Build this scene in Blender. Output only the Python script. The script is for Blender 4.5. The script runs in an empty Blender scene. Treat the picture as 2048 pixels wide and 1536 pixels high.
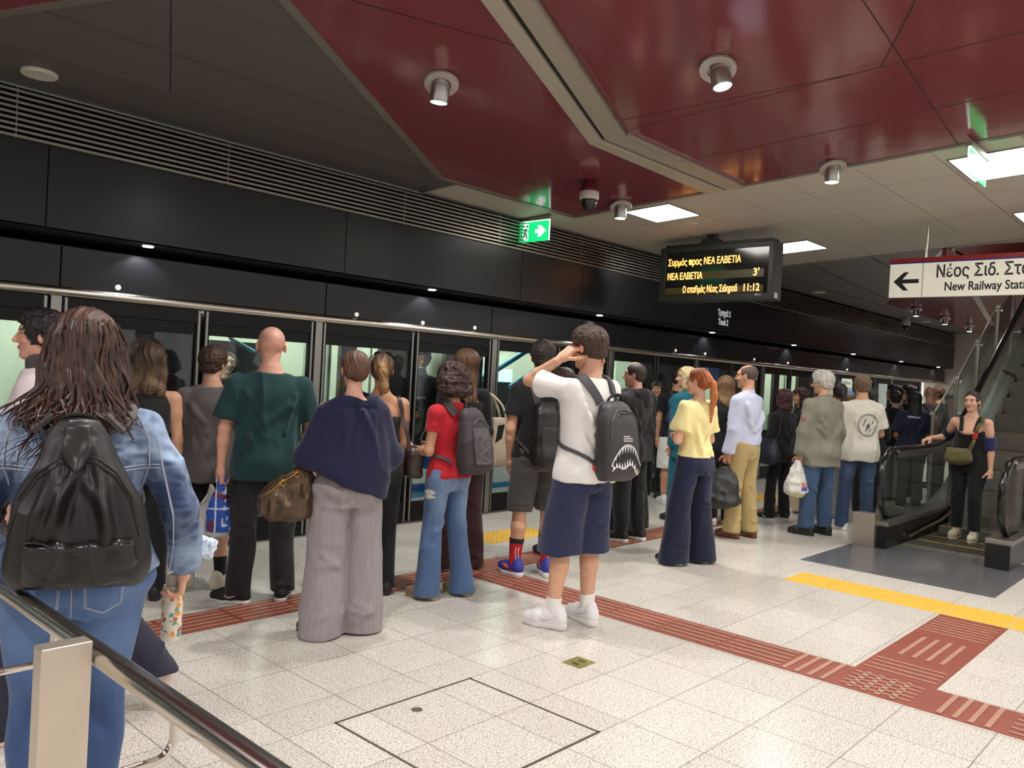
import bpy, bmesh, math, random
import numpy as np
from mathutils import Vector, Matrix
from mathutils.bvhtree import BVHTree

SC = bpy.context.scene
COL = SC.collection
PI = math.pi

# ------------------------------------------------------------------ camera, world, exposure
cam_data = bpy.data.cameras.new('camera')
cam_data.sensor_width = 36.0
cam_data.lens = 1627.0 * 36.0 / 2048.0
cam_data.clip_start = 0.05
cam_data.clip_end = 200
cam = bpy.data.objects.new('camera', cam_data)
COL.objects.link(cam)
_right = Vector((0.6769, -0.7341, 0.0541))
_fwd = Vector((0.7354, 0.6776, -0.0100))
_right = (_right - _fwd * _right.dot(_fwd) / _fwd.length_squared).normalized()
_fwd.normalize()
_up = _right.cross(_fwd)
cam.matrix_world = Matrix(((_right.x, _up.x, -_fwd.x, 0.0), (_right.y, _up.y, -_fwd.y, 0.0), (_right.z, _up.z, -_fwd.z, 1.52), (0, 0, 0, 1)))
SC.camera = cam

world = bpy.data.worlds.new('world')
SC.world = world
world.use_nodes = True
world.node_tree.nodes['Background'].inputs[0].default_value = (1.0, 0.965, 0.92, 1)
world.node_tree.nodes['Background'].inputs[1].default_value = 0.85
SC.view_settings.view_transform = 'Standard'
SC.view_settings.look = 'None'
SC.view_settings.gamma = 1.0
SC.view_settings.use_curve_mapping = False
SC.view_settings.exposure = 0.30
SC.cycles.max_bounces = 7
SC.cycles.transparent_max_bounces = 12
SC.cycles.diffuse_bounces = 3
SC.cycles.glossy_bounces = 4
SC.cycles.transmission_bounces = 4
SC.cycles.caustics_reflective = False
SC.cycles.caustics_refractive = False
SC.cycles.sample_clamp_indirect = 4.0

LIGHT_POW = 1.0
PANEL_EMIT = 14.0      # radiance of the square ceiling luminaires
SPOT_POW = 118.0      # each cylinder downlight
SOFFIT_POW = 9.0      # small soffit lights above the screen doors


# ------------------------------------------------------------------ materials
def s2l(c):
    return tuple(((v / 12.92) if v <= 0.04045 else ((v + 0.055) / 1.055) ** 2.4) for v in c)


def rgb(r, g, b):
    return s2l((r / 255.0, g / 255.0, b / 255.0))


_M = {}


def mat(name, col=(0.5, 0.5, 0.5), rough=0.6, metal=0.0, var=None, bump=None, emit=None, spec=0.5, sheen=0.0, attr=None, aniso=None, coat=0.0, sss=0.0):
    """var=(scale, amount[, stretch xyz]) colour variation; bump=(scale, strength[, stretch])"""
    if name in _M:
        return _M[name]
    m = bpy.data.materials.new(name)
    m.use_nodes = True
    nt = m.node_tree
    b = nt.nodes['Principled BSDF']
    b.inputs['Base Color'].default_value = (*col, 1)
    b.inputs['Roughness'].default_value = rough
    b.inputs['Metallic'].default_value = metal
    b.inputs['Specular IOR Level'].default_value = spec
    if sheen:
        b.inputs['Sheen Weight'].default_value = sheen
    if coat:
        b.inputs['Coat Weight'].default_value = coat
        b.inputs['Coat Roughness'].default_value = 0.08
    if sss:
        b.inputs['Subsurface Weight'].default_value = sss
        b.inputs['Subsurface Radius'].default_value = (0.012, 0.005, 0.003)
        b.inputs['Subsurface Scale'].default_value = 1.0
    tc = nt.nodes.new('ShaderNodeTexCoord')

    def noise(scale, stretch, detail=3.0):
        mp = nt.nodes.new('ShaderNodeMapping')
        mp.inputs['Scale'].default_value = stretch
        nt.links.new(tc.outputs['Object'], mp.inputs['Vector'])
        n = nt.nodes.new('ShaderNodeTexNoise')
        n.inputs['Scale'].default_value = scale
        n.inputs['Detail'].default_value = detail
        nt.links.new(mp.outputs[0], n.inputs['Vector'])
        return n
    src = None
    if attr:
        at = nt.nodes.new('ShaderNodeAttribute')
        at.attribute_name = attr
        src = at.outputs['Color']
        nt.links.new(src, b.inputs['Base Color'])
    if var:
        n = noise(var[0], var[2] if len(var) > 2 else (1, 1, 1))
        mr = nt.nodes.new('ShaderNodeMapRange')
        mr.inputs['From Min'].default_value = 0.3
        mr.inputs['From Max'].default_value = 0.7
        mr.inputs['To Min'].default_value = 1 - var[1]
        mr.inputs['To Max'].default_value = 1 + var[1]
        nt.links.new(n.outputs[0], mr.inputs[0])
        vm = nt.nodes.new('ShaderNodeVectorMath')
        vm.operation = 'SCALE'
        if src:
            nt.links.new(src, vm.inputs[0])
        else:
            vm.inputs[0].default_value = col
        nt.links.new(mr.outputs[0], vm.inputs['Scale'])
        nt.links.new(vm.outputs[0], b.inputs['Base Color'])
    if bump:
        n = noise(bump[0], bump[2] if len(bump) > 2 else (1, 1, 1), 4.0)
        bp = nt.nodes.new('ShaderNodeBump')
        bp.inputs['Strength'].default_value = bump[1]
        bp.inputs['Distance'].default_value = bump[3] if len(bump) > 3 else 0.01
        nt.links.new(n.outputs[0], bp.inputs['Height'])
        nt.links.new(bp.outputs[0], b.inputs['Normal'])
    if emit:
        b.inputs['Emission Color'].default_value = (*(emit[0]), 1)
        b.inputs['Emission Strength'].default_value = emit[1]
    if aniso:
        b.inputs['Anisotropic'].default_value = aniso
    _M[name] = m
    return m


def glass_mat(name, tint=(0.75, 0.8, 0.78), refl=0.10, rough=0.02):
    if name in _M:
        return _M[name]
    m = bpy.data.materials.new(name)
    m.use_nodes = True
    nt = m.node_tree
    nt.nodes.remove(nt.nodes['Principled BSDF'])
    out = nt.nodes['Material Output']
    tr = nt.nodes.new('ShaderNodeBsdfTransparent')
    tr.inputs[0].default_value = (*tint, 1)
    gl = nt.nodes.new('ShaderNodeBsdfGlossy')
    gl.inputs['Roughness'].default_value = rough
    lw = nt.nodes.new('ShaderNodeLayerWeight')
    lw.inputs[0].default_value = 0.5
    fr = nt.nodes.new('ShaderNodeMath')
    fr.operation = 'POWER'
    fr.inputs[1].default_value = 5.0
    nt.links.new(lw.outputs['Facing'], fr.inputs[0])
    mx = nt.nodes.new('ShaderNodeMixShader')
    mul = nt.nodes.new('ShaderNodeMath')
    mul.operation = 'MULTIPLY_ADD'
    mul.inputs[1].default_value = 0.9
    mul.inputs[2].default_value = refl
    nt.links.new(fr.outputs[0], mul.inputs[0])
    nt.links.new(mul.outputs[0], mx.inputs[0])
    nt.links.new(tr.outputs[0], mx.inputs[1])
    nt.links.new(gl.outputs[0], mx.inputs[2])
    nt.links.new(mx.outputs[0], out.inputs[0])
    _M[name] = m
    return m


def emit_mat(name, col, strength):
    return mat(name, (0.8, 0.8, 0.8), 0.5, emit=(col, strength))


# ------------------------------------------------------------------ mesh building
class MB:
    def __init__(s):
        s.v = []
        s.f = []

    def add(s, vs, fs):
        o = len(s.v)
        s.v.extend([tuple(map(float, p)) for p in vs])
        s.f.extend([tuple(i + o for i in q) for q in fs])
        return s

    def box(s, x0, x1, y0, y1, z0, z1, m=None):
        vs = [(x0, y0, z0), (x1, y0, z0), (x1, y1, z0), (x0, y1, z0), (x0, y0, z1), (x1, y0, z1), (x1, y1, z1), (x0, y1, z1)]
        if m is not None:
            vs = [m @ Vector(p) for p in vs]
        return s.add(vs, [(0, 3, 2, 1), (4, 5, 6, 7), (0, 1, 5, 4), (1, 2, 6, 5), (2, 3, 7, 6), (3, 0, 4, 7)])

    def quad(s, a, b, c, d):
        return s.add([a, b, c, d], [(0, 1, 2, 3)])

    def prism(s, poly, fn0, fn1):
        """poly: 2D points; fn0/fn1 map (u, v) to 3D for the two faces"""
        n = len(poly)
        vs = [fn0(*p) for p in poly] + [fn1(*p) for p in poly]
        fs = [tuple(range(n - 1, -1, -1)), tuple(range(n, 2 * n))]
        fs += [(i, (i + 1) % n, n + (i + 1) % n, n + i) for i in range(n)]
        return s.add(vs, fs)

    def tube(s, path, r, n=10, cap=True, flat=1.0, upv=None):
        P = [Vector(p) for p in path]
        R = r if isinstance(r, (list, tuple)) else [r] * len(P)
        o = len(s.v)
        prev = None
        for i, p in enumerate(P):
            t = (P[min(i + 1, len(P) - 1)] - P[max(i - 1, 0)])
            t = t.normalized() if t.length > 1e-9 else Vector((0, 0, 1))
            if prev is None:
                ref = Vector(upv) if upv is not None else (Vector((0, 0, 1)) if abs(t.z) < 0.9 else Vector((0, 1, 0)))
                u = ref - t * ref.dot(t)
            else:
                u = prev - t * prev.dot(t)
            if u.length < 1e-6:
                u = t.orthogonal()
            u.normalize()
            prev = u
            w = t.cross(u)
            for k in range(n):
                a = 2 * PI * k / n
                s.v.append(tuple(p + u * (math.cos(a) * R[i] * flat) + w * (math.sin(a) * R[i])))
        m = len(P)
        for i in range(m - 1):
            for k in range(n):
                a = o + i * n + k
                b = o + i * n + (k + 1) % n
                s.f.append((a, b, b + n, a + n))
        if cap:
            s.f.append(tuple(o + k for k in range(n - 1, -1, -1)))
            s.f.append(tuple(o + (m - 1) * n + k for k in range(n)))
        return s

    def lathe(s, prof, c=(0, 0, 0), n=24, m=None):
        o = len(s.v)
        for (r, z) in prof:
            for k in range(n):
                a = 2 * PI * k / n
                p = Vector((r * math.cos(a), r * math.sin(a), z))
                if m is not None:
                    p = m @ p
                s.v.append((p.x + c[0], p.y + c[1], p.z + c[2]))
        for i in range(len(prof) - 1):
            for k in range(n):
                a = o + i * n + k
                b = o + i * n + (k + 1) % n
                s.f.append((a, b, b + n, a + n))
        s.f.append(tuple(o + k for k in range(n - 1, -1, -1)))
        s.f.append(tuple(o + (len(prof) - 1) * n + k for k in range(n)))
        return s

    def build(s, name, material, parent=None, smooth=False, bevel=0.0, auto=None):
        me = bpy.data.meshes.new(name)
        me.from_pydata(s.v, [], s.f)
        me.update()
        return link(name, me, material, parent, smooth, bevel, auto)


def link(name, me, material, parent=None, smooth=False, bevel=0.0, auto=None):
    if isinstance(material, (list, tuple)):
        for x in material:
            me.materials.append(x)
    elif material is not None:
        me.materials.append(material)
    if smooth or auto:
        me.polygons.foreach_set('use_smooth', [True] * len(me.polygons))
    o = bpy.data.objects.new(name, me)
    COL.objects.link(o)
    if parent is not None:
        o.parent = parent
    if auto:
        me.set_sharp_from_angle(angle=math.radians(auto))
    if bevel:
        b = o.modifiers.new('edge', 'BEVEL')
        b.width = bevel
        b.segments = 2
        b.limit_method = 'ANGLE'
        b.angle_limit = math.radians(40)
    return o


def struct(o):
    o['kind'] = 'structure'
    return o


def tag(o, label, cat, group=None):
    o['label'] = label
    o['category'] = cat
    if group:
        o['group'] = group
    return o


def thing(name, label, cat, loc=(0, 0, 0), rz=0.0, group=None):
    o = bpy.data.objects.new(name, None)
    COL.objects.link(o)
    o.location = loc
    o.rotation_euler = (0, 0, rz)
    o.empty_display_size = 0.1
    return tag(o, label, cat, group)


def copy_tree(o, parent=None):
    c = o.copy()
    COL.objects.link(c)
    if parent is not None:
        c.parent = parent
    for ch in list(o.children):
        copy_tree(ch, c)
    return c


def text_mesh(body, size, depth=0.001, align='LEFT', cond=1.0, space=1.0, bold=0.0):
    cu = bpy.data.curves.new('lettering', 'FONT')
    cu.body = body
    cu.size = size
    cu.extrude = depth
    cu.align_x = align
    cu.space_character = space
    cu.offset = bold
    cu.resolution_u = 3
    o = bpy.data.objects.new('lettering', cu)
    COL.objects.link(o)
    dg = bpy.context.evaluated_depsgraph_get()
    me = bpy.data.meshes.new_from_object(o.evaluated_get(dg))
    bpy.data.objects.remove(o)
    bpy.data.curves.remove(cu)
    if cond != 1.0:
        me.transform(Matrix.Scale(cond, 4, (1, 0, 0)))
    return me


def lettering(body, size, origin, ux, uy, material, parent, align='LEFT', depth=0.001, cond=1.0, name='lettering', bold=0.0, space=1.0):
    me = text_mesh(body, size, depth, align, cond, space, bold)
    ux = Vector(ux).normalized()
    uy = Vector(uy).normalized()
    uz = ux.cross(uy)
    me.transform(Matrix(((ux.x, uy.x, uz.x, origin[0]), (ux.y, uy.y, uz.y, origin[1]), (ux.z, uy.z, uz.z, origin[2]), (0, 0, 0, 1))))
    me.materials.clear()
    return link(name, me, material, parent)


def area_light(name, loc, size, power, col=(1, 1, 1), rot=(0, 0, 0), size_y=None, spread=None, parent=None):
    l = bpy.data.lights.new(name, 'AREA')
    l.energy = power
    l.size = size
    l.color = col
    if size_y:
        l.shape = 'RECTANGLE'
        l.size_y = size_y
    if spread:
        l.spread = spread
    o = bpy.data.objects.new(name, l)
    COL.objects.link(o)
    o.location = loc
    o.rotation_euler = rot
    if parent is not None:
        o.parent = parent
    return o


def spot_light(name, loc, power, angle, blend=0.5, col=(1, 1, 1), rot=(0, 0, 0), r=0.03, parent=None):
    l = bpy.data.lights.new(name, 'SPOT')
    l.energy = power
    l.spot_size = angle
    l.spot_blend = blend
    l.color = col
    l.shadow_soft_size = r
    o = bpy.data.objects.new(name, l)
    COL.objects.link(o)
    o.location = loc
    o.rotation_euler = rot
    if parent is not None:
        o.parent = parent
    return o
# ------------------------------------------------------------------ setting: floor
def floor_material():
    m = bpy.data.materials.new('granite_tiles')
    m.use_nodes = True
    nt = m.node_tree
    N = nt.nodes
    L = nt.links
    b = N['Principled BSDF']
    geo = N.new('ShaderNodeNewGeometry')
    sx = N.new('ShaderNodeSeparateXYZ')
    L.new(geo.outputs['Position'], sx.inputs[0])

    def mth(op, a, bb=None, c=None, clamp=False):
        n = N.new('ShaderNodeMath')
        n.operation = op
        n.use_clamp = clamp
        for i, v in enumerate((a, bb, c)):
            if v is None:
                continue
            if isinstance(v, (int, float)):
                n.inputs[i].default_value = v
            else:
                L.new(v, n.inputs[i])
        return n.outputs[0]
    X, Y = sx.outputs[0], sx.outputs[1]
    tx = mth('DIVIDE', mth('SUBTRACT', X, 4.29), 0.4065)
    lo = mth('DIVIDE', mth('MINIMUM', mth('SUBTRACT', Y, 2.845), 0.0), 0.4045)
    mid = mth('DIVIDE', mth('SUBTRACT', Y, 2.845), 0.245, clamp=True)
    hi = mth('DIVIDE', mth('MAXIMUM', mth('SUBTRACT', Y, 3.09), 0.0), 0.402)
    ty = mth('ADD', mth('ADD', lo, mid), hi)

    def joint(t):
        fr = mth('FRACT', t)
        d = mth('MINIMUM', fr, mth('SUBTRACT', 1.0, fr))
        return mth('LESS_THAN', d, 0.0062)
    jt = mth('MAXIMUM', joint(tx), joint(ty))
    cid = N.new('ShaderNodeCombineXYZ')
    L.new(mth('FLOOR', tx), cid.inputs[0])
    L.new(mth('FLOOR', ty), cid.inputs[1])
    wn = N.new('ShaderNodeTexWhiteNoise')
    wn.noise_dimensions = '3D'
    L.new(cid.outputs[0], wn.inputs['Vector'])
    # granite speckle
    n1 = N.new('ShaderNodeTexNoise')
    n1.inputs['Scale'].default_value = 130
    n1.inputs['Detail'].default_value = 2
    L.new(geo.outputs['Position'], n1.inputs['Vector'])
    v1 = N.new('ShaderNodeTexVoronoi')
    v1.inputs['Scale'].default_value = 230
    L.new(geo.outputs['Position'], v1.inputs['Vector'])
    r1 = N.new('ShaderNodeValToRGB')
    r1.color_ramp.elements[0].position = 0.30
    r1.color_ramp.elements[0].color = (*rgb(150, 141, 128), 1)
    r1.color_ramp.elements[1].position = 0.62
    r1.color_ramp.elements[1].color = (*rgb(230, 225, 217), 1)
    e = r1.color_ramp.elements.new(0.46)
    e.color = (*rgb(210, 204, 193), 1)
    L.new(n1.outputs[0], r1.inputs[0])
    sp = N.new('ShaderNodeSeparateXYZ')
    L.new(v1.outputs['Color'], sp.inputs[0])
    dark = mth('LESS_THAN', sp.outputs[0], 0.10)
    mxd = N.new('ShaderNodeMixRGB')
    L.new(mth('MULTIPLY', dark, 0.55), mxd.inputs[0])
    L.new(r1.outputs[0], mxd.inputs[1])
    mxd.inputs[2].default_value = (*rgb(105, 96, 84), 1)
    val = mth('ADD', mth('MULTIPLY', wn.outputs[0], 0.10), 0.95)
    sc = N.new('ShaderNodeVectorMath')
    sc.operation = 'SCALE'
    L.new(mxd.outputs[0], sc.inputs[0])
    L.new(val, sc.inputs['Scale'])
    mj = N.new('ShaderNodeMixRGB')
    L.new(mth('MULTIPLY', jt, 0.85), mj.inputs[0])
    L.new(sc.outputs[0], mj.inputs[1])
    mj.inputs[2].default_value = (*rgb(112, 103, 92), 1)
    L.new(mj.outputs[0], b.inputs['Base Color'])
    rr = mth('ADD', mth('MULTIPLY', jt, 0.4), mth('ADD', mth('MULTIPLY', n1.outputs[0], 0.10), 0.17))
    L.new(rr, b.inputs['Roughness'])
    b.inputs['Specular IOR Level'].default_value = 0.45
    bp = N.new('ShaderNodeBump')
    bp.inputs['Strength'].default_value = 0.25
    bp.inputs['Distance'].default_value = 0.002
    L.new(mth('SUBTRACT', 1.0, jt), bp.inputs['Height'])
    L.new(bp.outputs[0], b.inputs['Normal'])
    return m


black_panel = mat('black_panel', rgb(22, 23, 26), 0.28, spec=0.36, bump=(1.2, 0.05))
black_paint = mat('black_paint', rgb(10, 10, 11), 0.4, spec=0.25)
black_matte = mat('black_matte', rgb(10, 10, 11), 0.8)
steel = mat('brushed_steel', rgb(200, 194, 184), 0.26, 1.0, var=(6, 0.05, (1, 1, 40)), bump=(30, 0.04, (1, 1, 60)))
steel_dull = mat('dull_steel', rgb(172, 166, 156), 0.38, 1.0)
chrome = mat('polished_steel', rgb(214, 208, 200), 0.12, 1.0)
louver_m = mat('louver_metal', rgb(150, 143, 132), 0.34, 0.9)
red_gloss = mat('red_gloss_panel', rgb(124, 60, 68), 0.13, spec=0.7, bump=(0.9, 0.16, (1, 1, 1), 0.05))
dark_ceil = mat('charcoal_panel', rgb(96, 90, 87), 0.42)
grey_ceil = mat('ceiling_tile_white', rgb(190, 184, 172), 0.55)
frame_grey = mat('ceiling_trim', rgb(150, 144, 134), 0.42, 0.6)
white_plastic = mat('white_plastic', rgb(205, 200, 190), 0.4)
rubber = mat('black_rubber', rgb(18, 18, 19), 0.42)

fl = MB().box(-14, 30, -9, 6.16, -0.12, 0.0).build('floor', floor_material())
struct(fl)

# tactile paving --------------------------------------------------------------
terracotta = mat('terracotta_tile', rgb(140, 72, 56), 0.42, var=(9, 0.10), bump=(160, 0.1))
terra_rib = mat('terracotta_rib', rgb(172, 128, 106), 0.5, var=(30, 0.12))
yellow_tile = mat('yellow_tactile', rgb(226, 178, 62), 0.5, var=(14, 0.05), bump=(200, 0.08))


def ribbed(name, label, x0, x1, y0, y1, spans, group=None):
    """terracotta strip with raised ribs; spans: list of rib boxes"""
    t = thing(name, label, 'tactile paving', ((x0 + x1) / 2, (y0 + y1) / 2, 0), 0, group)
    cx, cy = (x0 + x1) / 2, (y0 + y1) / 2
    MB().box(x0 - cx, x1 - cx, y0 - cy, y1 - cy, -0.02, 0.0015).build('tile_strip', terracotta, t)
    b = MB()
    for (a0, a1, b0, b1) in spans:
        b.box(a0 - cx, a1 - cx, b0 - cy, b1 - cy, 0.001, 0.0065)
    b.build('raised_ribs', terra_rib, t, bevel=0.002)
    return t


def rib_lines_x(x0, x1, ys, w=0.017):
    return [(x0, x1, y - w / 2, y + w / 2) for y in ys]


def rib_lines_y(y0, y1, xs, w=0.017):
    return [(x - w / 2, x + w / 2, y0, y1) for x in xs]


# strip along the platform edge (runs in X)
sp = []
xa = -4.0
while xa < 13.6:
    sp += rib_lines_x(xa + 0.01, xa + 0.39, [4.345 + 0.06 * k for k in range(5)])
    xa += 0.405
ribbed('guide_strip', 'brown ribbed guide strip along the queue, parallel to the screen doors', -4.0, 13.6, 4.30, 4.63, sp)
# strip that comes towards the camera (runs in Y)
sp = []
yb = 4.30
XS = [4.365 + 0.066 * k for k in range(5)]
while yb > 1.95:
    sp += rib_lines_y(yb - 0.39, yb - 0.01, XS)
    yb -= 0.404
sp += rib_lines_x(4.335, 4.665, [1.86, 1.79, 1.72, 1.65], 0.026)
sp += [q for q in rib_lines_y(1.22, 1.57, [4.38, 4.44, 4.50, 4.56, 4.62], 0.016)] + rib_lines_x(4.345, 4.655, [1.51, 1.44, 1.37, 1.30], 0.028)
sp += rib_lines_x(4.335, 4.665, [1.08, 1.01, 0.94, 0.87], 0.026)
sp += rib_lines_y(0.42, 0.79, XS) + rib_lines_y(0.02, 0.40, XS)
ribbed('guide_strip', 'brown ribbed guide strip crossing the bright floor towards the front', 4.315, 4.68, 0.0, 4.30, sp)
# branch to the yellow blocks
sp = rib_lines_y(1.20, 1.58, [4.76, 4.83, 4.90, 4.97]) + rib_lines_x(5.13, 5.62, [1.50, 1.425, 1.35, 1.275], 0.026)
sp += rib_lines_y(1.20, 1.58, [5.80 + 0.07 * k for k in range(7)])
ribbed('guide_strip', 'short brown guide strip leading up to the yellow studded blocks', 4.685, 6.335, 1.18, 1.60, sp)


def studs(name, label, x0, x1, y0, y1):
    cx, cy = (x0 + x1) / 2, (y0 + y1) / 2
    t = thing(name, label, 'tactile paving', (cx, cy, 0))
    bp = MB()
    k = 0
    xx = x0
    nx = max(1, round((x1 - x0) / 0.405))
    ny = max(1, round((y1 - y0) / 0.405))
    ax, ay = (x1 - x0) / nx, (y1 - y0) / ny
    for i in range(nx):
        for j in range(ny):
            bp.box(x0 + i * ax - cx + .003, x0 + (i + 1) * ax - cx - .003, y0 + j * ay - cy + .003, y0 + (j + 1) * ay - cy - .003, -0.02, 0.0015)
    bp.build('tile_strip', yellow_tile, t)
    b = MB()
    n1, n2 = nx * 7, ny * 7
    for i in range(n1):
        for j in range(n2):
            b.lathe([(0.017, 0.001), (0.014, 0.005), (0.008, 0.0065)], (x0 - cx + (i + .5) * (x1 - x0) / n1, y0 - cy + (j + .5) * (y1 - y0) / n2, 0), 6)
    b.build('raised_studs', yellow_tile, t, auto=40)['kind'] = 'stuff'
    return t


studs('tactile_blocks', 'yellow studded paving strip in front of the escalator plate', 6.345, 6.75, 0.0, 2.77)
studs('tactile_blocks', 'yellow studded paving at the doors beside the red sock wearer', 5.30, 6.2, 5.02, 5.43)
studs('tactile_blocks', 'yellow studded paving at the doors beyond the man in khaki trousers', 10.4, 11.4, 4.9, 5.3)

# floor access cover outlined by a dark joint, with its lifting point
t = thing('access_cover', 'square floor access cover outlined by a dark joint on the bright floor', 'floor cover', (2.49, 2.44, 0))
b = MB()
for (a0, a1, b0, b1) in [(-.41, .41, .392, .404), (-.41, .41, -.404, -.392), (-.41, -.398, -.40, .40), (.392, .404, -.40, .40)]:
    b.box(a0, a1, b0, b1, -0.01, 0.0012)
b.build('edge_joint', mat('cover_joint', rgb(92, 84, 76), 0.5, 0.4), t)
MB().lathe([(.026, 0.0), (.026, .0022), (.02, .0026), (.012, .0012)], (-.05, .28, 0), 20).build('lifting_point', steel_dull, t, auto=40)
# brass drain plate
t = thing('drain_plate', 'small brass slotted plate set in the floor before the white sneakers', 'drain', (3.505, 2.63, 0))
MB().box(-.072, .072, -.062, .062, -0.01, 0.002).build('plate', mat('brass_plate', rgb(168, 160, 96), 0.35, 0.6, var=(40, 0.2)), t)
b = MB()
for s in (-1, 1):
    for k in range(3):
        b.box(-.012 + s * .028 + (k - 1) * .002 - .006, .012 + s * .028, -.020 + k * .016, -.012 + k * .016, .0015, .0026)
b.build('slots', black_matte, t)

# ------------------------------------------------------------------ setting: platform screen wall
YF = 6.0      # face of the upper fascia
YD = 6.2      # face of the screen doors
XA, XB = -6.0, 23.6


def K(x):
    return x * YF / 6.2


b = MB()
seams = [-6.0, -3.2, -0.8, 1.85, 4.25, 6.57, 7.66, 10.3, 13.15, 13.66, 15.6, 18.1, 20.6, 23.6]
for a, c in zip(seams[:-1], seams[1:]):
    b.box(a + .004, c - .004, YF, YF + .03, 2.335, 2.88)
b.box(XA, XB, YF + .03, YF + .05, 2.335, 2.88)
struct(b.build('wall_fascia', black_panel))
struct(MB().box(XA, XB, YF, 6.62, 2.333, 2.345).box(XA, XB, 6.5, 6.52, 1.95, 2.34).build('ceiling_slot', black_matte))
b = MB()
hs = [-6.0, -3.4, -1.2, 2.02, 4.21, 6.35, 7.95, 9.62, 10.75, 12.95, 14.05, 16.3, 18.5, 20.7, 23.6]
for a, c in zip(hs[:-1], hs[1:]):
    b.box(a + .006, c - .006, YD, YD + .03, 1.972, 2.255)
b.box(XA, XB, YD + .03, YD + .05, 1.95, 2.25).box(XA, XB, YD + .012, YD + .3, 2.255, 2.262)
struct(b.build('wall_header', black_panel))
pr = [(0.0, 1.905), (-.022, 1.908), (-.034, 1.922), (-.036, 1.942), (-.030, 1.962), (-.016, 1.973), (0.0, 1.975)]
b = MB().prism(pr, lambda u, v: (XA, YD + u, v), lambda u, v: (XB, YD + u, v))
struct(b.build('trim_1', steel, auto=60))
struct(MB().box(XA, XB, 6.15, 6.30, -0.1, 0.012).build('trim_2', steel_dull))
# louver band
b = MB()
for k in range(9):
    z = 2.893 + k * 0.0362
    b.prism([(-.004, z), (.050, z + .002), (.054, z + .006), (.006, z + .017), (-.004, z + .015)], lambda u, v: (XA, YF + u, v), lambda u, v: (XB, YF + u, v))
for x in (-4, -1.2, 0.2, 1.65, 3.12, 4.9, 6.2, 7.6, 9.2, 11, 13, 15, 17, 19, 21):
    b.box(x, x + .006, YF + .008, YF + .05, 2.885, 3.215)
struct(b.build('wall_louver', louver_m))
struct(MB().box(XA, XB, YF + .09, YF + .12, 2.87, 3.24).build('wall_louver_back', black_matte))
# end of the platform, far away
struct(MB().box(23.6, 23.9, 3.4, 6.7, -0.1, 3.3).build('wall_far', mat('far_wall', rgb(170, 160, 150), 0.5)))

# small soffit lights above the doors
lx = [-3.0, -0.2, 2.56, 5.35, 8.12, 10.93, 13.82, 16.65, 19.6, 22.5]
names = ['first', 'second', 'third', 'fourth', 'fifth', 'sixth', 'seventh', 'eighth', 'ninth', 'tenth']
soff = []
white_emit = emit_mat('lamp_white', (1.0, 0.97, 0.92), 14.0)
for i, x in enumerate(lx):
    if i < 2:
        lab = 'small round soffit light over the doors, outside the view %d' % i
    else:
        lab = '%s small soffit light from the left in the dark slot above the screen doors' % names[i - 2]
    if not soff:
        t = thing('soffit_light', lab, 'light', (x, 6.07, 2.333), 0, 'soffit lights above the screen doors')
        MB().lathe([(.052, 0.0), (.052, -.004), (.044, -.006)], (0, 0, 0), 20).build('trim_ring', steel_dull, t, auto=40)
        MB().lathe([(.040, -.0055), (.036, -.012), (.02, -.014)], (0, 0, 0), 20).build('lens', white_emit, t, auto=60)
        spot_light('soffit_beam', (0, 0.03, -.03), SOFFIT_POW, math.radians(118), 0.35, (0.95, 0.97, 1.0), (math.radians(8), 0, 0), 0.02, t)
        soff.append(t)
    elif i == 0:
        pass
    else:
        c = copy_tree(soff[0])
        c.location.x = x
        c['label'] = lab
        soff.append(c)
for o in soff[:2]:
    o['label'] = 'small soffit light beyond the left edge of the photo'

# small pale buttons on the header, with a faint glow in their material
btn = mat('indicator_white', rgb(220, 214, 196), 0.3, emit=((1, 0.93, 0.75), 0.5))
for i, (x, lab) in enumerate([(2.41, 'small pale indicator button on the header near the first soffit light'), (4.55, 'small pale indicator left of the second light cone on the header'),
                             (5.36, 'small pale indicator inside the second light cone on the header'), (6.09, 'small pale indicator right of the second light cone on the header'),
                             (10.14, 'small pale indicator left of the fourth light cone on the header'), (10.98, 'small pale indicator inside the fourth light cone on the header'),
                             (12.6, 'small pale indicator left of the fifth light cone on the header'), (13.9, 'small pale indicator inside the fifth light cone on the header'),
                             (16.7, 'small pale indicator inside the sixth light cone on the header')]):
    o = MB().lathe([(.020, 0), (.020, .012), (.012, .018)], (0, 0, 0), 14, Matrix.Rotation(PI / 2, 4, 'X')).build('indicator_button', btn, auto=50)
    o.location = (x, YD + .001, 2.01 if i != 2 else 2.0)
    tag(o, lab, 'indicator', 'indicator buttons on the header')

# lettering on the fascia
t = thing('track_lettering', 'white Track 2 lettering on the black fascia below the departure display', 'lettering', (K(11.30), YF - .002, 2.455))
wl = mat('lettering_white', rgb(205, 205, 200), 0.5, emit=((1, 1, 1), 0.22))  # plain letters, brightened by a faint glow put into the material
lettering('Τροχιά 2', .125, (0, 0, .135), (1, 0, 0), (0, 0, 1), wl, t, cond=.78, bold=.004)
lettering('Track 2', .125, (.03, 0, 0), (1, 0, 0), (0, 0, 1), wl, t, cond=.78, bold=.004)

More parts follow.
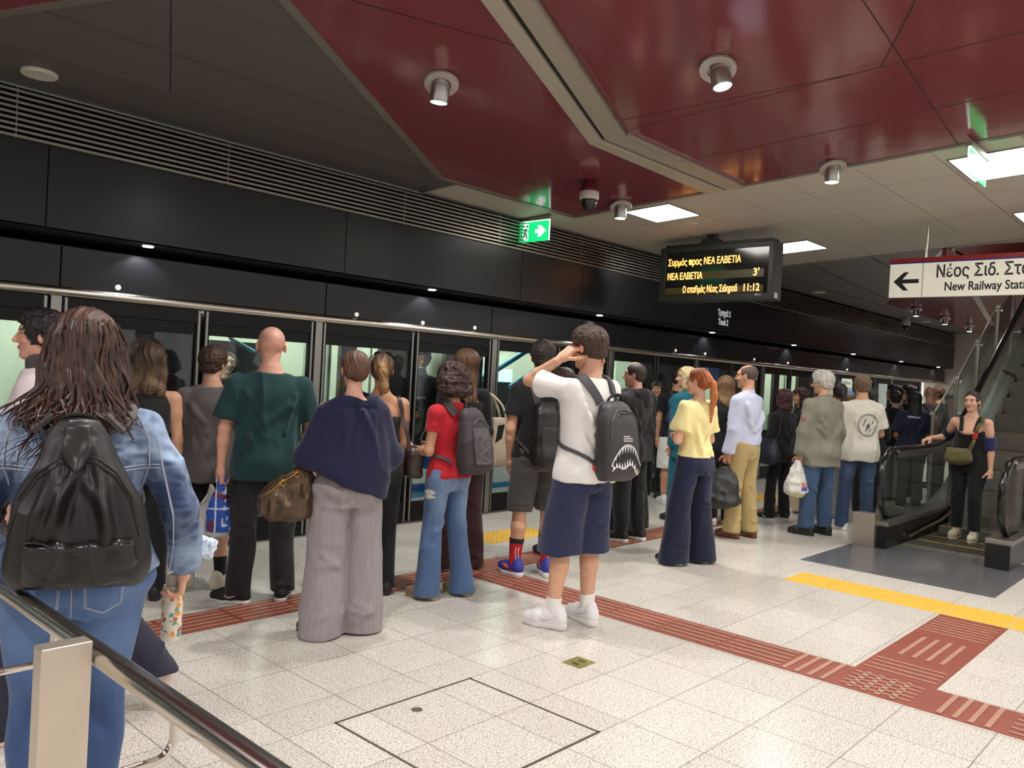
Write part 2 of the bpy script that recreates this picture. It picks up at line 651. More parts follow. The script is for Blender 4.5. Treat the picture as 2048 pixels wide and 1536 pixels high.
# ------------------------------------------------------------------ platform screen panels (glass)
psd_glass = glass_mat('screen_glass', (0.80, 0.83, 0.82), 0.035, 0.015)
alu = mat('door_aluminium', rgb(150, 148, 144), 0.34, 0.9)
posts = [-4.5, -2.25, -0.1, 2.0, 4.15, 6.41, 8.58, 10.75, 12.95, 15.15, 17.3, 19.45, 21.6]
pi_ = 0
for a, c in zip(posts[:-1], posts[1:]):
    mid = (a + c) / 2
    for (x0, x1) in ((a + .045, mid - .012), (mid + .012, c - .045)):
        if x1 < 1.0 or x0 > 18:
            lab = 'tinted glass platform screen panel at the far end of the row' if x0 > 18 else 'tinted glass platform screen panel beyond the left edge'
            grp = 'far platform screen panels' if x0 > 18 else 'near platform screen panels'
        else:
            pi_ += 1
            lab = 'tinted glass platform screen panel, number %d from the left edge of the photo' % pi_
            grp = 'platform screen panels'
        w = x1 - x0
        t = thing('platform_screen', lab, 'screen door', (x0, YD, 0), 0, grp)
        f = MB()
        f.box(0, w, 0, .05, .02, .10).box(0, w, 0, .05, 1.80, 1.91)
        f.box(0, .045, 0, .05, .10, 1.80).box(w - .045, w, 0, .05, .10, 1.80)
        f.build('frame', black_paint, t, bevel=0.004)
        MB().box(.04, w - .04, .02, .032, .10, 1.80).build('pane', psd_glass, t)
        MB().box(.05, w - .05, .008, .018, 1.71 if x0 < 6.3 else 1.79, 1.81).build('frit_band', black_paint, t)
        MB().box(.05, w - .05, .004, .018, .09, .21).build('kick_plate', black_paint, t)
        MB().box(.012, .03, -.004, .0, .02, 1.9).build('edge_profile', alu, t)
        MB().box(w - .03, w - .012, -.004, .0, .02, 1.9).build('edge_profile', alu, t)
for i, x in enumerate(posts):
    o = MB().box(-.036, .036, -.012, .08, .0, 1.91).build('screen_post', alu, bevel=0.004)
    o.location = (x, YD, 0)
    tag(o, 'upright aluminium post between platform screen panels at bay %d' % (i + 1), 'post', 'platform screen posts')
# notice sticker on a far panel
t = thing('door_notice', 'small pale notice sticker at the top of a far screen panel', 'notice', (16.45, YD - .006, 1.66))
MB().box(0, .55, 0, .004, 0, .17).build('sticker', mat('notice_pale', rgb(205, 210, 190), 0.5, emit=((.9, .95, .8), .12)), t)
b = MB()
random.seed(5)
for k in range(9):
    b.box(.05 + k * .05, .075 + k * .05, -.002, 0, .05, .09 + .03 * random.random())
b.build('printed_marks', mat('notice_ink', rgb(90, 95, 90), 0.5), t)
t = thing('door_poster', 'blue and white information poster on a screen panel behind the balding man', 'poster', (10.82, YD - .006, 1.35))
MB().box(0, .62, 0, .004, .20, .46).build('sheet', mat('poster_blue', rgb(52, 74, 108), 0.5), t)
MB().box(.02, .60, -.002, 0, .20, .235).box(.03, .09, -.002, 0, .26, .42).box(.1, .3, -.002, 0, .43, .45).build('printed_marks', mat('poster_pale', rgb(120, 160, 190), 0.5), t)

# ------------------------------------------------------------------ metro train behind the screen
train_dark = mat('train_dark', rgb(34, 36, 40), 0.25, spec=0.6)
train_cream = mat('train_cream', rgb(226, 232, 212), 0.5)
blue_m = mat('livery_blue', rgb(28, 84, 150), 0.25)
lightblue = mat('livery_light_blue', rgb(60, 150, 196), 0.25)
white_liv = mat('livery_white', rgb(222, 230, 226), 0.25)
rail_blue = mat('handrail_blue', rgb(86, 176, 212), 0.3)
YT = 6.5
ZF = 0.02
tr = thing('metro_train', 'metro train with blue and white stripes standing behind the glass screen', 'train', (0, YT, 0))
wins = [(-4.3, -3.3), (-2.1, -1.0), (-0.2, 2.02), (3.22, 4.62), (4.80, 5.10), (5.44, 5.98), (6.55, 7.55), (8.8, 9.7), (10.9, 12.0), (13.1, 14.05), (14.25, 15.1), (16.2, 17.1), (17.6, 18.6), (19.5, 20.5)]
zs0, zs1 = .80, 1.76
b = MB()
TX0, TX1 = -6.0, 21.5
b.box(TX0, TX1, 0, .06, -.6, zs0).box(TX0, 6.5, 0, .06, zs1, 2.6).box(6.5, TX1, 0, .06, zs1 + .09, 2.6)
edges = [TX0] + [v for w in wins for v in w] + [TX1]
for k in range(0, len(edges), 2):
    b.box(edges[k], edges[k + 1], 0, .06, zs0, zs1 if edges[k + 1] < 6.5 else zs1 + .09)
b.build('side_panel', train_dark, tr)
b = MB().box(TX0, TX1, 2.55, 2.6, 0, 2.6)
b.build('far_wall', train_cream, tr)
MB().box(TX0, TX1, .06, 2.55, -.05, ZF).build('deck', mat('train_deck', rgb(80, 84, 90), 0.5), tr)
MB().box(TX0, TX1, .06, 2.55, 2.15, 2.2).build('headlining', train_cream, tr)
wp = MB()
for k in range(-2, 7):
    x = k * 3.4 + 1.0
    wp.box(x, x + 1.0, 2.545, 2.552, .95, 1.75)
wp.build('far_window', mat('train_far_glass', rgb(16, 18, 20), 0.06), tr)
lm = emit_mat('train_lamp', (0.97, 1.0, 0.90), 22.0)
b = MB()
for k in range(-3, 11):
    b.box(k * 2.0 + .25, k * 2.0 + 1.85, .55, .70, 2.128, 2.15).box(k * 2.0 + .25, k * 2.0 + 1.85, 1.9, 2.05, 2.128, 2.15)
b.build('ceiling_lamp', lm, tr)
for (a, c) in wins:
    zt1 = zs1 if a < 6.5 else zs1 + .09
    g = MB().box(a - .02, c + .02, .005, .015, zs0 - .02, zt1 + .02).build('window_pane', glass_mat('train_glass', (.86, .9, .88), 0.02, 0.02), tr)
    fr = MB()
    fr.box(a - .03, c + .03, -.006, .004, zs0 - .035, zs0 - .005).box(a - .03, c + .03, -.006, .004, zt1 + .005, zt1 + .03)
    fr.box(a - .03, a - .005, -.006, .004, zs0, zt1).box(c + .005, c + .03, -.006, .004, zs0, zt1)
    fr.build('window_seal', black_paint, tr)


def stripe(pts_low, pts_high, m, d):
    b = MB()
    n = len(pts_low)
    vs = [(x, -d, z) for x, z in pts_low] + [(x, -d, z) for x, z in pts_high]
    b.add(vs, [(i, i + 1, n + i + 1, n + i) for i in range(n - 1)])
    return b.build('livery_stripe', m, tr)


xs = [TX0 + k * (TX1 - TX0) / 110 for k in range(111)]
f1 = [(x, .50 + .05 * math.sin(x * 1.55 + 0.8)) for x in xs]
f2 = [(x, .30 + .05 * math.sin(x * 1.15 + 2.2)) for x in xs]
f3 = [(x, .19 + .03 * math.sin(x * 0.9 + 1.0)) for x in xs]
stripe([(x, .10) for x in xs], [(x, .635) for x in xs], white_liv, .003)
stripe(f1, [(x, .64) for x in xs], blue_m, .005)
stripe(f3, f2, blue_m, .005)
stripe(f3, [(x, z + .055) for x, z in f3], lightblue, .007)
# interior details
b = MB()
for x in (0.1, 1.2, 3.45, 4.4, 5.7, 6.9, 9.2, 11.4, 13.6, 14.7, 16.6, 18.1):
    b.tube([(x, .95, ZF), (x, .95, 2.15)], .016, 10)
b.build('grab_pole', chrome, tr, auto=60)
b = MB()
b.tube([(6.95, .42, 1.46), (7.25, .42, 1.60), (7.95, .42, 1.95)], .034, 12).tube([(7.45, .40, 1.38), (8.45, .45, 1.86)], .030, 12)
b.tube([(2.9, 1.2, 2.05), (4.9, 1.2, 2.05)], .018, 8).tube([(3.42, .4, 2.15), (3.75, .5, 1.72), (4.1, .7, 1.62)], .02, 8)
b.build('handrail', rail_blue, tr, auto=60)
b = MB()
for x in (3.50, 4.35, 6.70, 6.85):
    b.tube([(x, .8, 1.98), (x, .8, 1.78)], .008, 6)
    b.tube([(x + .045 * math.cos(a * PI / 8), .8, 1.73 + .055 * math.sin(a * PI / 8)) for a in range(17)], .008, 6, cap=False)
b.build('strap_hanger', rail_blue, tr, auto=60)
for (x0, x1) in ((3.45, 4.25), (9.0, 9.6), (13.3, 13.9)):
    s = MB().box(x0, x1, 2.35, 2.54, 1.42, 1.62).build('info_screen', emit_mat('screen_cyan', (.35, .8, 1.0), 1.3), tr)
    MB().box(x0 - .03, x1 + .03, 2.36, 2.545, .80, 1.41).build('dark_panel', train_dark, tr)
for k in range(-3, 12):
    s = MB().box(k * 1.8 - .55, k * 1.8 + .55, 2.05, 2.5, .38, .46).box(k * 1.8 - .55, k * 1.8 + .55, 2.42, 2.52, .46, .92).build('seat', mat('seat_blue', rgb(70, 110, 130), 0.6), tr, bevel=.02)
b = MB()
for x in (2.15, 4.7, 6.3, 8.3, 10.2):
    b.box(x - .02, x + .02, .3, .75, .2, 1.9)
b.build('draught_screen', mat('screen_pale', rgb(205, 214, 196), .35), tr, bevel=.01)

gap_m = emit_mat('added_gap_glow', (0.95, 1.0, 0.97), 5.0)  # added fill strips that brighten the train livery, not lamps of the station
for i, (x0, x1) in enumerate(zip(posts[2:-2], posts[3:-1])):
    t = thing('added_gap_light', 'added fill strip over the track gap behind screen bay %d' % (i + 1), 'strip light', ((x0 + x1) / 2, 6.36, 1.90), 0, 'added fill strips over the track gap')
    hw = (x1 - x0) / 2 - .15
    MB().box(-hw, hw, -.03, .03, .004, .03).build('housing', alu, t)
    MB().box(-hw + .02, hw - .02, -.02, .02, -.004, .004).build('tube', gap_m, t)
    MB().box(-.05, .05, -.112, -.03, .01, .03).build('bracket', alu, t)

# ------------------------------------------------------------------ ceilings (the bays slope up gently away from the track)
def ZC(y):
    return 3.27 + .055 * (5.53 - y)


def slab(poly, th=.03, dz=0.0):
    b = MB()
    b.prism(poly, lambda x, y: (x, y, ZC(y) + dz), lambda x, y: (x, y, ZC(y) + dz + th))
    return b


P0, P1, P2_ = (1.98, 3.60), (4.92, 5.545), (1.05, 5.50)
red1 = [(-14, -9), (6.85, -9), (6.85, 5.545), P1, P0, P2_, (-3.0, 5.50), (-14, 5.50)]
struct(slab(red1).build('ceiling_red', red_gloss))
b = slab([(-14, 5.44), (5.18, 5.44), (5.18, 6.14), (-14, 6.14)], .03, .012)
struct(b.build('ceiling_soffit', mat('soffit_grey', rgb(88, 83, 80), 0.40)))
b = MB()
# dark triangular bay, panels with open joints
for (y0, y1) in ((3.4, 4.09), (4.096, 4.838), (4.862, 5.49)):
    def xl(y):
        return P2_[0] + (P0[0] - P2_[0]) * (P2_[1] - y) / (P2_[1] - P0[1])

    def xr(y):
        return P0[0] + (P1[0] - P0[0]) * (y - P0[1]) / (P1[1] - P0[1])

    def xm(y):
        return 1.82 + (2.40 - 1.82) * (y - 4.19) / (5.46 - 4.19)
    ya = max(y0, 3.55)
    for (fa, fb) in ((lambda y: xl(y) - .1, lambda y: xm(y) - .003), (lambda y: xm(y) + .003, lambda y: xr(y) + .1)):
        q = [(fa(ya), ya), (fb(ya), ya), (fb(y1), y1), (fa(y1), y1)]
        if q[1][0] - q[0][0] < -0.2:
            continue
        b.prism(q, lambda x, y: (x, y, ZC(y) + .015), lambda x, y: (x, y, ZC(y) + .03))
b.prism([(0.5, 3.3), (5.0, 3.3), (5.2, 5.6), (0.5, 5.6)], lambda x, y: (x, y, ZC(y) + .034), lambda x, y: (x, y, ZC(y) + .05))
struct(b.build('ceiling_dark', dark_ceil))
# silver edge of the red bays


def edge_trim(name, pts, w=.022, h=.03, m=frame_grey):
    b = MB()
    for (p, q) in zip(pts[:-1], pts[1:]):
        d = Vector((q[0] - p[0], q[1] - p[1])).normalized()
        n = Vector((-d.y, d.x)) * w
        a = [(p[0] - n.x, p[1] - n.y), (q[0] - n.x, q[1] - n.y), (q[0] + n.x, q[1] + n.y), (p[0] + n.x, p[1] + n.y)]
        b.prism(a, lambda x, y: (x, y, ZC(y) - .006), lambda x, y: (x, y, ZC(y) + h))
    return struct(b.build(name, m))


edge_trim('trim_3', [(-3, 5.50), P2_, P0, P1, (6.87, 5.545)], .028)
edge_trim('trim_4', [(6.87, 5.56), (6.87, -9)], .03)
# joints between red panels
b = MB()
for p, q in [((4.05, 1.55), (6.85, 1.8)), ((4.95, 3.55), (5.05, 0.0)), ((2.43, 3.49), (3.82, 3.08)), ((5.02, 1.77), (4.0, 1.2)), ((4.74, 3.45), (5.0, 1.9)), ((2.9, 2.9), (0.5, 2.2)), ((5.9, 3.5), (6.0, -2))]:
    d = Vector((q[0] - p[0], q[1] - p[1])).normalized()
    n = Vector((-d.y, d.x)) * .0035
    a = [(p[0] - n.x, p[1] - n.y), (q[0] - n.x, q[1] - n.y), (q[0] + n.x, q[1] + n.y), (p[0] + n.x, p[1] + n.y)]
    b.prism(a, lambda x, y: (x, y, ZC(y) - .0012), lambda x, y: (x, y, ZC(y) + .003))
struct(b.build('trim_5', mat('red_joint', rgb(40, 10, 14), 0.5)))
# silver channel that bends across the red ceiling
t = thing('ceiling_channel', 'bent silver service channel running across the glossy red ceiling', 'channel')
lo_ = [(-0.6, 1.43), (2.88, 2.98), (4.95, 3.89), (6.86, 3.93)]
md_ = [(-0.55, 1.34), (2.94, 2.90), (4.96, 3.78), (6.86, 3.76)]
md2 = [(-0.54, 1.31), (2.95, 2.87), (4.965, 3.75), (6.86, 3.73)]
hi_ = [(-0.45, 1.20), (3.06, 2.77), (4.99, 3.57), (6.86, 3.57)]


def chan(A, Bn, dz0, dz1, name, m):
    b = MB()
    for k in range(len(A) - 1):
        q = [A[k], A[k + 1], Bn[k + 1], Bn[k]]
        b.prism(q, lambda x, y: (x, y, ZC(y) + dz0), lambda x, y: (x, y, ZC(y) + dz1))
    return b.build(name, m, t, bevel=0.003)


chan(lo_, md_, -.030, -.001, 'flange', mat('channel_steel', rgb(190, 182, 166), 0.42, 0.35))
chan(md2, hi_, -.022, -.001, 'cover_tray', mat('channel_steel2', rgb(178, 170, 154), 0.40, 0.35))
chan(md_, md2, -.008, -.001, 'groove', black_matte)
chan([(x, y - .012) for x, y in hi_], hi_, -.034, -.001, 'edge_lip', steel)

# grey panel ceiling beyond the red bay (and the strip beside the louver)
b = MB()
gx = [6.90, 7.72, 8.55, 9.38, 10.25, 11.10]
gy = [5.54, 4.45 + .6, 4.45, 3.85, 3.25, 2.63, 2.02, 1.40, .8, .2, -.4, -1, -1.6, -2.2, -2.8, -3.4]
for i in range(len(gx) - 1):
    for j in range(len(gy) - 1):
        q = [(gx[i] + .004, gy[j + 1] + .004), (gx[i + 1] - .004, gy[j + 1] + .004), (gx[i + 1] - .004, gy[j] - .004), (gx[i] + .004, gy[j] - .004)]
        b.prism(q, lambda x, y: (x, y, ZC(y) + .004), lambda x, y: (x, y, ZC(y) + .02))
b.prism([(5.18, 5.54), (11.1, 5.54), (11.1, 6.14), (5.18, 6.14)], lambda x, y: (x, y, ZC(y) + .004), lambda x, y: (x, y, ZC(y) + .02))
struct(b.build('ceiling_grey', grey_ceil))
b = MB().prism([(5.0, -9), (11.1, -9), (11.1, 6.14), (5.0, 6.14)], lambda x, y: (x, y, ZC(y) + .034), lambda x, y: (x, y, ZC(y) + .06))
struct(b.build('ceiling_grid', mat('grid_pale', rgb(214, 210, 200), .5)))
# far bay
b = MB()
b.prism([(11.1, 3.0), (16.2, 5.35), (24, 5.5), (24, 6.14), (11.1, 6.14)], lambda x, y: (x, y, ZC(y) + .004), lambda x, y: (x, y, ZC(y) + .03))
struct(b.build('ceiling_dark_far', dark_ceil))
b = MB()
for p, q in [((11.1, 4.75), (16, 5.15)), ((11.1, 5.5), (23.5, 5.5)), ((11.1, 3.9), (13.6, 4.1))]:
    b.prism([(p[0], p[1]), (q[0], q[1]), (q[0], q[1] + .014), (p[0], p[1] + .014)], lambda x, y: (x, y, ZC(y) + .001), lambda x, y: (x, y, ZC(y) + .006))
struct(b.build('trim_6', black_matte))
b = MB()
b.prism([(11.1, 2.98), (24, 2.98), (24, 5.5), (16.2, 5.35)], lambda x, y: (x, y, ZC(y) + .002), lambda x, y: (x, y, ZC(y) + .03))
struct(b.build('ceiling_red_far', red_gloss))
edge_trim('trim_7', [(11.3, 2.80 + .2), (21.6, 4.72)], .05, .02, grey_ceil)
edge_trim('trim_8', [(11.12, 6.0), (11.12, -9)], .02, .05)
# escalator well: walls up to the next level
struct(MB().box(11.1, 26, 2.98, 3.03, 3.30, 8.0).box(26, 26.1, -3.5, 3.0, 0, 8).build('wall_well', mat('red_wall', rgb(112, 44, 40), 0.3)))
struct(MB().box(11.05, 11.1, -9, 3.0, 3.42, 8.0).build('wall_well_front', mat('well_grey', rgb(150, 140, 130), 0.5)))
struct(MB().box(11.1, 26, -9, 3.0, 8.0, 8.1).build('ceiling_upper', mat('upper_ceiling', rgb(170, 160, 150), 0.6)))
# ------------------------------------------------------------------ ceiling lights
panel_emit = emit_mat('panel_light', (1.0, 0.965, 0.90), PANEL_EMIT)
plist = [(7.31, 4.72, .60, .52, 'square ceiling light panel left of the hanging departure display'),
         (9.88, 4.40, .60, .56, 'square ceiling light panel half hidden behind the departure display'),
         (7.62, 1.68, .80, .56, 'square ceiling light panel behind the right-hand green exit sign'),
         (9.88, 1.68, .60, .56, 'square ceiling light panel beyond the right edge over the escalator'),
         (7.62, -1.4, .80, .56, 'square ceiling light panel further along the concourse'),
         (9.88, -1.4, .60, .56, 'square ceiling light panel further back over the escalators')]
for (x, y, w, d, lab) in plist:
    t = thing('light_panel', lab, 'ceiling light', (x, y, ZC(y)), 0, 'square ceiling light panels')
    t.rotation_euler = (math.atan(-.055), 0, 0)
    MB().box(-w / 2, w / 2, -d / 2, d / 2, -.006, .012).build('diffuser', panel_emit, t)
    b = MB()
    e = .015
    b.box(-w / 2 - e, w / 2 + e, d / 2, d / 2 + e, -.008, .012).box(-w / 2 - e, w / 2 + e, -d / 2 - e, -d / 2, -.008, .012)
    b.box(-w / 2 - e, -w / 2, -d / 2, d / 2, -.008, .012).box(w / 2, w / 2 + e, -d / 2, d / 2, -.008, .012)
    b.build('frame', frame_grey, t)

dl = None
ring_m = mat('downlight_ring', rgb(176, 168, 162), 0.4, 0.2)
can_m = mat('downlight_can', rgb(176, 172, 166), 0.28, 0.9)
lens_m = emit_mat('downlight_lens', (0.92, 1.0, 0.98), 30.0)
dlist = [(3.38, 3.85, 6, 'silver cylinder downlight on the red ceiling left of the silver channel'),
         (4.30, 2.45, -14, 'silver cylinder downlight on the red ceiling right of the channel'),
         (6.70, 2.70, 0, 'silver cylinder downlight on the red ceiling near the grey panels'),
         (6.66, 4.79, 0, 'silver cylinder downlight beside the dome camera and square light')]
for (x, y) in [(1.6, 2.6), (1.9, 0.6), (4.3, 0.2), (-0.9, 1.6), (-1.2, 3.9), (-1.0, -1.2), (1.6, -2.0), (4.2, -2.2), (6.6, -0.2), (-3.8, 0.8), (-3.6, 3.2), (6.5, -3)]:
    dlist.append((x, y, 0, 'silver cylinder downlight outside the photo'))
dlist += [(17.2, 5.1, 0, 'far downlight over the platform, first in the far row'), (19.2, 5.1, 0, 'far downlight over the platform, second in the far row'), (21.2, 5.1, 0, 'far downlight over the platform, third in the far row'), (14.5, 3.6, 0, 'far downlight above the crowd by the escalator')]
for (x, y, tilt, lab) in dlist:
    z = ZC(y)
    if dl is None:
        t = thing('downlight', lab, 'downlight', (x, y, z), 0, 'cylinder downlights in the red ceiling')
        MB().lathe([(.060, -.004), (.062, -.014), (.106, -.012), (.110, -.004), (.110, .002), (.06, .002)], (0, 0, 0), 32).build('ceiling_ring', ring_m, t, auto=40)
        cn = MB().lathe([(.056, .06), (.058, -.055), (.0555, -.057), (.0555, -.061), (.059, -.063), (.060, -.155), (.056, -.165), (.05, -.160)], (0, 0, 0), 32).build('cylinder', can_m, t, auto=40)
        MB().lathe([(.052, -.158), (.050, -.1625), (.02, -.1635)], (0, 0, 0), 32).build('lens', lens_m, cn, auto=60)
        spot_light('downlight_beam', (0, 0, -.185), SPOT_POW, math.radians(150), 0.85, (1.0, 0.975, 0.94), (0, 0, 0), 0.06, cn)
        dl = t
    else:
        t = copy_tree(dl)
        t.location = (x, y, z)
        t['label'] = lab
    for c in t.children:
        if c.name.startswith('cylinder'):
            c.rotation_euler = (math.radians(tilt), 0, 0)
        elif (x, y) in ((3.38, 3.85), (4.30, 2.45)):     # swivelling rings, turned towards the hall
            c.rotation_mode = 'AXIS_ANGLE'
            ax = Vector((-x, -y, 0)).normalized().cross(Vector((0, 0, -1)))
            c.rotation_axis_angle = (math.radians(-24), ax.x, ax.y, ax.z)
            c.location.z = -.045

# speakers in the ceilings
for (x, y, lab, r) in [(1.70, 5.76, 'white round ceiling speaker in the dark soffit at top left', .105), (7.95, 4.76, 'white round ceiling speaker left of the departure display', .085),
                       (13.98, 5.75, 'white round ceiling speaker beyond the departure display', .11), (19.98, 5.7, 'farthest white round ceiling speaker under the direction sign', .11)]:
    t = thing('ceiling_speaker', lab, 'speaker', (x, y, ZC(y) + .01), 0, 'round ceiling speakers')
    MB().lathe([(r, .004), (r, -.012), (r * .93, -.018), (r * .86, -.016)], (0, 0, 0), 36).build('rim', white_plastic, t, auto=40)
    MB().lathe([(r * .87, -.015), (r * .8, -.0135), (.01, -.0135)], (0, 0, 0), 36).build('grille', mat('speaker_grille', rgb(184, 176, 164), .6, bump=(900, .4)), t, auto=60)

# dome cameras
cam_maroon = mat('camera_maroon', rgb(96, 30, 36), .3)
for (x, y, lab, s) in [(5.83, 4.55, 'white dome security camera hanging from the red ceiling', 1.0), (18.75, 5.75, 'small far dome camera near the dark ceiling edge', 1.0)]:
    t = thing('dome_camera', lab, 'security camera', (x, y, ZC(y)))
    t.scale = (s, s, s)
    MB().lathe([(.05, .01), (.055, -.02), (.078, -.05), (.088, -.10), (.086, -.11)], (0, 0, 0), 28).build('mount', cam_maroon if y < 5 else white_plastic, t, auto=40)
    MB().lathe([(.086, -.108), (.089, -.115), (.088, -.165), (.082, -.178)], (0, 0, 0), 28).build('housing', white_plastic, t, auto=40)
    d = MB().lathe([(.072, -.176), (.072, -.20), (.066, -.235), (.048, -.262), (.02, -.276), (.004, -.278)], (0, 0, 0), 28).build('dome', mat('smoked_dome', rgb(36, 34, 34), .06), t, auto=70)
# ------------------------------------------------------------------ hanging signs
SX, SY, SZ = (0, -1, 0), (0, 0, 1), (-1, 0, 0)     # a board that faces the camera side (-X)

# departure display
x0, ya, yb, z0, z1 = 8.5, 5.48, 4.02, 2.52, 3.17
t = thing('departure_display', 'hanging black departure display with orange Greek text and the time 11:12', 'display', (x0, (ya + yb) / 2, z0))
hw = (ya - yb) / 2
hh = z1 - z0
body = mat('display_body', rgb(44, 43, 42), .45)
MB().box(.02, .24, -hw, hw, 0, hh).build('housing', body, t, bevel=.012)
b = MB().box(0, .03, -hw, hw, 0, .075).box(0, .03, -hw, hw, hh - .06, hh).box(0, .03, -hw, -hw + .06, .07, hh - .05).box(0, .03, hw - .085, hw, .07, hh - .05)
b.build('bezel', body, t, bevel=.006)
MB().box(.012, .022, -hw + .05, hw - .07, .07, hh - .055).build('screen_glass', mat('display_glass', rgb(24, 25, 25), .12, spec=.6), t)
b = MB()
b.box(.02, .2, -hw + .04, hw - .06, hh, hh + .035)
b.prism([(-.16, 0), (.16, 0), (.09, .085), (-.09, .085)], lambda u, v: (.04, u + .1, hh + v), lambda u, v: (.19, u + .1, hh + v))
b.box(.07, .16, .05, .15, hh + .08, ZC(4.9) - z0 + .02)
b.build('ceiling_mount', mat('display_mount', rgb(36, 35, 34), .5), t)
rowm = mat('display_row', rgb(52, 46, 22), .4, emit=((.5, .4, .08), .03))
MB().box(.009, .0125, -hw + .11, hw - .095, .255, .345).box(.009, .0125, -hw + .11, hw - .095, .085, .165).build('led_row', rowm, t)
orange = emit_mat('led_orange', (1.0, .36, .02), 2.6)


def leds(txt, y, z, size, cond, align='LEFT'):
    lettering(txt, size, (.006, y, z), SX, SY, orange, t, align, .0012, cond, 'led_text', bold=.0012)


leds('Συρμός προς ΝΕΑ ΕΛΒΕΤΙΑ', hw - .11, .43, .112, .66)
leds('ΝΕΑ ΕΛΒΕΤΙΑ', hw - .11, .262, .112, .66)
leds("3'", -hw + .16, .272, .118, 1.0, 'RIGHT')
leds('Ο σταθμός Νέος Σιδηροδ', hw - .33, .10, .112, .53)
leds('11:12', -hw + .15, .10, .118, .80, 'RIGHT')
lettering('E0111', .03, (-.001, -hw + .20, .045), SX, SY, mat('label_white', rgb(210, 210, 205), .5, emit=((1, 1, 1), .1)), t, name='small_label')
MB().box(.06, .14, -hw - .004, -hw, .02, .08).build('side_sticker', white_plastic, t)

# direction sign
sy, sz, sh = 3.10, 2.615, .375
t = thing('direction_sign', 'long white direction sign with a black arrow and New Railway Station lettering', 'sign', (9.45, sy, sz))
sign_w = mat('sign_face', rgb(226, 222, 204), .35, emit=((1.0, .97, .86), .20))
MB().box(.002, .06, -3.0, 0, 0, sh).build('panel', sign_w, t, bevel=.004)
MB().box(-.001, .063, -3.0, .003, sh + .006, sh + .050).build('red_edge', mat('sign_red', rgb(150, 26, 34), .4), t)
MB().box(-.002, .02, -3.0, 0, sh - .010, sh + .006).build('blue_line', mat('sign_blue', rgb(44, 40, 120), .4), t)
MB().box(-.002, .004, -.345, -.340, .0, sh - .01).build('divider', mat('sign_grey', rgb(110, 106, 98), .5), t)
ink = mat('sign_ink', rgb(20, 20, 20), .5)
arrow = [(.045, .172), (.15, .272), (.20, .272), (.135, .194), (.305, .194), (.305, .150), (.135, .150), (.20, .072), (.15, .072)]
MB().prism(arrow, lambda u, v: (.003, -u, v), lambda u, v: (-.002, -u, v)).build('arrow', ink, t)
lettering('Νέος Σιδ. Σταθμός', .182, (-.002, -.47, .205), SX, SY, ink, t, bold=.0028, cond=.74)
lettering('New Railway Station', .130, (-.002, -.56, .060), SX, SY, ink, t, bold=.0022, cond=.78)
b = MB()
for y in (-.36, -2.4):
    b.tube([(.03, y, sh + .04), (.03, y, ZC(sy + y) - sz + .01)], .010, 10)
b.build('hanger_rod', steel, t, auto=60)


# emergency exit signs
def exit_sign(lab, loc, w, h, drop):
    t = thing('exit_sign', lab, 'exit sign', loc, 0, 'green emergency exit signs')
    green = mat('exit_green', rgb(20, 150, 70), .35, emit=((.01, .72, .22), .95))
    pale = mat('exit_white', rgb(230, 250, 240), .35, emit=((.85, 1, .92), 1.2))
    MB().box(-.004, .004, -w / 2, w / 2, 0, h).build('panel', green, t, bevel=.002)
    MB().box(-.006, .006, -w / 2 - .008, -w / 2, 0, h).box(-.006, .006, w / 2, w / 2 + .005, 0, h).box(-.006, .006, -w / 2, w / 2, h - .008, h + .002).build('lit_edge', pale, t)
    MB().box(-.022, .022, -w / 2 - .01, w / 2 + .01, h + .002, h + .04).box(-.012, .012, -w / 2 - .012, -w / 2 + .012, h + .03, h + drop).box(-.012, .012, w / 2 - .02, w / 2 + .004, h + .03, h + drop).build('bracket', steel_dull, t)
    ar = [(.56, .40), (.56, .58), (.68, .58), (.635, .76), (.74, .76), (.915, .49), (.74, .22), (.635, .22), (.68, .40)]
    MB().prism(ar, lambda u, v: (-.0045, w / 2 - u * w, v * h), lambda u, v: (-.006, w / 2 - u * w, v * h)).build('arrow', pale, t)
    MB().prism([(.13, .08), (.34, .08), (.34, .88), (.17, .88)], lambda u, v: (-.0045, w / 2 - u * w, v * h), lambda u, v: (-.0055, w / 2 - u * w, v * h)).build('doorway', pale, t)
    b = MB()

    def P(u, v):
        return (-.0065, w / 2 - u * w, v * h)
    for path, r in [([(.275, .66), (.245, .44)], .012), ([(.245, .44), (.30, .28), (.295, .14)], .010), ([(.245, .44), (.21, .30), (.155, .22)], .010), ([(.27, .64), (.32, .54), (.335, .46)], .006), ([(.27, .64), (.22, .60), (.185, .50)], .006)]:
        b.tube([P(*q) for q in path], r, 6)
    b.lathe([(.012, -.001), (.016, .0), (.010, .002)], P(.30, .76), 12, Matrix.Rotation(-PI / 2, 4, 'Y'))
    b.build('running_figure', mat('exit_dark_green', rgb(10, 110, 60), .4, emit=((.0, .35, .12), .5)), t)
    return t


exit_sign('green lit exit sign with running figure and arrow beside the louvres', (6.60, 5.885, 2.985), .44, .225, .07)
es = exit_sign('green exit sign in front of the bright ceiling panel at far right', (6.97, 1.69, 3.215), .50, .20, .045)
es.rotation_euler = (0, 0, -PI / 2)

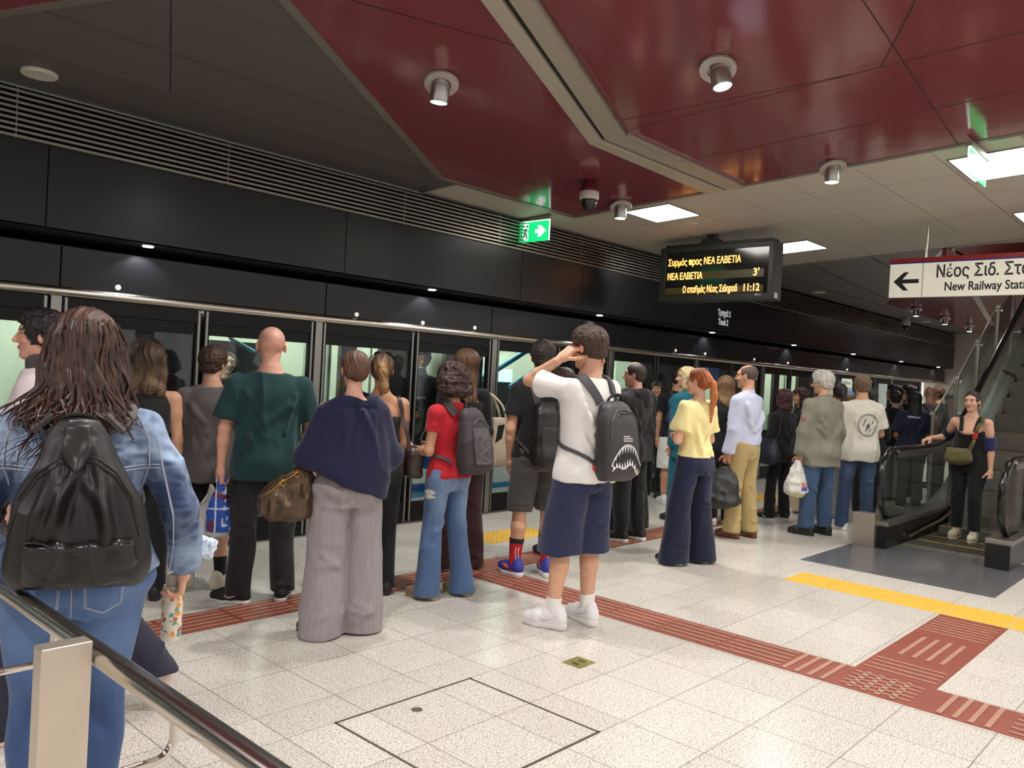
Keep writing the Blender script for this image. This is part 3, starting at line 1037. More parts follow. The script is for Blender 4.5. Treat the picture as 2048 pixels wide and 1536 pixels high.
# ------------------------------------------------------------------ escalator
es_black = mat('escalator_black', rgb(24, 24, 24), .30, .3)
deck_m = mat('escalator_deck', rgb(150, 146, 140), .30, .85)
rub = mat('handrail_rubber', rgb(16, 16, 17), .22)
step_m = mat('step_metal', rgb(132, 129, 122), .45, .45, var=(20, .08))
e_glass = glass_mat('balustrade_glass', (.86, .90, .88), .05, .01)
glass_edge = mat('glass_edge', rgb(120, 196, 200), .15, emit=((.4, .75, .8), .12))
yel = mat('step_yellow', rgb(200, 170, 60), .5)
EX0, EBEND, EEND = 8.47, 10.35, 19.0
TAN = math.tan(math.radians(30))


def line_z(x, z0):
    return z0 + max(0.0, x - 10.9) * TAN


def rail_path(y, z0, x_start, off=0.0, x_end=EEND):
    """horizontal run, smooth bend to 30 degrees, incline"""
    P = []
    for k in range(8):
        P.append((x_start + (10.2 - x_start) * k / 7, y, z0))
    for k in range(1, 11):
        u = k / 10
        x = 10.2 + 1.4 * u
        P.append((x, y, z0 + TAN * 1.4 * u * u / 2))
    zb = P[-1][2]
    P.append((x_end, y, zb + TAN * (x_end - 11.6)))
    return P


def balustrade(yc, parent, side):
    """glass side wall of the escalator; side = +1 when the steps lie towards -Y"""
    zr = .985
    # moving handrail with the curved newel
    path = []
    cxn, czn, rad = EX0 + .42, zr - .36, .36
    for k in range(15):
        a = PI * 1.5 - PI * k / 14      # from below, around the front, to the top
        path.append((cxn + rad * 1.05 * math.cos(a), yc, czn + rad * math.sin(a)))
    path = [(EX0 + .95, yc, czn - rad - .02), (EX0 + .7, yc, czn - rad - .01)] + path
    path += rail_path(yc, zr, EX0 + .5)
    MB().tube(path, .034, 12, flat=.62).build('handrail', rub, parent, auto=60)
    tk = [(p[0], p[1], p[2] - (.028 if i > 10 else 0)) for i, p in enumerate(path)]
    # inner profile under the rail
    rp = rail_path(yc, zr - .035, EX0 + .55)
    MB().tube(rp, .016, 8).build('rail_guide', chrome, parent, auto=60)
    # glass pane
    low = rail_path(yc, .27, EX0 + .40)
    up = rail_path(yc, zr - .03, EX0 + .40)
    arc = []
    for k in range(13):
        a = PI * 1.5 - PI * k / 12
        arc.append((cxn + (rad - .03) * 1.05 * math.cos(a), yc, czn + (rad - .03) * math.sin(a)))
    gb = MB()
    n = len(low)
    for s in (-.005, .005):
        gb.add([(p[0], p[1] + s, p[2]) for p in low] + [(p[0], p[1] + s, p[2]) for p in up], [(i, i + 1, n + i + 1, n + i) for i in range(n - 1)])
        gb.add([(p[0], p[1] + s, p[2]) for p in arc], [tuple(range(len(arc)))])
    gb.build('glass_panel', e_glass, parent)
    gb = MB()
    for (za, zb) in ((zr - .10, zr - .045),):
        A = rail_path(yc, za, EX0 + .52)
        B2 = rail_path(yc, zb, EX0 + .52)
        gb.add([(p[0], p[1] - .012, p[2]) for p in A] + [(p[0], p[1] - .012, p[2]) for p in B2], [(i, i + 1, n + i + 1, n + i) for i in range(n - 1)])
    gb.build('rail_profile', deck_m, parent)
    # decking and skirt
    w = .11
    A = rail_path(yc - w, .225, EX0 + .02)
    B2 = rail_path(yc - w, .27, EX0 + .02)
    C2 = rail_path(yc + w, .27, EX0 + .02)
    D2 = rail_path(yc + w, .225, EX0 + .02)
    gb = MB()
    vs = A + B2 + C2 + D2
    fs = []
    for i in range(n - 1):
        fs += [(i, i + 1, n + i + 1, n + i), (n + i, n + i + 1, 2 * n + i + 1, 2 * n + i), (2 * n + i, 2 * n + i + 1, 3 * n + i + 1, 3 * n + i)]
    fs.append((0, n, 2 * n, 3 * n))
    gb.add(vs, fs)
    gb.build('decking', deck_m, parent, bevel=.003)
    A = rail_path(yc - w + .01, .0, EX0)
    B2 = rail_path(yc - w + .01, .226, EX0)
    C2 = rail_path(yc + w - .01, .226, EX0)
    D2 = rail_path(yc + w - .01, .0, EX0)
    low_z = [max(0.0, p[2] - .35) for p in A]
    A = [(p[0], p[1], z) for p, z in zip(A, low_z)]
    D2 = [(p[0], p[1], z) for p, z in zip(D2, low_z)]
    gb = MB()
    gb.add(A + B2 + C2 + D2, fs)
    gb.build('skirt_panel', es_black, parent)


t = thing('escalator', 'escalator with glass sides and a black handrail under the direction sign', 'escalator', (0, 0, 0))
balustrade(2.77, t, 1)
balustrade(1.70, t, -1)
MB().box(8.40, 8.56, 2.76, 2.97, 0, .34).build('newel_box', mat('newel_steel', rgb(176, 168, 156), .32, .85), t, bevel=.004)
MB().tube([(9.15, 2.645, .075), (9.6, 2.645, .10), (10.2, 2.645, .13), (10.7, 2.645, .20), (11.2, 2.645, .42), (13, 2.645, .42 + 1.8 * TAN)], .018, 10).build('brush_guard', chrome, t, auto=60)
pl = MB().box(7.22, 8.93, 1.45, 3.0, -.02, .004).build('landing_plate', mat('landing_plate', rgb(168, 168, 172), .24, .75, var=(3, .12, (.6, 8, 1)), bump=(500, .05)), t)
MB().box(8.93, 9.0, 1.80, 2.66, 0, .010).build('comb', mat('comb_plate', rgb(150, 146, 120), .4, .7), t)
# treads
xs_ = 9.0
while xs_ < 18.5:
    x1 = xs_ + .40
    h = 0.0 if xs_ < 10.2 else .07 if xs_ < 10.6 else .20 if xs_ < 11.0 else .20 + (xs_ - 10.6) * TAN
    sb = MB().box(xs_, x1 - .004, 1.81, 2.66, h - .30, h)
    for q in range(28):
        y = 1.82 + q * .03
        sb.box(xs_ + .005, x1 - .008, y, y + .012, h - .001, h + .006)
    st_ = sb.build('step', step_m, t)
    MB().box(xs_, xs_ + .02, 1.81, 2.66, h + .004, h + .0075).build('step_edge', yel, st_)
    xs_ = x1

# glass guard beside the escalator
t = thing('glass_guard', 'sloping glass guard with steel posts climbing beside the escalator', 'guard rail', (0, 2.99, 0))
posts_g = [(11.0, 1.33), (11.95, 1.80), (12.95, 2.36), (14.0, 2.95), (14.95, 3.28)]
for (x, zt) in posts_g:
    b = MB().box(x - .022, x + .022, -.02, .02, zt - 1.05, zt)
    pz = b.build('guard_post', steel_dull, t, bevel=.004)
    cb = MB().box(x - .05, x + .05, -.035, .035, zt - .015, zt + .035).box(x + .03, x + .11, -.05, -.02, zt - .06, zt - .02)
    cb.build('clamp', chrome, pz, bevel=.006)
for (p, q) in zip(posts_g[:-1], posts_g[1:]):
    b = MB()
    for s in (-.005, .005):
        b.quad((p[0] + .05, s, p[1] - .85), (q[0] - .05, s, q[1] - .85), (q[0] - .05, s, q[1] + .03), (p[0] + .05, s, p[1] + .03))
    b.build('glass_panel', e_glass, t)
    MB().tube([(p[0] + .05, 0, p[1] + .035), (q[0] - .05, 0, q[1] + .035)], .007, 6).build('glass_top_edge', mat('edge_pale', rgb(214, 210, 200), .2), t)
# structure under the escalator further along
t = thing('truss_panel', 'grey cladding panel under the rising escalator seen through the glass', 'cladding', (0, 2.93, 0))
b = MB()
b.prism([(10.9, 0.0), (19, 0.0), (19, 4.7), (11.2, .2)], lambda u, v: (u, .0, v), lambda u, v: (u, .02, v))
b.build('side_cladding', mat('truss_grey', rgb(150, 144, 138), .35, .5), t)
# second escalator wall that rises behind the right balustrade
t = thing('well_cladding', 'pale cladding rising to the right of the escalator steps', 'cladding', (0, 1.45, 0))
b = MB()
b.prism([(10.4, 0.0), (19, 0.0), (19, 5.6), (18, 5.6), (10.4, 1.1)], lambda u, v: (u, .0, v), lambda u, v: (u, .06, v))
b.build('wall_cladding', mat('well_pale', rgb(150, 142, 134), .4, .3), t)

# ------------------------------------------------------------------ foreground handrail
t = thing('handrail', 'polished steel tube handrail with a flat post in the foreground', 'handrail', (0, 0, 0))
rx, rz = .722, .856
MB().tube([(rx, -.4, rz), (rx, 3.1, rz), (rx, 3.3, rz - .005)], .0245, 28).build('rail_tube', mat('rail_steel', rgb(226, 220, 212), .19, 1.0, bump=(40, .03, (60, 1, 60))), t, auto=60)
MB().box(.594, .695, 1.826, 1.874, 0, .90).build('post', mat('post_steel', rgb(214, 202, 186), .34, .8, bump=(40, .05, (60, 60, 1))), t, bevel=.0022)
for y in (2.14, 1.49):
    b = MB()
    pts = [(rx, y, rz - .012), (rx, y, .797)]
    for k in range(1, 7):
        a = k / 6 * PI / 2
        pts.append((rx - .035 * (1 - math.cos(a)), y, .797 - .035 * math.sin(a)))
    pts += [(rx - .16, y, .762)]
    b.tube(pts, .0085, 14)
    b.lathe([(.024, 0), (.024, .006), (.012, .010)], (rx - .165, y, .762), 16, Matrix.Rotation(PI / 2, 4, 'Y'))
    b.build('bracket_rod', chrome, t, auto=60)
# ------------------------------------------------------------------ implicit surfaces: smooth organic meshes
def V3(*a):
    return np.array(a, dtype=np.float64)


def unit(v):
    v = np.asarray(v, float)
    return v / (np.linalg.norm(v) + 1e-12)


def rotz(a):
    c, s = math.cos(a), math.sin(a)
    return np.array([[c, -s, 0], [s, c, 0], [0, 0, 1]])


def rotx(a):
    c, s = math.cos(a), math.sin(a)
    return np.array([[1, 0, 0], [0, c, -s], [0, s, c]])


def roty(a):
    c, s = math.cos(a), math.sin(a)
    return np.array([[c, 0, s], [0, 1, 0], [-s, 0, c]])


def cone(a, b, ra, rb, squash=None):
    a, b = np.asarray(a, float), np.asarray(b, float)
    r = max(ra, rb) * (max(1, squash[1]) if squash else 1)
    lo, hi = np.minimum(a, b) - r, np.maximum(a, b) + r
    if squash:
        q, f = unit(squash[0]), squash[1]
        Q = np.eye(3) + np.outer(q, q) * (1 / f - 1)
    ba = b - a

    def fn(X, Y, Z):
        px, py, pz = X - a[0], Y - a[1], Z - a[2]
        if squash:
            px, py, pz = Q[0, 0] * px + Q[0, 1] * py + Q[0, 2] * pz, Q[1, 0] * px + Q[1, 1] * py + Q[1, 2] * pz, Q[2, 0] * px + Q[2, 1] * py + Q[2, 2] * pz
            bb = Q @ ba
        else:
            bb = ba
        h = np.clip((px * bb[0] + py * bb[1] + pz * bb[2]) / (bb @ bb + 1e-12), 0, 1)
        d = np.sqrt((px - h * bb[0]) ** 2 + (py - h * bb[1]) ** 2 + (pz - h * bb[2]) ** 2) - (ra + (rb - ra) * h)
        return d * (min(1, squash[1]) if squash else 1)
    return fn, lo, hi


def ell(c, r, M=None):
    c, r = np.asarray(c, float), np.asarray(r, float)
    m = max(r) if M is not None else r

    def fn(X, Y, Z):
        px, py, pz = X - c[0], Y - c[1], Z - c[2]
        if M is not None:
            px, py, pz = M[0, 0] * px + M[1, 0] * py + M[2, 0] * pz, M[0, 1] * px + M[1, 1] * py + M[2, 1] * pz, M[0, 2] * px + M[1, 2] * py + M[2, 2] * pz
        k0 = np.sqrt((px / r[0]) ** 2 + (py / r[1]) ** 2 + (pz / r[2]) ** 2)
        k1 = np.sqrt((px / r[0] ** 2) ** 2 + (py / r[1] ** 2) ** 2 + (pz / r[2] ** 2) ** 2) + 1e-9
        return k0 * (k0 - 1) / k1
    return fn, c - m, c + m


def rbox(c, h, rad, M=None):
    c, h = np.asarray(c, float), np.asarray(h, float)
    m = np.linalg.norm(h) if M is not None else h

    def fn(X, Y, Z):
        px, py, pz = X - c[0], Y - c[1], Z - c[2]
        if M is not None:
            px, py, pz = M[0, 0] * px + M[1, 0] * py + M[2, 0] * pz, M[0, 1] * px + M[1, 1] * py + M[2, 1] * pz, M[0, 2] * px + M[1, 2] * py + M[2, 2] * pz
        qx, qy, qz = np.abs(px) - h[0] + rad, np.abs(py) - h[1] + rad, np.abs(pz) - h[2] + rad
        return np.sqrt(np.maximum(qx, 0) ** 2 + np.maximum(qy, 0) ** 2 + np.maximum(qz, 0) ** 2) + np.minimum(np.maximum(qx, np.maximum(qy, qz)), 0) - rad
    return fn, c - m, c + m


def loft(sec, n=2.0):
    """sec: rows (z, cx, cy, rx, ry_front, ry_back) with rising z"""
    S = np.array(sorted([tuple(map(float, q)) for q in sec]))
    z = S[:, 0]
    zz = np.linspace(z[0], z[-1], 8 * len(z))
    cols = []
    for k in range(1, 6):        # monotone-ish cubic through the rows
        y = S[:, k]
        m = np.gradient(y, z) if len(z) > 2 else np.full(len(z), (y[-1] - y[0]) / (z[-1] - z[0]))
        i = np.clip(np.searchsorted(z, zz, side='right') - 1, 0, len(z) - 2)
        hgt = z[i + 1] - z[i]
        t = (zz - z[i]) / hgt
        cols.append((2 * t ** 3 - 3 * t ** 2 + 1) * y[i] + (t ** 3 - 2 * t ** 2 + t) * hgt * m[i] + (-2 * t ** 3 + 3 * t ** 2) * y[i + 1] + (t ** 3 - t ** 2) * hgt * m[i + 1])
    cx, cy, rx, rf, rb = cols
    rx, rf, rb = np.maximum(rx, .004), np.maximum(rf, .004), np.maximum(rb, .004)
    lo = np.array([(cx - rx).min(), (cy - rb).min(), z[0]])
    hi = np.array([(cx + rx).max(), (cy + rf).max(), z[-1]])

    def fn(X, Y, Z):
        a, b, c, d, e = (np.interp(Z, zz, q) for q in (cx, cy, rx, rf, rb))
        y = Y - b
        ry = np.where(y > 0, d, e)
        if n == 2.0:
            k = np.sqrt(((X - a) / c) ** 2 + (y / ry) ** 2)
        else:
            k = (np.abs((X - a) / c) ** n + np.abs(y / ry) ** n) ** (1 / n)
        dd = (k - 1) * np.minimum(c, ry)
        return np.maximum(dd, np.maximum(Z - z[-1], z[0] - Z))
    return fn, lo, hi


def xf(prim, M, t):
    """place a primitive given in local axes: world = M @ local + t"""
    fn, lo, hi = prim
    c = np.array([[(lo, hi)[i][0], (lo, hi)[j][1], (lo, hi)[k][2]] for i in (0, 1) for j in (0, 1) for k in (0, 1)]) @ M.T + t

    def f2(X, Y, Z):
        px, py, pz = X - t[0], Y - t[1], Z - t[2]
        return fn(M[0, 0] * px + M[1, 0] * py + M[2, 0] * pz, M[0, 1] * px + M[1, 1] * py + M[2, 1] * pz, M[0, 2] * px + M[1, 2] * py + M[2, 2] * pz)
    return f2, c.min(0), c.max(0)


def cut(prim, pt, nrm):
    """keep the side of the plane opposite to nrm"""
    fn, lo, hi = prim
    pt, nrm = np.asarray(pt, float), unit(nrm)

    def f2(X, Y, Z):
        return np.maximum(fn(X, Y, Z), (X - pt[0]) * nrm[0] + (Y - pt[1]) * nrm[1] + (Z - pt[2]) * nrm[2])
    return f2, lo, hi


_E = [(0, 1), (2, 3), (4, 5), (6, 7), (0, 2), (1, 3), (4, 6), (5, 7), (0, 4), (1, 5), (2, 6), (3, 7)]
_C = [(i, j, k) for k in (0, 1) for j in (0, 1) for i in (0, 1)]


def surfnet(D, org, v):
    S = D < 0
    nx, ny, nz = D.shape
    cnt = np.zeros((nx - 1, ny - 1, nz - 1), np.int8)
    for (i, j, k) in _C:
        cnt += S[i:nx - 1 + i, j:ny - 1 + j, k:nz - 1 + k]
    I = np.argwhere((cnt > 0) & (cnt < 8))
    if len(I) == 0:
        return np.zeros((0, 3)), np.zeros((0, 4), int)
    val = np.stack([D[I[:, 0] + i, I[:, 1] + j, I[:, 2] + k] for (i, j, k) in _C], 1)
    acc = np.zeros((len(I), 3))
    num = np.zeros(len(I))
    for a, b in _E:
        va, vb = val[:, a], val[:, b]
        m = (va < 0) != (vb < 0)
        t = np.where(m, va / np.where(m, va - vb, 1), 0)
        pa, pb = np.array(_C[a]), np.array(_C[b])
        acc += (pa + t[:, None] * (pb - pa)) * m[:, None]
        num += m
    P = (I + acc / num[:, None]) * v + org
    idx = np.full((nx - 1, ny - 1, nz - 1), -1, np.int32)
    idx[I[:, 0], I[:, 1], I[:, 2]] = np.arange(len(I))
    F = []
    for ax in range(3):
        sl0 = [slice(None)] * 3
        sl1 = [slice(None)] * 3
        sl0[ax] = slice(0, -1)
        sl1[ax] = slice(1, None)
        a, b = S[tuple(sl0)], S[tuple(sl1)]
        E = np.argwhere(a != b)
        o1, o2 = [(1, 2), (2, 0), (0, 1)][ax]
        ok = (E[:, o1] > 0) & (E[:, o2] > 0) & (E[:, o1] < (nx, ny, nz)[o1] - 1) & (E[:, o2] < (nx, ny, nz)[o2] - 1)
        E = E[ok]
        d1 = np.zeros(3, int)
        d1[o1] = 1
        d2 = np.zeros(3, int)
        d2[o2] = 1
        q = [idx[tuple((E - u).T)] for u in (d1 + d2, d2, 0 * d1, d1)]
        q = np.stack(q, 1)
        flip = S[tuple(E.T)]
        q = np.where(flip[:, None], q, q[:, ::-1])
        F.append(q)
    F = np.concatenate(F)
    return P, F[(F >= 0).all(1)]


class Field:
    def __init__(s, v):
        s.v = v
        s.items = []

    def add(s, prim, k=.012, sub=False):
        s.items.append((prim, k, sub))
        return s

    def mesh(s):
        v = s.v
        lo = np.min([p[1] for p, k, sub in s.items if not sub], 0) - 3 * v
        hi = np.max([p[2] for p, k, sub in s.items if not sub], 0) + 3 * v
        n = np.ceil((hi - lo) / v).astype(int) + 1
        D = np.full(n, 0.08, np.float32)
        ax = [lo[i] + np.arange(n[i]) * v for i in range(3)]
        for (fn, a, b), k, sub in s.items:
            i0 = np.clip(np.floor((a - k - 2.5 * v - lo) / v).astype(int), 0, n)
            i1 = np.clip(np.ceil((b + k + 2.5 * v - lo) / v).astype(int) + 1, 0, n)
            if (i1 <= i0).any():
                continue
            d = fn(ax[0][i0[0]:i1[0], None, None], ax[1][None, i0[1]:i1[1], None], ax[2][None, None, i0[2]:i1[2]])
            W = D[i0[0]:i1[0], i0[1]:i1[1], i0[2]:i1[2]]
            if sub:
                h = np.maximum(k - np.abs(W + d), 0) / k
                W[...] = np.maximum(W, -d) + h * h * k * .25
            else:
                h = np.maximum(k - np.abs(W - d), 0) / k
                W[...] = np.minimum(W, d) - h * h * k * .25
        return surfnet(D, lo, v)


def vnormals(P, F):
    a, b, c, d = (P[F[:, i]] for i in range(4))
    fnm = np.cross(c - a, d - b)
    N = np.zeros_like(P)
    for i in range(4):
        for k in range(3):
            N[:, k] += np.bincount(F[:, i], fnm[:, k], len(P))
    return N / (np.linalg.norm(N, axis=1)[:, None] + 1e-12)


def relax(P, F, it=1, f=.5):
    E = np.concatenate([F[:, [0, 1]], F[:, [1, 2]], F[:, [2, 3]], F[:, [3, 0]]])
    n = np.bincount(E[:, 0], minlength=len(P)) + 1e-9
    for _ in range(it):
        A = np.stack([np.bincount(E[:, 0], P[E[:, 1], k], len(P)) for k in range(3)], 1) / n[:, None]
        P = P * (1 - f) + A * f
    return P


def noise3(P, seed=0):
    P = np.asarray(P)
    i = np.floor(P).astype(np.int64)
    f = P - i
    u = f * f * (3 - 2 * f)
    out = 0
    for dx in (0, 1):
        for dy in (0, 1):
            for dz in (0, 1):
                h = ((i[:, 0] + dx) * 73856093) ^ ((i[:, 1] + dy) * 19349663) ^ ((i[:, 2] + dz) * 83492791) ^ (seed * 2654435761)
                h = (h ^ (h >> 13)) * 1274126177 & 0x7fffffff
                h = ((h ^ (h >> 11)) & 0xffff) / 65535.0
                w = (u[:, 0] if dx else 1 - u[:, 0]) * (u[:, 1] if dy else 1 - u[:, 1]) * (u[:, 2] if dz else 1 - u[:, 2])
                out = out + w * h
    return out


def ridged(P, seed=0):
    return 1 - np.abs(2 * noise3(P, seed) - 1)


def np_mesh(name, P, F, material, parent, tint=None, smooth=True):
    me = bpy.data.meshes.new(name)
    me.vertices.add(len(P))
    me.vertices.foreach_set('co', np.asarray(P, np.float32).ravel())
    me.loops.add(4 * len(F))
    me.loops.foreach_set('vertex_index', np.asarray(F, np.int32).ravel())
    me.polygons.add(len(F))
    me.polygons.foreach_set('loop_start', np.arange(0, 4 * len(F), 4, dtype=np.int32))
    if smooth:
        me.polygons.foreach_set('use_smooth', np.ones(len(F), bool))
    me.update(calc_edges=True)
    me.validate()
    if tint is not None:
        at = me.color_attributes.new('tint', 'FLOAT_COLOR', 'POINT')
        c = np.ones((len(P), 4), np.float32)
        c[:, :3] = tint
        at.data.foreach_set('color', c.ravel())
    return link(name, me, material, parent)


def seg_d(P, a, b):
    a, b = np.asarray(a, float), np.asarray(b, float)
    ba = b - a
    h = np.clip(((P - a) @ ba) / (ba @ ba), 0, 1)
    return np.linalg.norm(P - a - h[:, None] * ba, axis=1)


def folds(P, lines):
    """lines: (a, b, width, amplitude) ridge with hollows on both sides"""
    out = np.zeros(len(P))
    for a, b, w, A in lines:
        d = seg_d(P, a, b)
        m = d < 4 * w
        x = d[m] / w
        out[m] += A * (np.exp(-x * x) * 1.5 - np.exp(-(x * .5) ** 2) * .6)
    return out


# ------------------------------------------------------------------ people
SKINS = {'fair': rgb(226, 178, 152), 'light': rgb(214, 164, 134), 'tan': rgb(204, 152, 120), 'olive': rgb(200, 150, 118), 'pink': rgb(224, 168, 146)}
skin_m = mat('skin', (0.5, 0.35, 0.28), 0.5, attr='tint', bump=(140, .05), sss=.12, var=(26, .05))
eye_m = mat('eye_white', rgb(214, 206, 198), .2)
iris_m = mat('eye_iris', rgb(46, 34, 26), .15)


def fabric(name, col, rough=.85, bump=.12, var=.06, scale=420, stretch=(1, 1, 1), sheen=.15):
    return mat(name, col, rough, var=(7, var), bump=(scale, bump, stretch, .003), sheen=sheen, spec=.25)


def fabric_attr(name, rough=.85, bump=.12, scale=420, stretch=(1, 1, 1)):
    return mat(name, (0.5, 0.5, 0.5), rough, attr='tint', var=(9, .07), bump=(scale, bump, stretch, .003), sheen=.15, spec=.25)


def hair_mat(name, col, col2=None):
    return mat(name, col, .46, attr='tint', spec=.4, var=(22, .22, (7, 7, .8)), bump=(40, .55, (8, 8, .7), .004))


hair_m = hair_mat('hair_strands', (0.1, 0.06, 0.04))


def hand_field(F, M, t, side, curl=.45, sc=1.0, spread=.06, thumb=.6):
    """hand in local axes: +z along the fingers, +y palm side, thumb towards +x*side"""
    def T(p):
        return M @ (np.asarray(p, float) * sc) + t
    F.add(xf(rbox((0, 0, .045 * sc), (.038 * sc, .013 * sc, .048 * sc), .012 * sc), M, t), .01)
    F.add(cone(T((0, 0, -.03)), T((0, 0, .02)), .024 * sc, .026 * sc, (M @ np.array([1., 0, 0]), 1.2)), .015)
    F.add(cone(T((.022 * side, .008, .015)), T((.026 * side, .012, .05)), .017 * sc, .012 * sc), .012)
    L = [.075, .083, .077, .06]
    for k in range(4):
        x = (.028 - .0185 * k) * side
        p = np.array([x, 0, .088 - .006 * abs(k - 1.2)])
        ang = curl * (.85 + .08 * k)
        a = 0.0
        sx = (1.5 - k) * spread * side
        for j, fr in enumerate((.42, .33, .27)):
            a += ang * (1.0, 1.15, .8)[j]
            d = np.array([sx, math.sin(a), math.cos(a)])
            q = p + d * L[k] * fr
            F.add(cone(T(p), T(q), (.0092 - .0008 * j) * sc, (.0086 - .0008 * j) * sc), .003)
            p = q
    p = np.array([.030 * side, .008, .022])
    for j, (ln, a) in enumerate(((.040, .95), (.032, .55), (.026, .35))):
        d = unit([side * math.sin(a) * .9, thumb * (.5 + .5 * j) * .7, math.cos(a)])
        q = p + d * ln
        F.add(cone(T(p), T(q), (.0125 - .001 * j) * sc, (.0112 - .001 * j) * sc), .005)
        p = q


class Person:
    def __init__(s, label, pos, yaw, H=1.75, w=1.0, female=False, skin='light', v=.007, hv=None, head=(0, 0, 0), lean=0.0, sway=0.0,
                 feet=None, arms=None, hands=None, seed=1, hips=1.0, belly=0.0, group=None, neck_fwd=0.0, face=True, hs=1.0):
        s.__dict__.update(locals())
        s.s = H / 1.75
        s.root = thing('person', label, 'person', (pos[0], pos[1], 0), math.radians(yaw), group)
        k = s.s
        s.hv = hv or max(.0042, v * .68)
        s.feet = feet or ((-.105 * k, .0, 9), (.105 * k, .0, -9))
        s.shw = (.162 if female else .182) * k * w
        s.skinc = np.array(SKINS[skin])
        # joints
        s.S = [V3(-s.shw, 0, 1.385 * k) + s.off(1.41 * k), V3(s.shw, 0, 1.385 * k) + s.off(1.41 * k)]
        s.hipj = [V3(-.088 * k * w, 0, .91 * k), V3(.088 * k * w, 0, .91 * k)]
        s.ank, s.knee = [], []
        for i, f in enumerate(s.feet):
            lift = f[3] if len(f) > 3 else 0
            A = V3(f[0], f[1], .085 * k + lift)
            kb = f[4] if len(f) > 4 else .02
            Kn = s.hipj[i] * .5 + A * .5 + V3(0, kb, .015)
            s.ank.append(A)
            s.knee.append(Kn)
        arms = arms or ((-.12, .02, -1, .0, .12, -1), (.12, .02, -1, .0, .12, -1))
        s.elb, s.wri, s.fd = [], [], []
        for i, a in enumerate(arms):
            if a[0] == 'ik':
                tgt, pole = np.asarray(a[1], float), np.asarray(a[2], float)
                d_ = tgt - s.S[i]
                L1, L2 = .29 * k, .245 * k
                D_ = min(np.linalg.norm(d_), L1 + L2 - .004)
                d_ = unit(d_)
                c_ = (L1 * L1 + D_ * D_ - L2 * L2) / (2 * D_)
                h_ = math.sqrt(max(0, L1 * L1 - c_ * c_))
                pv = unit(pole - d_ * (pole @ d_))
                E = s.S[i] + d_ * c_ + pv * h_
                W = s.S[i] + d_ * D_
                f = unit(W - E)
            else:
                u, f = unit(a[:3]), unit(a[3:6])
                E = s.S[i] + u * .29 * k
                W = E + f * .245 * k
            s.elb.append(E)
            s.wri.append(W)
            s.fd.append(f)
        s.Hc = V3(0, .018 + neck_fwd, 1.632 * k) + s.off(1.6 * k)
        hy, hp, hr = (math.radians(q) for q in head)
        s.HM = rotz(hy) @ rotx(hp) @ roty(hr)

    def off(s, z):
        k = s.s
        t = max(0.0, (z - .95 * k) / (.6 * k))
        return V3(s.sway * t, s.lean * t ** 1.2, 0)

    def torso(s, ease=0.0, zlo=None, zhi=None, flare=0.0, hemw=None):
        k, w, b = s.s, s.w, s.belly
        if s.female:
            T = [(.80, .152, .088, .112), (.90, .176 * s.hips, .100, .134 * s.hips), (.99, .160, .100, .110), (1.09, .130, .092 + b, .086), (1.19, .136, .105 + b * .6, .092), (1.27, .146, .132, .098), (1.34, .150, .104, .092), (1.39, .128, .078, .080), (1.435, .088, .060, .066), (1.49, .056, .050, .054)]
        else:
            T = [(.80, .150, .088, .104), (.90, .166 * s.hips, .102, .124), (1.00, .160, .106 + b * .7, .106), (1.10, .152, .110 + b, .094), (1.20, .158, .116 + b * .7, .100), (1.28, .170, .122, .108), (1.35, .174, .108, .104), (1.40, .146, .086, .090), (1.445, .100, .068, .074), (1.50, .064, .056, .060)]
        R = []
        for z, rx, rf, rb in T:
            o = s.off(z * k)
            R.append([z * k, o[0], o[1], rx * k * w + ease, rf * k * (.6 + .4 * w) + ease, rb * k * (.6 + .4 * w) + ease])
        R = np.array(R)
        lo = R[0, 0] if zlo is None else zlo
        hi = R[-1, 0] if zhi is None else zhi
        zs = [lo] + [z for z in R[:, 0] if lo + .02 < z < hi - .02] + [hi]
        out = []
        for z in zs:
            row = [z] + [float(np.interp(z, R[:, 0], R[:, c])) for c in range(1, 6)]
            if flare and z < 1.15 * k:
                t = min(1.0, (1.15 * k - z) / (1.15 * k - lo + 1e-6))
                row[3] += flare * t
                row[4] += flare * t
                row[5] += flare * t
            out.append(row)
        return out

    def leg_sec(s, i, prof, ztop=None):
        """prof: (t from hip 0 to ankle 1, rx, rf, rb)"""
        H, K_, A = s.hipj[i], s.knee[i], s.ank[i]
        out = []
        for t, rx, rf, rb in prof:
            p = H + (K_ - H) * t * 2 if t < .5 else K_ + (A - K_) * (t - .5) * 2
            out.append([p[2], p[0], p[1], rx * s.s, rf * s.s, rb * s.s])
        return out

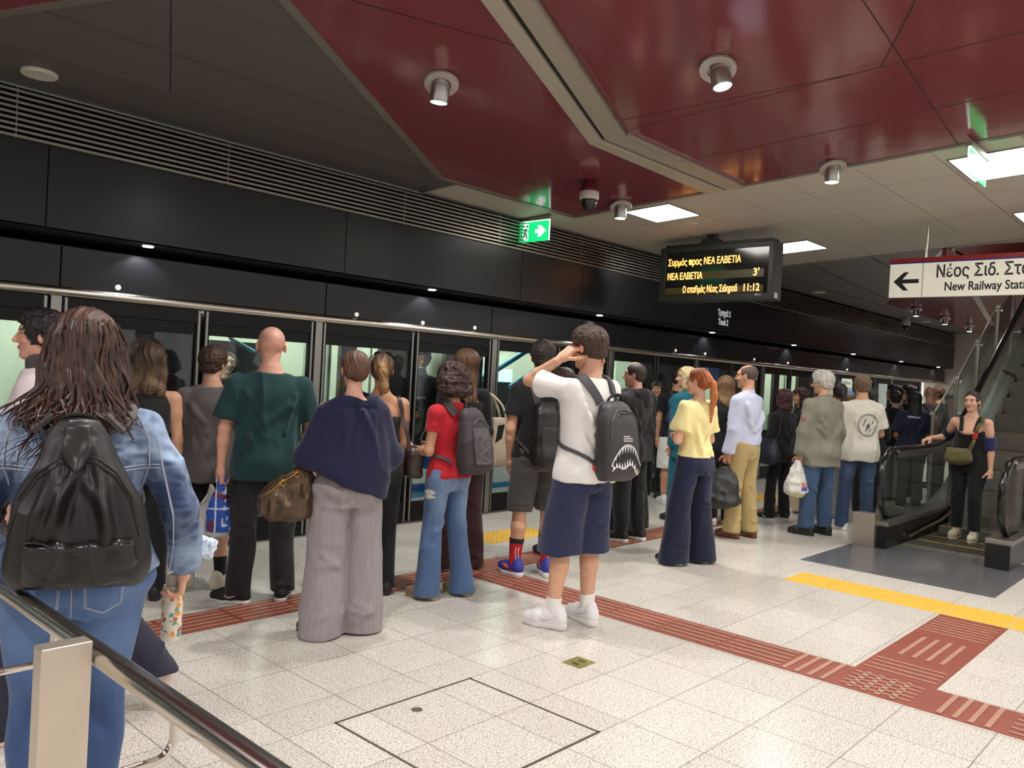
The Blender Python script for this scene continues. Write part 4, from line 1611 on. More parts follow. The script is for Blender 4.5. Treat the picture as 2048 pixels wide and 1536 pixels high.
    # ---- body ----
    def body(s, show_legs=True, leg_r=1.0, arm_r=1.0, show_hands=(True, True), brow=None, lips=None, stubble=0.0, scalp=None, bust=False):
        k, w = s.s, s.w
        F = Field(s.v)
        F.add(loft(s.torso(-.012 if arm_r == 1.0 else -.022)), .02)
        for i in (0, 1):
            F.add(cone(s.S[i], s.S[i] + (s.elb[i] - s.S[i]) * .35, .047 * k * (.5 + .5 * w) * arm_r, .046 * k * (.5 + .5 * w) * arm_r), .03)
            F.add(cone(s.S[i], s.elb[i], .047 * k * (.5 + .5 * w) * arm_r, .036 * k * (.6 + .4 * w) * arm_r), .03)
            m = s.elb[i] + (s.wri[i] - s.elb[i]) * .3
            F.add(cone(s.elb[i], m, .036 * k * (.6 + .4 * w) * arm_r, .037 * k * (.6 + .4 * w) * arm_r), .02)
            F.add(cone(m, s.wri[i], .037 * k * (.6 + .4 * w) * arm_r, .0245 * k), .015)
            if show_legs:
                H, K_, A = s.hipj[i], s.knee[i], s.ank[i]
                F.add(cone(H, K_, .076 * k * w * leg_r, .051 * k * leg_r), .03)
                F.add(cone(K_, A, .048 * k * leg_r, .034 * k * min(1, leg_r * 1.1)), .02)
                cb = K_ + (A - K_) * .33 + V3(0, -.014 * k, 0)
                F.add(cone(K_ + (A - K_) * .14 + V3(0, -.006, 0), cb, .044 * k * leg_r, .050 * k * leg_r), .03)
                F.add(cone(cb, K_ + (A - K_) * .72, .050 * k * leg_r, .034 * k * leg_r), .03)
                yw = math.radians(s.feet[i][2])
                F.add(cone(A + V3(0, 0, -.03 * k), A + rotz(yw) @ V3(0, .10 * k, -.045 * k), .030 * k, .016 * k), .01)
        nb = V3(0, -.012, 1.44 * k) + s.off(1.44 * k)
        nt = s.Hc + s.HM @ V3(0, -.022 * k, -.07 * k)
        nr = (.048 if s.female else .058) * k
        F.add(cone(nb, nb + (nt - nb) * .7, nr * 1.04, nr * .97), .035)
        for i in (0, 1):
            F.add(cone(nb + V3(0, .0, .012), s.S[i] + V3(0, -.008, -.004), .038 * k, .030 * k * arm_r), .03)
        P1, F1 = F.mesh()
        parts = [(P1, F1)]
        # head
        G = Field(s.hv)
        M, t = s.HM, s.Hc
        f = k * (.97 if s.female else 1.0) * s.hs

        def hd(prim, kk=.012, sub=False):
            G.add(xf(prim, M, t), kk, sub)
        hd(ell(np.array((0, -.014, .032)) * f, np.array((.077, .096, .084)) * f))
        hd(ell(np.array((0, .026, -.032)) * f, np.array((.060, .066, .082)) * f), .03)
        hd(ell(np.array((0, .066, -.096)) * f, np.array((.027, .024, .020)) * f), .025)
        hd(ell(np.array((0, .064, .034)) * f, np.array((.058, .032, .026)) * f), .02)
        if s.face:
            for q in (-1, 1):
                hd(ell(np.array((q * .036, .062, -.022)) * f, np.array((.024, .024, .020)) * f), .02)
                hd(ell(np.array((q * .031, .101, .010)) * f, np.array((.017, .017, .013)) * f), .012, True)
                hd(ell(np.array((q * .031, .077, .009)) * f, np.array((.0150, .0150, .0130)) * f), .003)
                hd(cone(np.array((q * .014, .092, -.030)) * f, np.array((q * .008, .098, -.028)) * f, .0085 * f, .009 * f), .008)
            hd(cone(np.array((0, .090, .016)) * f, np.array((0, .113, -.022)) * f, .0085 * f, .0115 * f), .012)
            hd(ell(np.array((0, .086, -.053)) * f, np.array((.023, .014, .0055)) * f), .005)
            hd(ell(np.array((0, .084, -.063)) * f, np.array((.020, .014, .0065)) * f), .005)
        for q in (-1, 1):
            R_ = rotz(q * .35)
            hd(ell(np.array((q * .079, -.004, -.004)) * f, np.array((.0085, .019, .031)) * f, R_), .006)
            hd(ell(np.array((q * .086, .000, .000)) * f, np.array((.005, .010, .018)) * f, R_), .004, True)
        G.add(cone(nb + (nt - nb) * .45, nt, nr * .985, nr * .93), .03)
        P2, F2 = G.mesh()
        parts.append((P2, F2))
        for i in (0, 1):
            if not show_hands[i]:
                continue
            hnd = (s.hands or (None, None))[i] or {}
            side = 1 if i == 1 else -1
            d = unit(hnd.get('dir', s.fd[i]))
            # palm faces the thigh by default
            pn = np.asarray(hnd.get('palm', (-side, .15, 0)), float)
            pn = unit(pn - d * (pn @ d))
            xx = np.cross(pn, d)
            Mh = np.stack([xx, pn, d], 1)
            th = hnd.get('thumb', None)
            sd = side
            # thumb leaves towards the front of the body
            fw = np.asarray(th if th is not None else (0, 1, .3), float)
            sd = 1 if xx @ fw > 0 else -1
            Hf = Field(max(.0036, s.hv * .72))
            hand_field(Hf, Mh, s.wri[i] + d * .012, sd, hnd.get('curl', .42), s.s * (.92 if s.female else 1.0), hnd.get('spread', .05))
            parts.append(Hf.mesh())
        P = np.concatenate([p for p, f_ in parts])
        o = 0
        FF = []
        for p, f_ in parts:
            FF.append(f_ + o)
            o += len(p)
        FF = np.concatenate(FF)
        # skin colour, with lips, brows, cheeks
        c = np.tile(s.skinc, (len(P), 1))
        L = (P - s.Hc) @ s.HM / f
        headm = np.linalg.norm(P - s.Hc, axis=1) < .16 * k
        warm = np.exp(-((np.abs(L[:, 0]) - .04) ** 2 + (L[:, 1] - .075) ** 2 + (L[:, 2] + .022) ** 2) / .02 ** 2) * .35
        c = c * (1 - warm[:, None] * headm[:, None] * np.array([.05, .28, .28]))
        earm = (np.abs(L[:, 0]) > .074) & (np.abs(L[:, 2]) < .04) & headm
        c[earm] *= np.array([1.0, .90, .88])
        if s.face:
            lp = (np.abs(L[:, 0]) < .023) & (np.abs(L[:, 2] + .058) < .0095) & (L[:, 1] > .082) & headm
            c[lp] = c[lp] * .45 + np.array(lips if lips else rgb(176, 96, 90)) * .55
            bw = (np.abs(np.abs(L[:, 0]) - .033) < .020) & (np.abs(L[:, 2] - .031 + .12 * np.maximum(0, np.abs(L[:, 0]) - .03)) < .0055) & (L[:, 1] > .05) & headm
            c[bw] = np.array(brow if brow else rgb(58, 40, 30)) * .8 + c[bw] * .2
            if stubble:
                st = headm & (L[:, 2] < -.03) & (L[:, 1] > -.01) & (L[:, 2] > -.125)
                c[st] = c[st] * (1 - stubble) + np.array(rgb(92, 76, 68)) * stubble
            el = (np.abs(np.abs(L[:, 0]) - .031) < .0155) & (np.abs(L[:, 2] - .0105) < .0042) & (L[:, 1] > .078) & headm
            c[el] = c[el] * .25 + np.array(rgb(60, 44, 38)) * .75
        if scalp is not None:
            sm = headm & (L[:, 2] + .55 * L[:, 1] + .25 * np.minimum(0, -L[:, 1]) > -.03 + scalp[1]) & (L[:, 1] < .07) & ~earm & (L[:, 2] > -.06)
            c[sm] = c[sm] * (1 - scalp[0]) + np.array(scalp[2]) * scalp[0]
        ob = np_mesh('body', P, FF, skin_m, s.root, c)
        if s.face:
            for q in (-1, 1):
                p = s.Hc + s.HM @ (np.array((q * .031, .0815, .0085)) * f)
                e = MB().lathe([(.0015, .0107), (.0045, .0101), (.0065, .0089), (.0090, .0062), (.0107, 0), (.0078, -.0074)], (0, 0, 0), 14)
                me = bpy.data.meshes.new('eye')
                me.from_pydata(e.v, [], e.f)
                me.transform(Matrix.Rotation(-PI / 2, 4, 'X'))
                me.transform(Matrix([list(s.HM[0]) + [0], list(s.HM[1]) + [0], list(s.HM[2]) + [0], [0, 0, 0, 1]]))
                eo = link('eye', me, [eye_m, iris_m], s.root, True)
                for pg in me.polygons:
                    if pg.index < 28 or len(pg.vertices) > 4:
                        pg.material_index = 1
                eo.location = p
        return ob

    # ---- garments ----
    def cloth(s, name, F, material, amp=.004, seed=0, lines=(), scale=(7, 7, 3.2), paint=None, it=1, label=None, extra=None):
        P, Q = F.mesh()
        P = relax(P, Q, it)
        N = vnormals(P, Q)
        sc = np.array(scale) / s.s
        amp = amp * 1.45
        d = (ridged(P * sc + s.seed * 3.1, seed) ** 2 - .35) * amp + (noise3(P * sc * 2.3 + 9.7, seed + 5) - .5) * amp * .6
        if len(lines):
            d = d + folds(P, lines) * 1.3
        if extra is not None:
            d = d + extra(P, N)
        P = P + N * d[:, None]
        tint = paint(P, N) if paint else None
        o = np_mesh(name, P, Q, material, s.root, tint)
        if label:
            o['label'] = label
        return o

    def top(s, material, name='shirt', ease=.018, hem=.86, flare=.012, sleeve=.55, sl_ease=.020, sl_flare=.010, neck=1.462, amp=.009, seed=0, lines=None, fore=None, paint=None, cuff=None, neck_cut=None, extra=None, sections=None, drop=0.0, label=None, straps=None, kshould=.03, v=None, topcut=None):
        """sleeve: fraction of the upper arm covered; fore: fraction of the forearm covered"""
        k = s.s
        F = Field(v or s.v)
        lf = loft(sections if sections is not None else s.torso(ease, hem * k, neck * k, flare))
        F.add(cut(lf, *topcut) if topcut else lf, .02)
        for i in (0, 1):
            if sleeve <= 0:
                continue
            u = unit(s.elb[i] - s.S[i])
            if straps is None:
                nb = V3(0, -.012, 1.43 * k) + s.off(1.44 * k)
                F.add(cone(nb, s.S[i] + V3(0, -.008, -.006), .044 * k + ease * .5, .036 * k + ease * .6), kshould)
            E = s.S[i] + (s.elb[i] - s.S[i]) * sleeve
            r0 = .046 * k * (.5 + .5 * s.w) + sl_ease * .7
            r1 = .044 * k * (.5 + .5 * s.w) + sl_ease + sl_flare
            if fore is None:
                F.add(cut(cone(s.S[i], E + u * .03, r0, r1), E, u), kshould)
            else:
                F.add(cone(s.S[i], s.elb[i], r0, .040 * k * (.6 + .4 * s.w) + sl_ease), kshould)
                W = s.elb[i] + (s.wri[i] - s.elb[i]) * fore
                f = s.fd[i]
                F.add(cut(cone(s.elb[i], W + f * .02, .040 * k * (.6 + .4 * s.w) + sl_ease, .030 * k + sl_ease * .75 + sl_flare), W, f), .02)
        if neck_cut:
            F.add(neck_cut, .008, True)
        rnd = random.Random(s.seed * 17 + seed)
        if lines is None:
            lines = []
            for _ in range(12):     # drag folds over back and front
                side = rnd.choice((-1, 1))
                yb = rnd.choice((-1, -1, 1)) * .11 * k
                x0 = side * rnd.uniform(.08, .17) * k * s.w
                x1 = x0 - side * rnd.uniform(.03, .16) * k
                z0 = rnd.uniform(1.15, 1.36) * k
                z1 = z0 - rnd.uniform(.12, .30) * k
                o0, o1 = s.off(z0), s.off(z1)
                lines.append((V3(x0, yb, z0) + o0, V3(x1, yb * 1.02, max(z1, hem * k)) + o1, rnd.uniform(.018, .034), rnd.uniform(.005, .011) * (amp / .009)))
            for i in (0, 1):       # sleeve folds
                for _ in range(3):
                    a = s.S[i] + (s.elb[i] - s.S[i]) * rnd.uniform(.05, .5)
                    q = V3(rnd.uniform(-.04, .04), rnd.uniform(-.05, .05), rnd.uniform(-.03, .03))
                    lines.append((a + q, a - q + (s.elb[i] - s.S[i]) * .3, .016, .005 * (amp / .008)))
        return s.cloth(name, F, material, amp, seed + 11, lines, paint=paint, extra=extra, label=label, it=3)

    def trousers(s, material, name='trousers', prof=None, waist=1.03, ease=.014, amp=.007, seed=0, paint=None, hem=None, k_leg=.02, lines=None, extra=None, label=None, fold_n=7, pelvis=None, v=None):
        k, w = s.s, s.w
        prof = prof or [(-.06, .092, .085, .105), (.1, .094, .088, .098), (.3, .082, .080, .082), (.5, .070, .068, .072), (.75, .066, .066, .070), (1.0, .066, .070, .070)]
        F = Field(v or s.v)
        P = pelvis or s.torso(ease, .80 * k, waist * k)
        F.add(loft(P), .015)
        for i in (0, 1):
            q = [(t, rx * (w if t < .4 else .5 + .5 * w), rf, rb) for t, rx, rf, rb in prof]
            F.add(loft(s.leg_sec(i, q)), k_leg)
        if lines is None:
            rnd = random.Random(s.seed * 31 + seed)
            lines = []
            for i in (0, 1):
                H, K_, A = s.hipj[i], s.knee[i], s.ank[i]
                for _ in range(fold_n):
                    t = rnd.choice((.05, .12, .45, .5, .55, .85, .92, .96)) + rnd.uniform(-.04, .04)
                    if t > prof[-1][0] - .03:
                        t = prof[-1][0] * rnd.uniform(.5, .9)
                    p = H + (K_ - H) * t * 2 if t < .5 else K_ + (A - K_) * (t - .5) * 2
                    r = float(np.interp(t, [q[0] for q in prof], [q[1] for q in prof])) * k
                    yb = rnd.choice((-1, -1, 1)) * r
                    dx = rnd.uniform(.5, 1) * r
                    dz = rnd.uniform(-.06, .06)
                    lines.append((p + V3(-dx, yb, dz), p + V3(dx, yb, -dz), rnd.uniform(.016, .030), rnd.uniform(.002, .005) * amp / .007))
            lines.append((V3(0, -.13 * k, .84 * k), V3(.09 * k, -.13 * k, .76 * k), .014, .006))
            lines.append((V3(0, -.13 * k, .84 * k), V3(-.09 * k, -.13 * k, .76 * k), .014, .006))
        return s.cloth(name, F, material, amp, seed + 23, lines, (6, 6, 3), paint, extra=extra, label=label)

    def shoe(s, i, upper, sole_m, lace_m=None, stripe=None, high=.0, length=1.0, platform=.0, name='shoe', label=None, v=None, swoosh=None, patch=None):
        k = s.s * length
        A = s.ank[i]
        f = s.feet[i]
        lift = f[3] if len(f) > 3 else 0
        pitch = f[5] if len(f) > 5 else 0
        M = rotz(math.radians(f[2])) @ rotx(math.radians(-pitch))
        t = V3(A[0], A[1], lift) + (rotz(math.radians(f[2])) @ V3(0, 0, 0))
        if pitch:
            t = A - M @ V3(0, 0, .085 * s.s)
        vv = v or max(.004, s.v * .62)
        pf = .012 + platform

        def T(p):
            return np.array([p[0] * k, p[1] * k, p[2] * s.s])
        F = Field(vv)
        for (a, b, ra, rb) in [((0, -.045, .05 + pf), (0, .02, .052 + pf), .037, .038), ((0, -.045, .05 + pf), (0, -.035, .085 + pf + high), .036, .034), ((0, .02, .052 + pf), (0, .085, .036 + pf), .039, .037),
                               ((0, .0, .085 + pf + high), (0, .02, .06 + pf), .035, .036), ((0, .085, .034 + pf), (.004 * (1 if i == 0 else -1), .148, .026 + pf), .041, .030), ((0, -.050, .026 + pf), (0, .03, .026 + pf), .036, .036), ((0, .03, .026 + pf), (0, .092, .026 + pf), .036, .0425), ((0, .092, .026 + pf), (.004 * (1 if i == 0 else -1), .150, .020 + pf), .0425, .029)]:
            F.add(xf(cone(T(a), T(b), ra * k, rb * k), M, t), .018)
        F.add(xf(cone(T((0, -.002, .075)), T((0, -.008, .16)), .030 * k, .033 * k), M, t), .006, True)
        F.add(xf(rbox((0, .04 * k, -.05 + pf * .6 + .006), (.1, .3, .05), .001), M, t), .004, True)
        P, Q = F.mesh()
        so = np_mesh(name, P, Q, upper, s.root)
        if label:
            so['label'] = label
        G = Field(vv)
        hs = (.013 + platform * .55)
        for (a, b, ra, rb) in [((0, -.052, hs), (0, .03, hs), .038, .036), ((0, .03, hs), (0, .095, hs), .036, .044), ((0, .095, hs), (.005 * (1 if i == 0 else -1), .152, hs + .003), .044, .030)]:
            pr = cone(T(a), T(b), ra * k, rb * k)
            pr = cut(cut(pr, (0, 0, hs + .013 + platform * .5), (0, 0, 1)), (0, 0, .0008), (0, 0, -1))
            G.add(xf(pr, M, t), .006)
        P2, Q2 = G.mesh()
        np_mesh('sole', P2, Q2, sole_m, so)
        bvh = None

        def surf(path, r, nm, m_, n=6, flat=1.0):
            """small raised line that hugs the upper"""
            pts = []
            for q in path:
                o = M @ T(q[:3]) + t
                d = M @ np.array(q[3:6], float)
                h = bvh.ray_cast(Vector(o), Vector(d))
                if h[0] is not None:
                    pts.append(h[0] + h[1] * .0012)
            if len(pts) > 1:
                MB().tube(pts, r, n, flat=flat).build(nm, m_, so, auto=60)
        if lace_m or stripe or swoosh:
            bvh = BVHTree.FromPolygons([Vector(p) for p in P], [tuple(q) for q in Q])
        if lace_m:
            b = MB()
            for j in range(4):
                y = .035 + j * .017
                pts = []
                for xq in (-.02, -.008, .008, .02):
                    o = M @ T((xq, y, .2)) + t
                    h = bvh.ray_cast(Vector(o), Vector(M @ np.array([0, -.2, -1.])))
                    if h[0] is not None:
                        pts.append(h[0] + h[1] * .002)
                if len(pts) > 2:
                    b.tube(pts, .0028, 6)
            if b.v:
                b.build('laces', lace_m, so, auto=60)
        if stripe:
            for sd in (-1, 1):
                for j in range(3):
                    y = .012 + j * .020
                    surf([(sd * .12, y + .018 * q, .030 + pf + .012 * q, -sd, 0, 0) for q in (0, .7, 1.4, 2.1)], .0042, 'stripe', stripe, 6)
        if swoosh:
            for sd in (-1, 1):
                surf([(sd * .12, .065, .048 + pf, -sd, 0, 0), (sd * .12, .055, .034 + pf, -sd, 0, 0), (sd * .12, .03, .030 + pf, -sd, 0, 0), (sd * .12, .0, .040 + pf, -sd, 0, 0), (sd * .12, -.05, .062 + pf, -sd, 0, 0)],
                     [.002, .006, .007, .005, .0015], 'side_mark', swoosh, 6)
        return so

    def sock(s, i, m, h=.12, name='sock'):
        A = s.ank[i]
        K_ = s.knee[i]
        F = Field(max(.004, s.v * .65))
        d = unit(K_ - A)
        F.add(cut(cone(A - d * .03, A + d * (h + .03), .0385 * s.s, (.0385 + .09 * h) * s.s), A + d * h, d), .01)
        return s.cloth(name, F, m, .0015, 3)

    # ---- hair ----
    def hair(s, style, c1, c2=None, seed=0, vol=1.0, length=.2, name='hair', v=None, strands=.006, top=1.0):
        k = s.s * (.97 if s.female else 1.0) * s.hs
        c1 = np.array(c1)
        c2 = np.array(c2) if c2 is not None else c1 * 1.6
        F = Field(v or s.hv)
        M, t = s.HM, s.Hc

        def hd(prim, kk=.012, sub=False):
            F.add(xf(prim, M, t), kk, sub)

        def e(c, r, kk=.02, sub=False):
            hd(ell(np.array(c) * k, np.array(r) * k), kk, sub)
        dirv = V3(0, 0, 1)
        if style in ('short', 'crop', 'fade'):
            g = {'short': .014, 'crop': .006, 'fade': .010}[style] * vol
            e((0, -.016, .034), (.077 + g, .096 + g, .084 + g))
            if style != 'crop':
                e((0, .030, .078), (.062 * top, .062, .040 + g * .8), .03)
            if style == 'short':
                e((0, -.055, -.03), (.062 + g * .3, .050 + g * .3, .05), .02)
            else:
                e((0, -.05, -.025), (.066, .050, .045), .02)
            # clear the face, ears and nape
            hd(rbox(np.array((0, .118, -.055)) * k, np.array((.2, .068, .115)) * k, .02 * k, rotx(-.25)), .012, True)
            hd(rbox(np.array((0, .04, -.128)) * k, np.array((.2, .22, .060)) * k, .01 * k), .012, True)
            for q in (-1, 1):
                e((q * .095, .012, -.022), (.030, .030, .046), .012, True)
        elif style == 'bald_ring':
            e((0, -.016, .034), (.0810, .1000, .0880))
            e((0, .035, .122), (.060, .100, .052), .02, True)
            hd(rbox(np.array((0, .118, -.045)) * k, np.array((.2, .072, .2)) * k, .02 * k), .012, True)
            hd(rbox(np.array((0, .04, -.122)) * k, np.array((.2, .22, .060)) * k, .01 * k), .012, True)
            for q in (-1, 1):
                e((q * .095, .012, -.022), (.030, .028, .042), .012, True)
        elif style in ('bun', 'ponytail', 'updo'):
            e((0, -.018, .034), (.083, .101, .090))
            e((0, -.06, -.02), (.066, .052, .055), .03)
            hd(rbox(np.array((0, .135, -.035)) * k, np.array((.2, .072, .14)) * k, .03 * k, rotx(-.42)), .015, True)
            e((0, .105, .030), (.060, .064, .074), .012, True)
            for q in (-1, 1):
                e((q * .095, .02, -.03), (.028, .034, .040), .012, True)
            hd(rbox(np.array((0, .05, -.13)) * k, np.array((.2, .22, .055)) * k, .01 * k), .012, True)
            if style == 'bun':
                e((0, -.105, .0), (.048, .040, .052), .015)
            elif style == 'updo':
                e((0, -.085, -.005), (.055, .040, .060), .02)
            else:
                a = np.array((0, -.112, .030)) * k
                F.add(cone(M @ (np.array((0, -.09, .035)) * k) + t, M @ a + t, .022 * k, .018 * k), .01)
                p = M @ a + t
                pts = [p, p + V3(0, -.045, -.05) * k, p + V3(.01, -.055, -.16) * k, p + V3(.0, -.035, -length - .05) * k]
                rr = [.016, .026, .028, .008]
                for j in range(3):
                    F.add(cone(pts[j], pts[j + 1], rr[j] * k * vol, rr[j + 1] * k * vol), .02)
        else:  # long, wavy, bob, curly: a mass that hangs from the crown
            g = .016 * vol
            e((0, -.020, .036), (.078 + g, .098 + g, .084 + g))
            L = length
            zt, zb = s.Hc[2] + .04 * k, s.Hc[2] - L
            bx = {'long': .082, 'wavy': .105, 'bob': .100, 'curly': .118}[style] * k * vol
            cy = -.036 * k
            fr = V3(0, cy, 0)
            o = M @ fr
            sec = []
            for q, mult, dy in ((0, .80, 0), (.25, .97, 0), (.5, 1.0, -.006), (.8, .98, -.016), (1.0, .66, -.02)):
                sec.append([zt + (zb - zt) * q, t[0] + o[0] * (1 - .2 * q), t[1] + o[1] + dy * k, bx * mult, .074 * k * vol * mult, .078 * k * vol * mult])
            F.add(loft(sec), .03)
            wd = .072 if style != 'long' else .066
            hd(rbox(np.array((0, .098, -.075)) * k, np.array((wd, .092, .115)) * k, .03 * k), .012, True)
        P, Q = F.mesh()
        P = relax(P, Q, 1)
        N = vnormals(P, Q)
        L = (P - t) @ M
        ang = np.arctan2(L[:, 0], -L[:, 1])
        rad = np.hypot(L[:, 0], L[:, 1])
        if style in ('curly',):
            d = (ridged(P * 34 + seed, seed) - .4) * .020 + (noise3(P * 80, seed + 2) - .5) * .010
        elif style in ('short', 'fade'):
            d = (ridged(np.stack([L[:, 0] * 70, L[:, 1] * 45, L[:, 2] * 38], 1) + seed, seed) - .45) * .009 * vol + (ridged(np.stack([L[:, 0] * 170, L[:, 1] * 110, L[:, 2] * 90], 1), seed + 1) - .45) * .006
        elif style == 'crop' or style == 'bald_ring':
            d = (noise3(P * 160, seed) - .5) * .002
        else:
            wav = .9 if style == 'long' else 2.4
            q = np.stack([ang * 9 + wav * np.sin(L[:, 2] * 26 + ang * 2), L[:, 2] * 4.5, rad * 5], 1)
            d = (ridged(q, seed) - .5) * strands * 1.6 + (ridged(q * np.array([2.7, 1.4, 1]), seed + 3) - .5) * strands
        if style in ('wavy', 'long', 'bob'):
            tt = np.clip((s.Hc[2] - .01 - P[:, 2]) / max(length, .08), 0, 1.1)
            am = {'wavy': .016, 'long': .004, 'bob': .006}[style] * vol
            nz = noise3(np.stack([ang * 1.6, P[:, 2] * 7, rad * 0], 1) + seed, seed + 9)
            d = d + am * tt * np.sin(P[:, 2] * 42 + ang * 2.6 + nz * 6)
            P[:, 2] += (noise3(np.stack([ang * 5, rad * 20, P[:, 2] * 0], 1), seed + 4) - .5) * .085 * np.clip(tt - .55, 0, 1) * (1.4 if style == 'wavy' else .8)
        P = P + N * d[:, None]
        stn = ridged(np.stack([ang * 16 + np.sin(L[:, 2] * 22), L[:, 2] * 5, rad * 4], 1), seed + 7)
        if style in ('bun', 'ponytail', 'updo'):
            stn = ridged(np.stack([L[:, 0] * 70, L[:, 2] * 22, L[:, 1] * 4], 1), seed + 7)
        mixv = np.clip((stn - .45) * 1.6, 0, 1) ** 1.3
        if style == 'ponytail':
            mixv = np.clip(mixv * .35 + np.clip((-.085 - L[:, 1]) * 30, 0, .8), 0, 1)
        elif style in ('updo', 'bun'):
            mixv = mixv * .45
        if style in ('wavy', 'long'):
            mixv = np.clip(mixv * (.35 + 1.1 * np.clip((s.Hc[2] - P[:, 2]) / max(length, .1), 0, 1)), 0, 1)
        col = c1 * (1 - mixv[:, None]) + c2 * mixv[:, None]
        return np_mesh(name, P, Q, hair_m, s.root, col)

    def W(s, p):
        """local point to world"""
        a = math.radians(s.yaw)
        return rotz(a) @ np.asarray(p, float) + V3(s.pos[0], s.pos[1], 0)


def back_surface(objs):
    """ray target made of several meshes that share a parent space"""
    vs, fs = [], []
    for o in objs:
        off = len(vs)
        vs += [v.co.copy() for v in o.data.vertices]
        fs += [tuple(i + off for i in p.vertices) for p in o.data.polygons]
    return BVHTree.FromPolygons(vs, fs)


def decal(bvh, poly, fo, d, name, m, parent, lift=.0018, sub=3, holes=None):
    """patch of thin material laid on a surface: poly in (u, v), fo(u, v) gives the ray origin, d the ray direction"""
    bm = bmesh.new()
    vs = [bm.verts.new((u, v, 0)) for u, v in poly]
    f = bm.faces.new(vs)
    bmesh.ops.triangulate(bm, faces=[f])
    for _ in range(sub):
        bmesh.ops.subdivide_edges(bm, edges=[e for e in bm.edges if e.calc_length() > .012], cuts=1)
        bmesh.ops.triangulate(bm, faces=bm.faces[:])
    dv = Vector(d).normalized()
    dead = []
    for v in bm.verts:
        h = bvh.ray_cast(Vector(fo(v.co.x, v.co.y)), dv)
        if h[0] is None:
            dead.append(v)
        else:
            v.co = h[0] - dv * lift
    bmesh.ops.delete(bm, geom=dead, context='VERTS')
    bmesh.ops.solidify(bm, geom=bm.faces[:], thickness=.0006)
    me = bpy.data.meshes.new(name)
    bm.to_mesh(me)
    bm.free()
    return link(name, me, m, parent, True)


def hug(bvh, uv, fo, d, r, lift=.001):
    dv = Vector(d).normalized()
    pts = []
    for (u, v) in uv:
        h = bvh.ray_cast(Vector(fo(u, v)), dv)
        if h[0] is not None:
            pts.append(h[0] - dv * lift)
    return pts


def dense(uv, n=8):
    out = []
    for (a, b) in zip(uv[:-1], uv[1:]):
        for k in range(n):
            out.append((a[0] + (b[0] - a[0]) * k / n, a[1] + (b[1] - a[1]) * k / n))
    out.append(uv[-1])
    return out


def ribbon(path, w, th, nrm, name, m, parent, bevel=.002):
    """flat strap along a path; nrm: outward normals per point"""
    b = MB()
    P = [Vector(p) for p in path]
    n = len(P)
    vs = []
    for i, p in enumerate(P):
        t = (P[min(i + 1, n - 1)] - P[max(i - 1, 0)]).normalized()
        nn = Vector(nrm[i])
        nn = (nn - t * nn.dot(t)).normalized()
        sd = t.cross(nn)
        ww = w[i] if isinstance(w, (list, tuple)) else w
        for a, c in ((-1, 0), (1, 0), (1, 1), (-1, 1)):
            vs.append(p + sd * (a * ww / 2) + nn * (c * th))
    fs = []
    for i in range(n - 1):
        for q in range(4):
            a, c = i * 4 + q, i * 4 + (q + 1) % 4
            fs.append((a, c, c + 4, a + 4))
    fs += [(0, 1, 2, 3), tuple((n - 1) * 4 + q for q in (3, 2, 1, 0))]
    b.add(vs, fs)
    return b.build(name, m, parent, auto=50, bevel=bevel)


def spline(pts, n=8):
    P = [np.asarray(p, float) for p in pts]
    P = [2 * P[0] - P[1]] + P + [2 * P[-1] - P[-2]]
    out = []
    for i in range(1, len(P) - 2):
        for k in range(n):
            t = k / n
            out.append(.5 * ((2 * P[i]) + (-P[i - 1] + P[i + 1]) * t + (2 * P[i - 1] - 5 * P[i] + 4 * P[i + 1] - P[i + 2]) * t * t + (-P[i - 1] + 3 * P[i] - 3 * P[i + 1] + P[i + 2]) * t ** 3))
    out.append(P[-2])
    return out
# ------------------------------------------------------------------ fabrics
f_black = fabric('fabric_black', rgb(30, 30, 32))
f_black2 = fabric('fabric_soft_black', rgb(40, 39, 41))
f_white = fabric('fabric_white', rgb(232, 230, 226))
f_offwhite = fabric('fabric_off_white', rgb(226, 222, 208))
f_green = fabric('fabric_dark_green', rgb(30, 62, 62))
f_grey = fabric('fabric_grey', rgb(104, 98, 100))
f_navy = fabric('fabric_navy', rgb(31, 32, 62))
f_navysh = fabric('fabric_navy_shorts', rgb(44, 49, 78))
f_red = fabric('fabric_red', rgb(186, 36, 48))
f_yellow = fabric('fabric_yellow', rgb(242, 228, 164))
f_sky = fabric('fabric_sky', rgb(196, 202, 226), .6)
f_khaki = fabric('fabric_khaki', rgb(186, 164, 114))
f_teal = fabric('fabric_teal', rgb(26, 98, 116))
f_jacket = fabric('fabric_grey_olive', rgb(134, 132, 118))
f_pink = fabric('fabric_pale_pink', rgb(232, 218, 222))
f_lav = fabric('fabric_lavender', rgb(172, 164, 206))
f_dkgrey = fabric('fabric_dark_grey', rgb(76, 75, 74))
f_maroon = fabric('fabric_dark_maroon', rgb(50, 26, 26))
f_silver = fabric('fabric_silver', rgb(176, 174, 176), .5)
f_beige = fabric('fabric_beige', rgb(206, 186, 156))
f_linen = mat('linen_grey', rgb(150, 142, 144), .9, var=(90, .10, (1, 1, .05)), bump=(300, .3, (1, 1, .12), .004), sheen=.1, spec=.2)
f_denim = fabric_attr('denim', .85, .18, 500)
f_stripe = mat('striped_knit', (0.5, 0.5, 0.5), .85, attr='tint')
leather_w = mat('leather_white', rgb(234, 232, 234), .42, bump=(60, .05), var=(20, .03))
sole_w = mat('sole_white', rgb(226, 224, 222), .55)
sole_cream = mat('sole_cream', rgb(214, 204, 180), .6)
sole_b = mat('sole_black', rgb(30, 29, 28), .6)
shoe_b = mat('shoe_black', rgb(30, 29, 30), .6, bump=(200, .1))
shoe_br = mat('shoe_brown', rgb(112, 66, 42), .45)
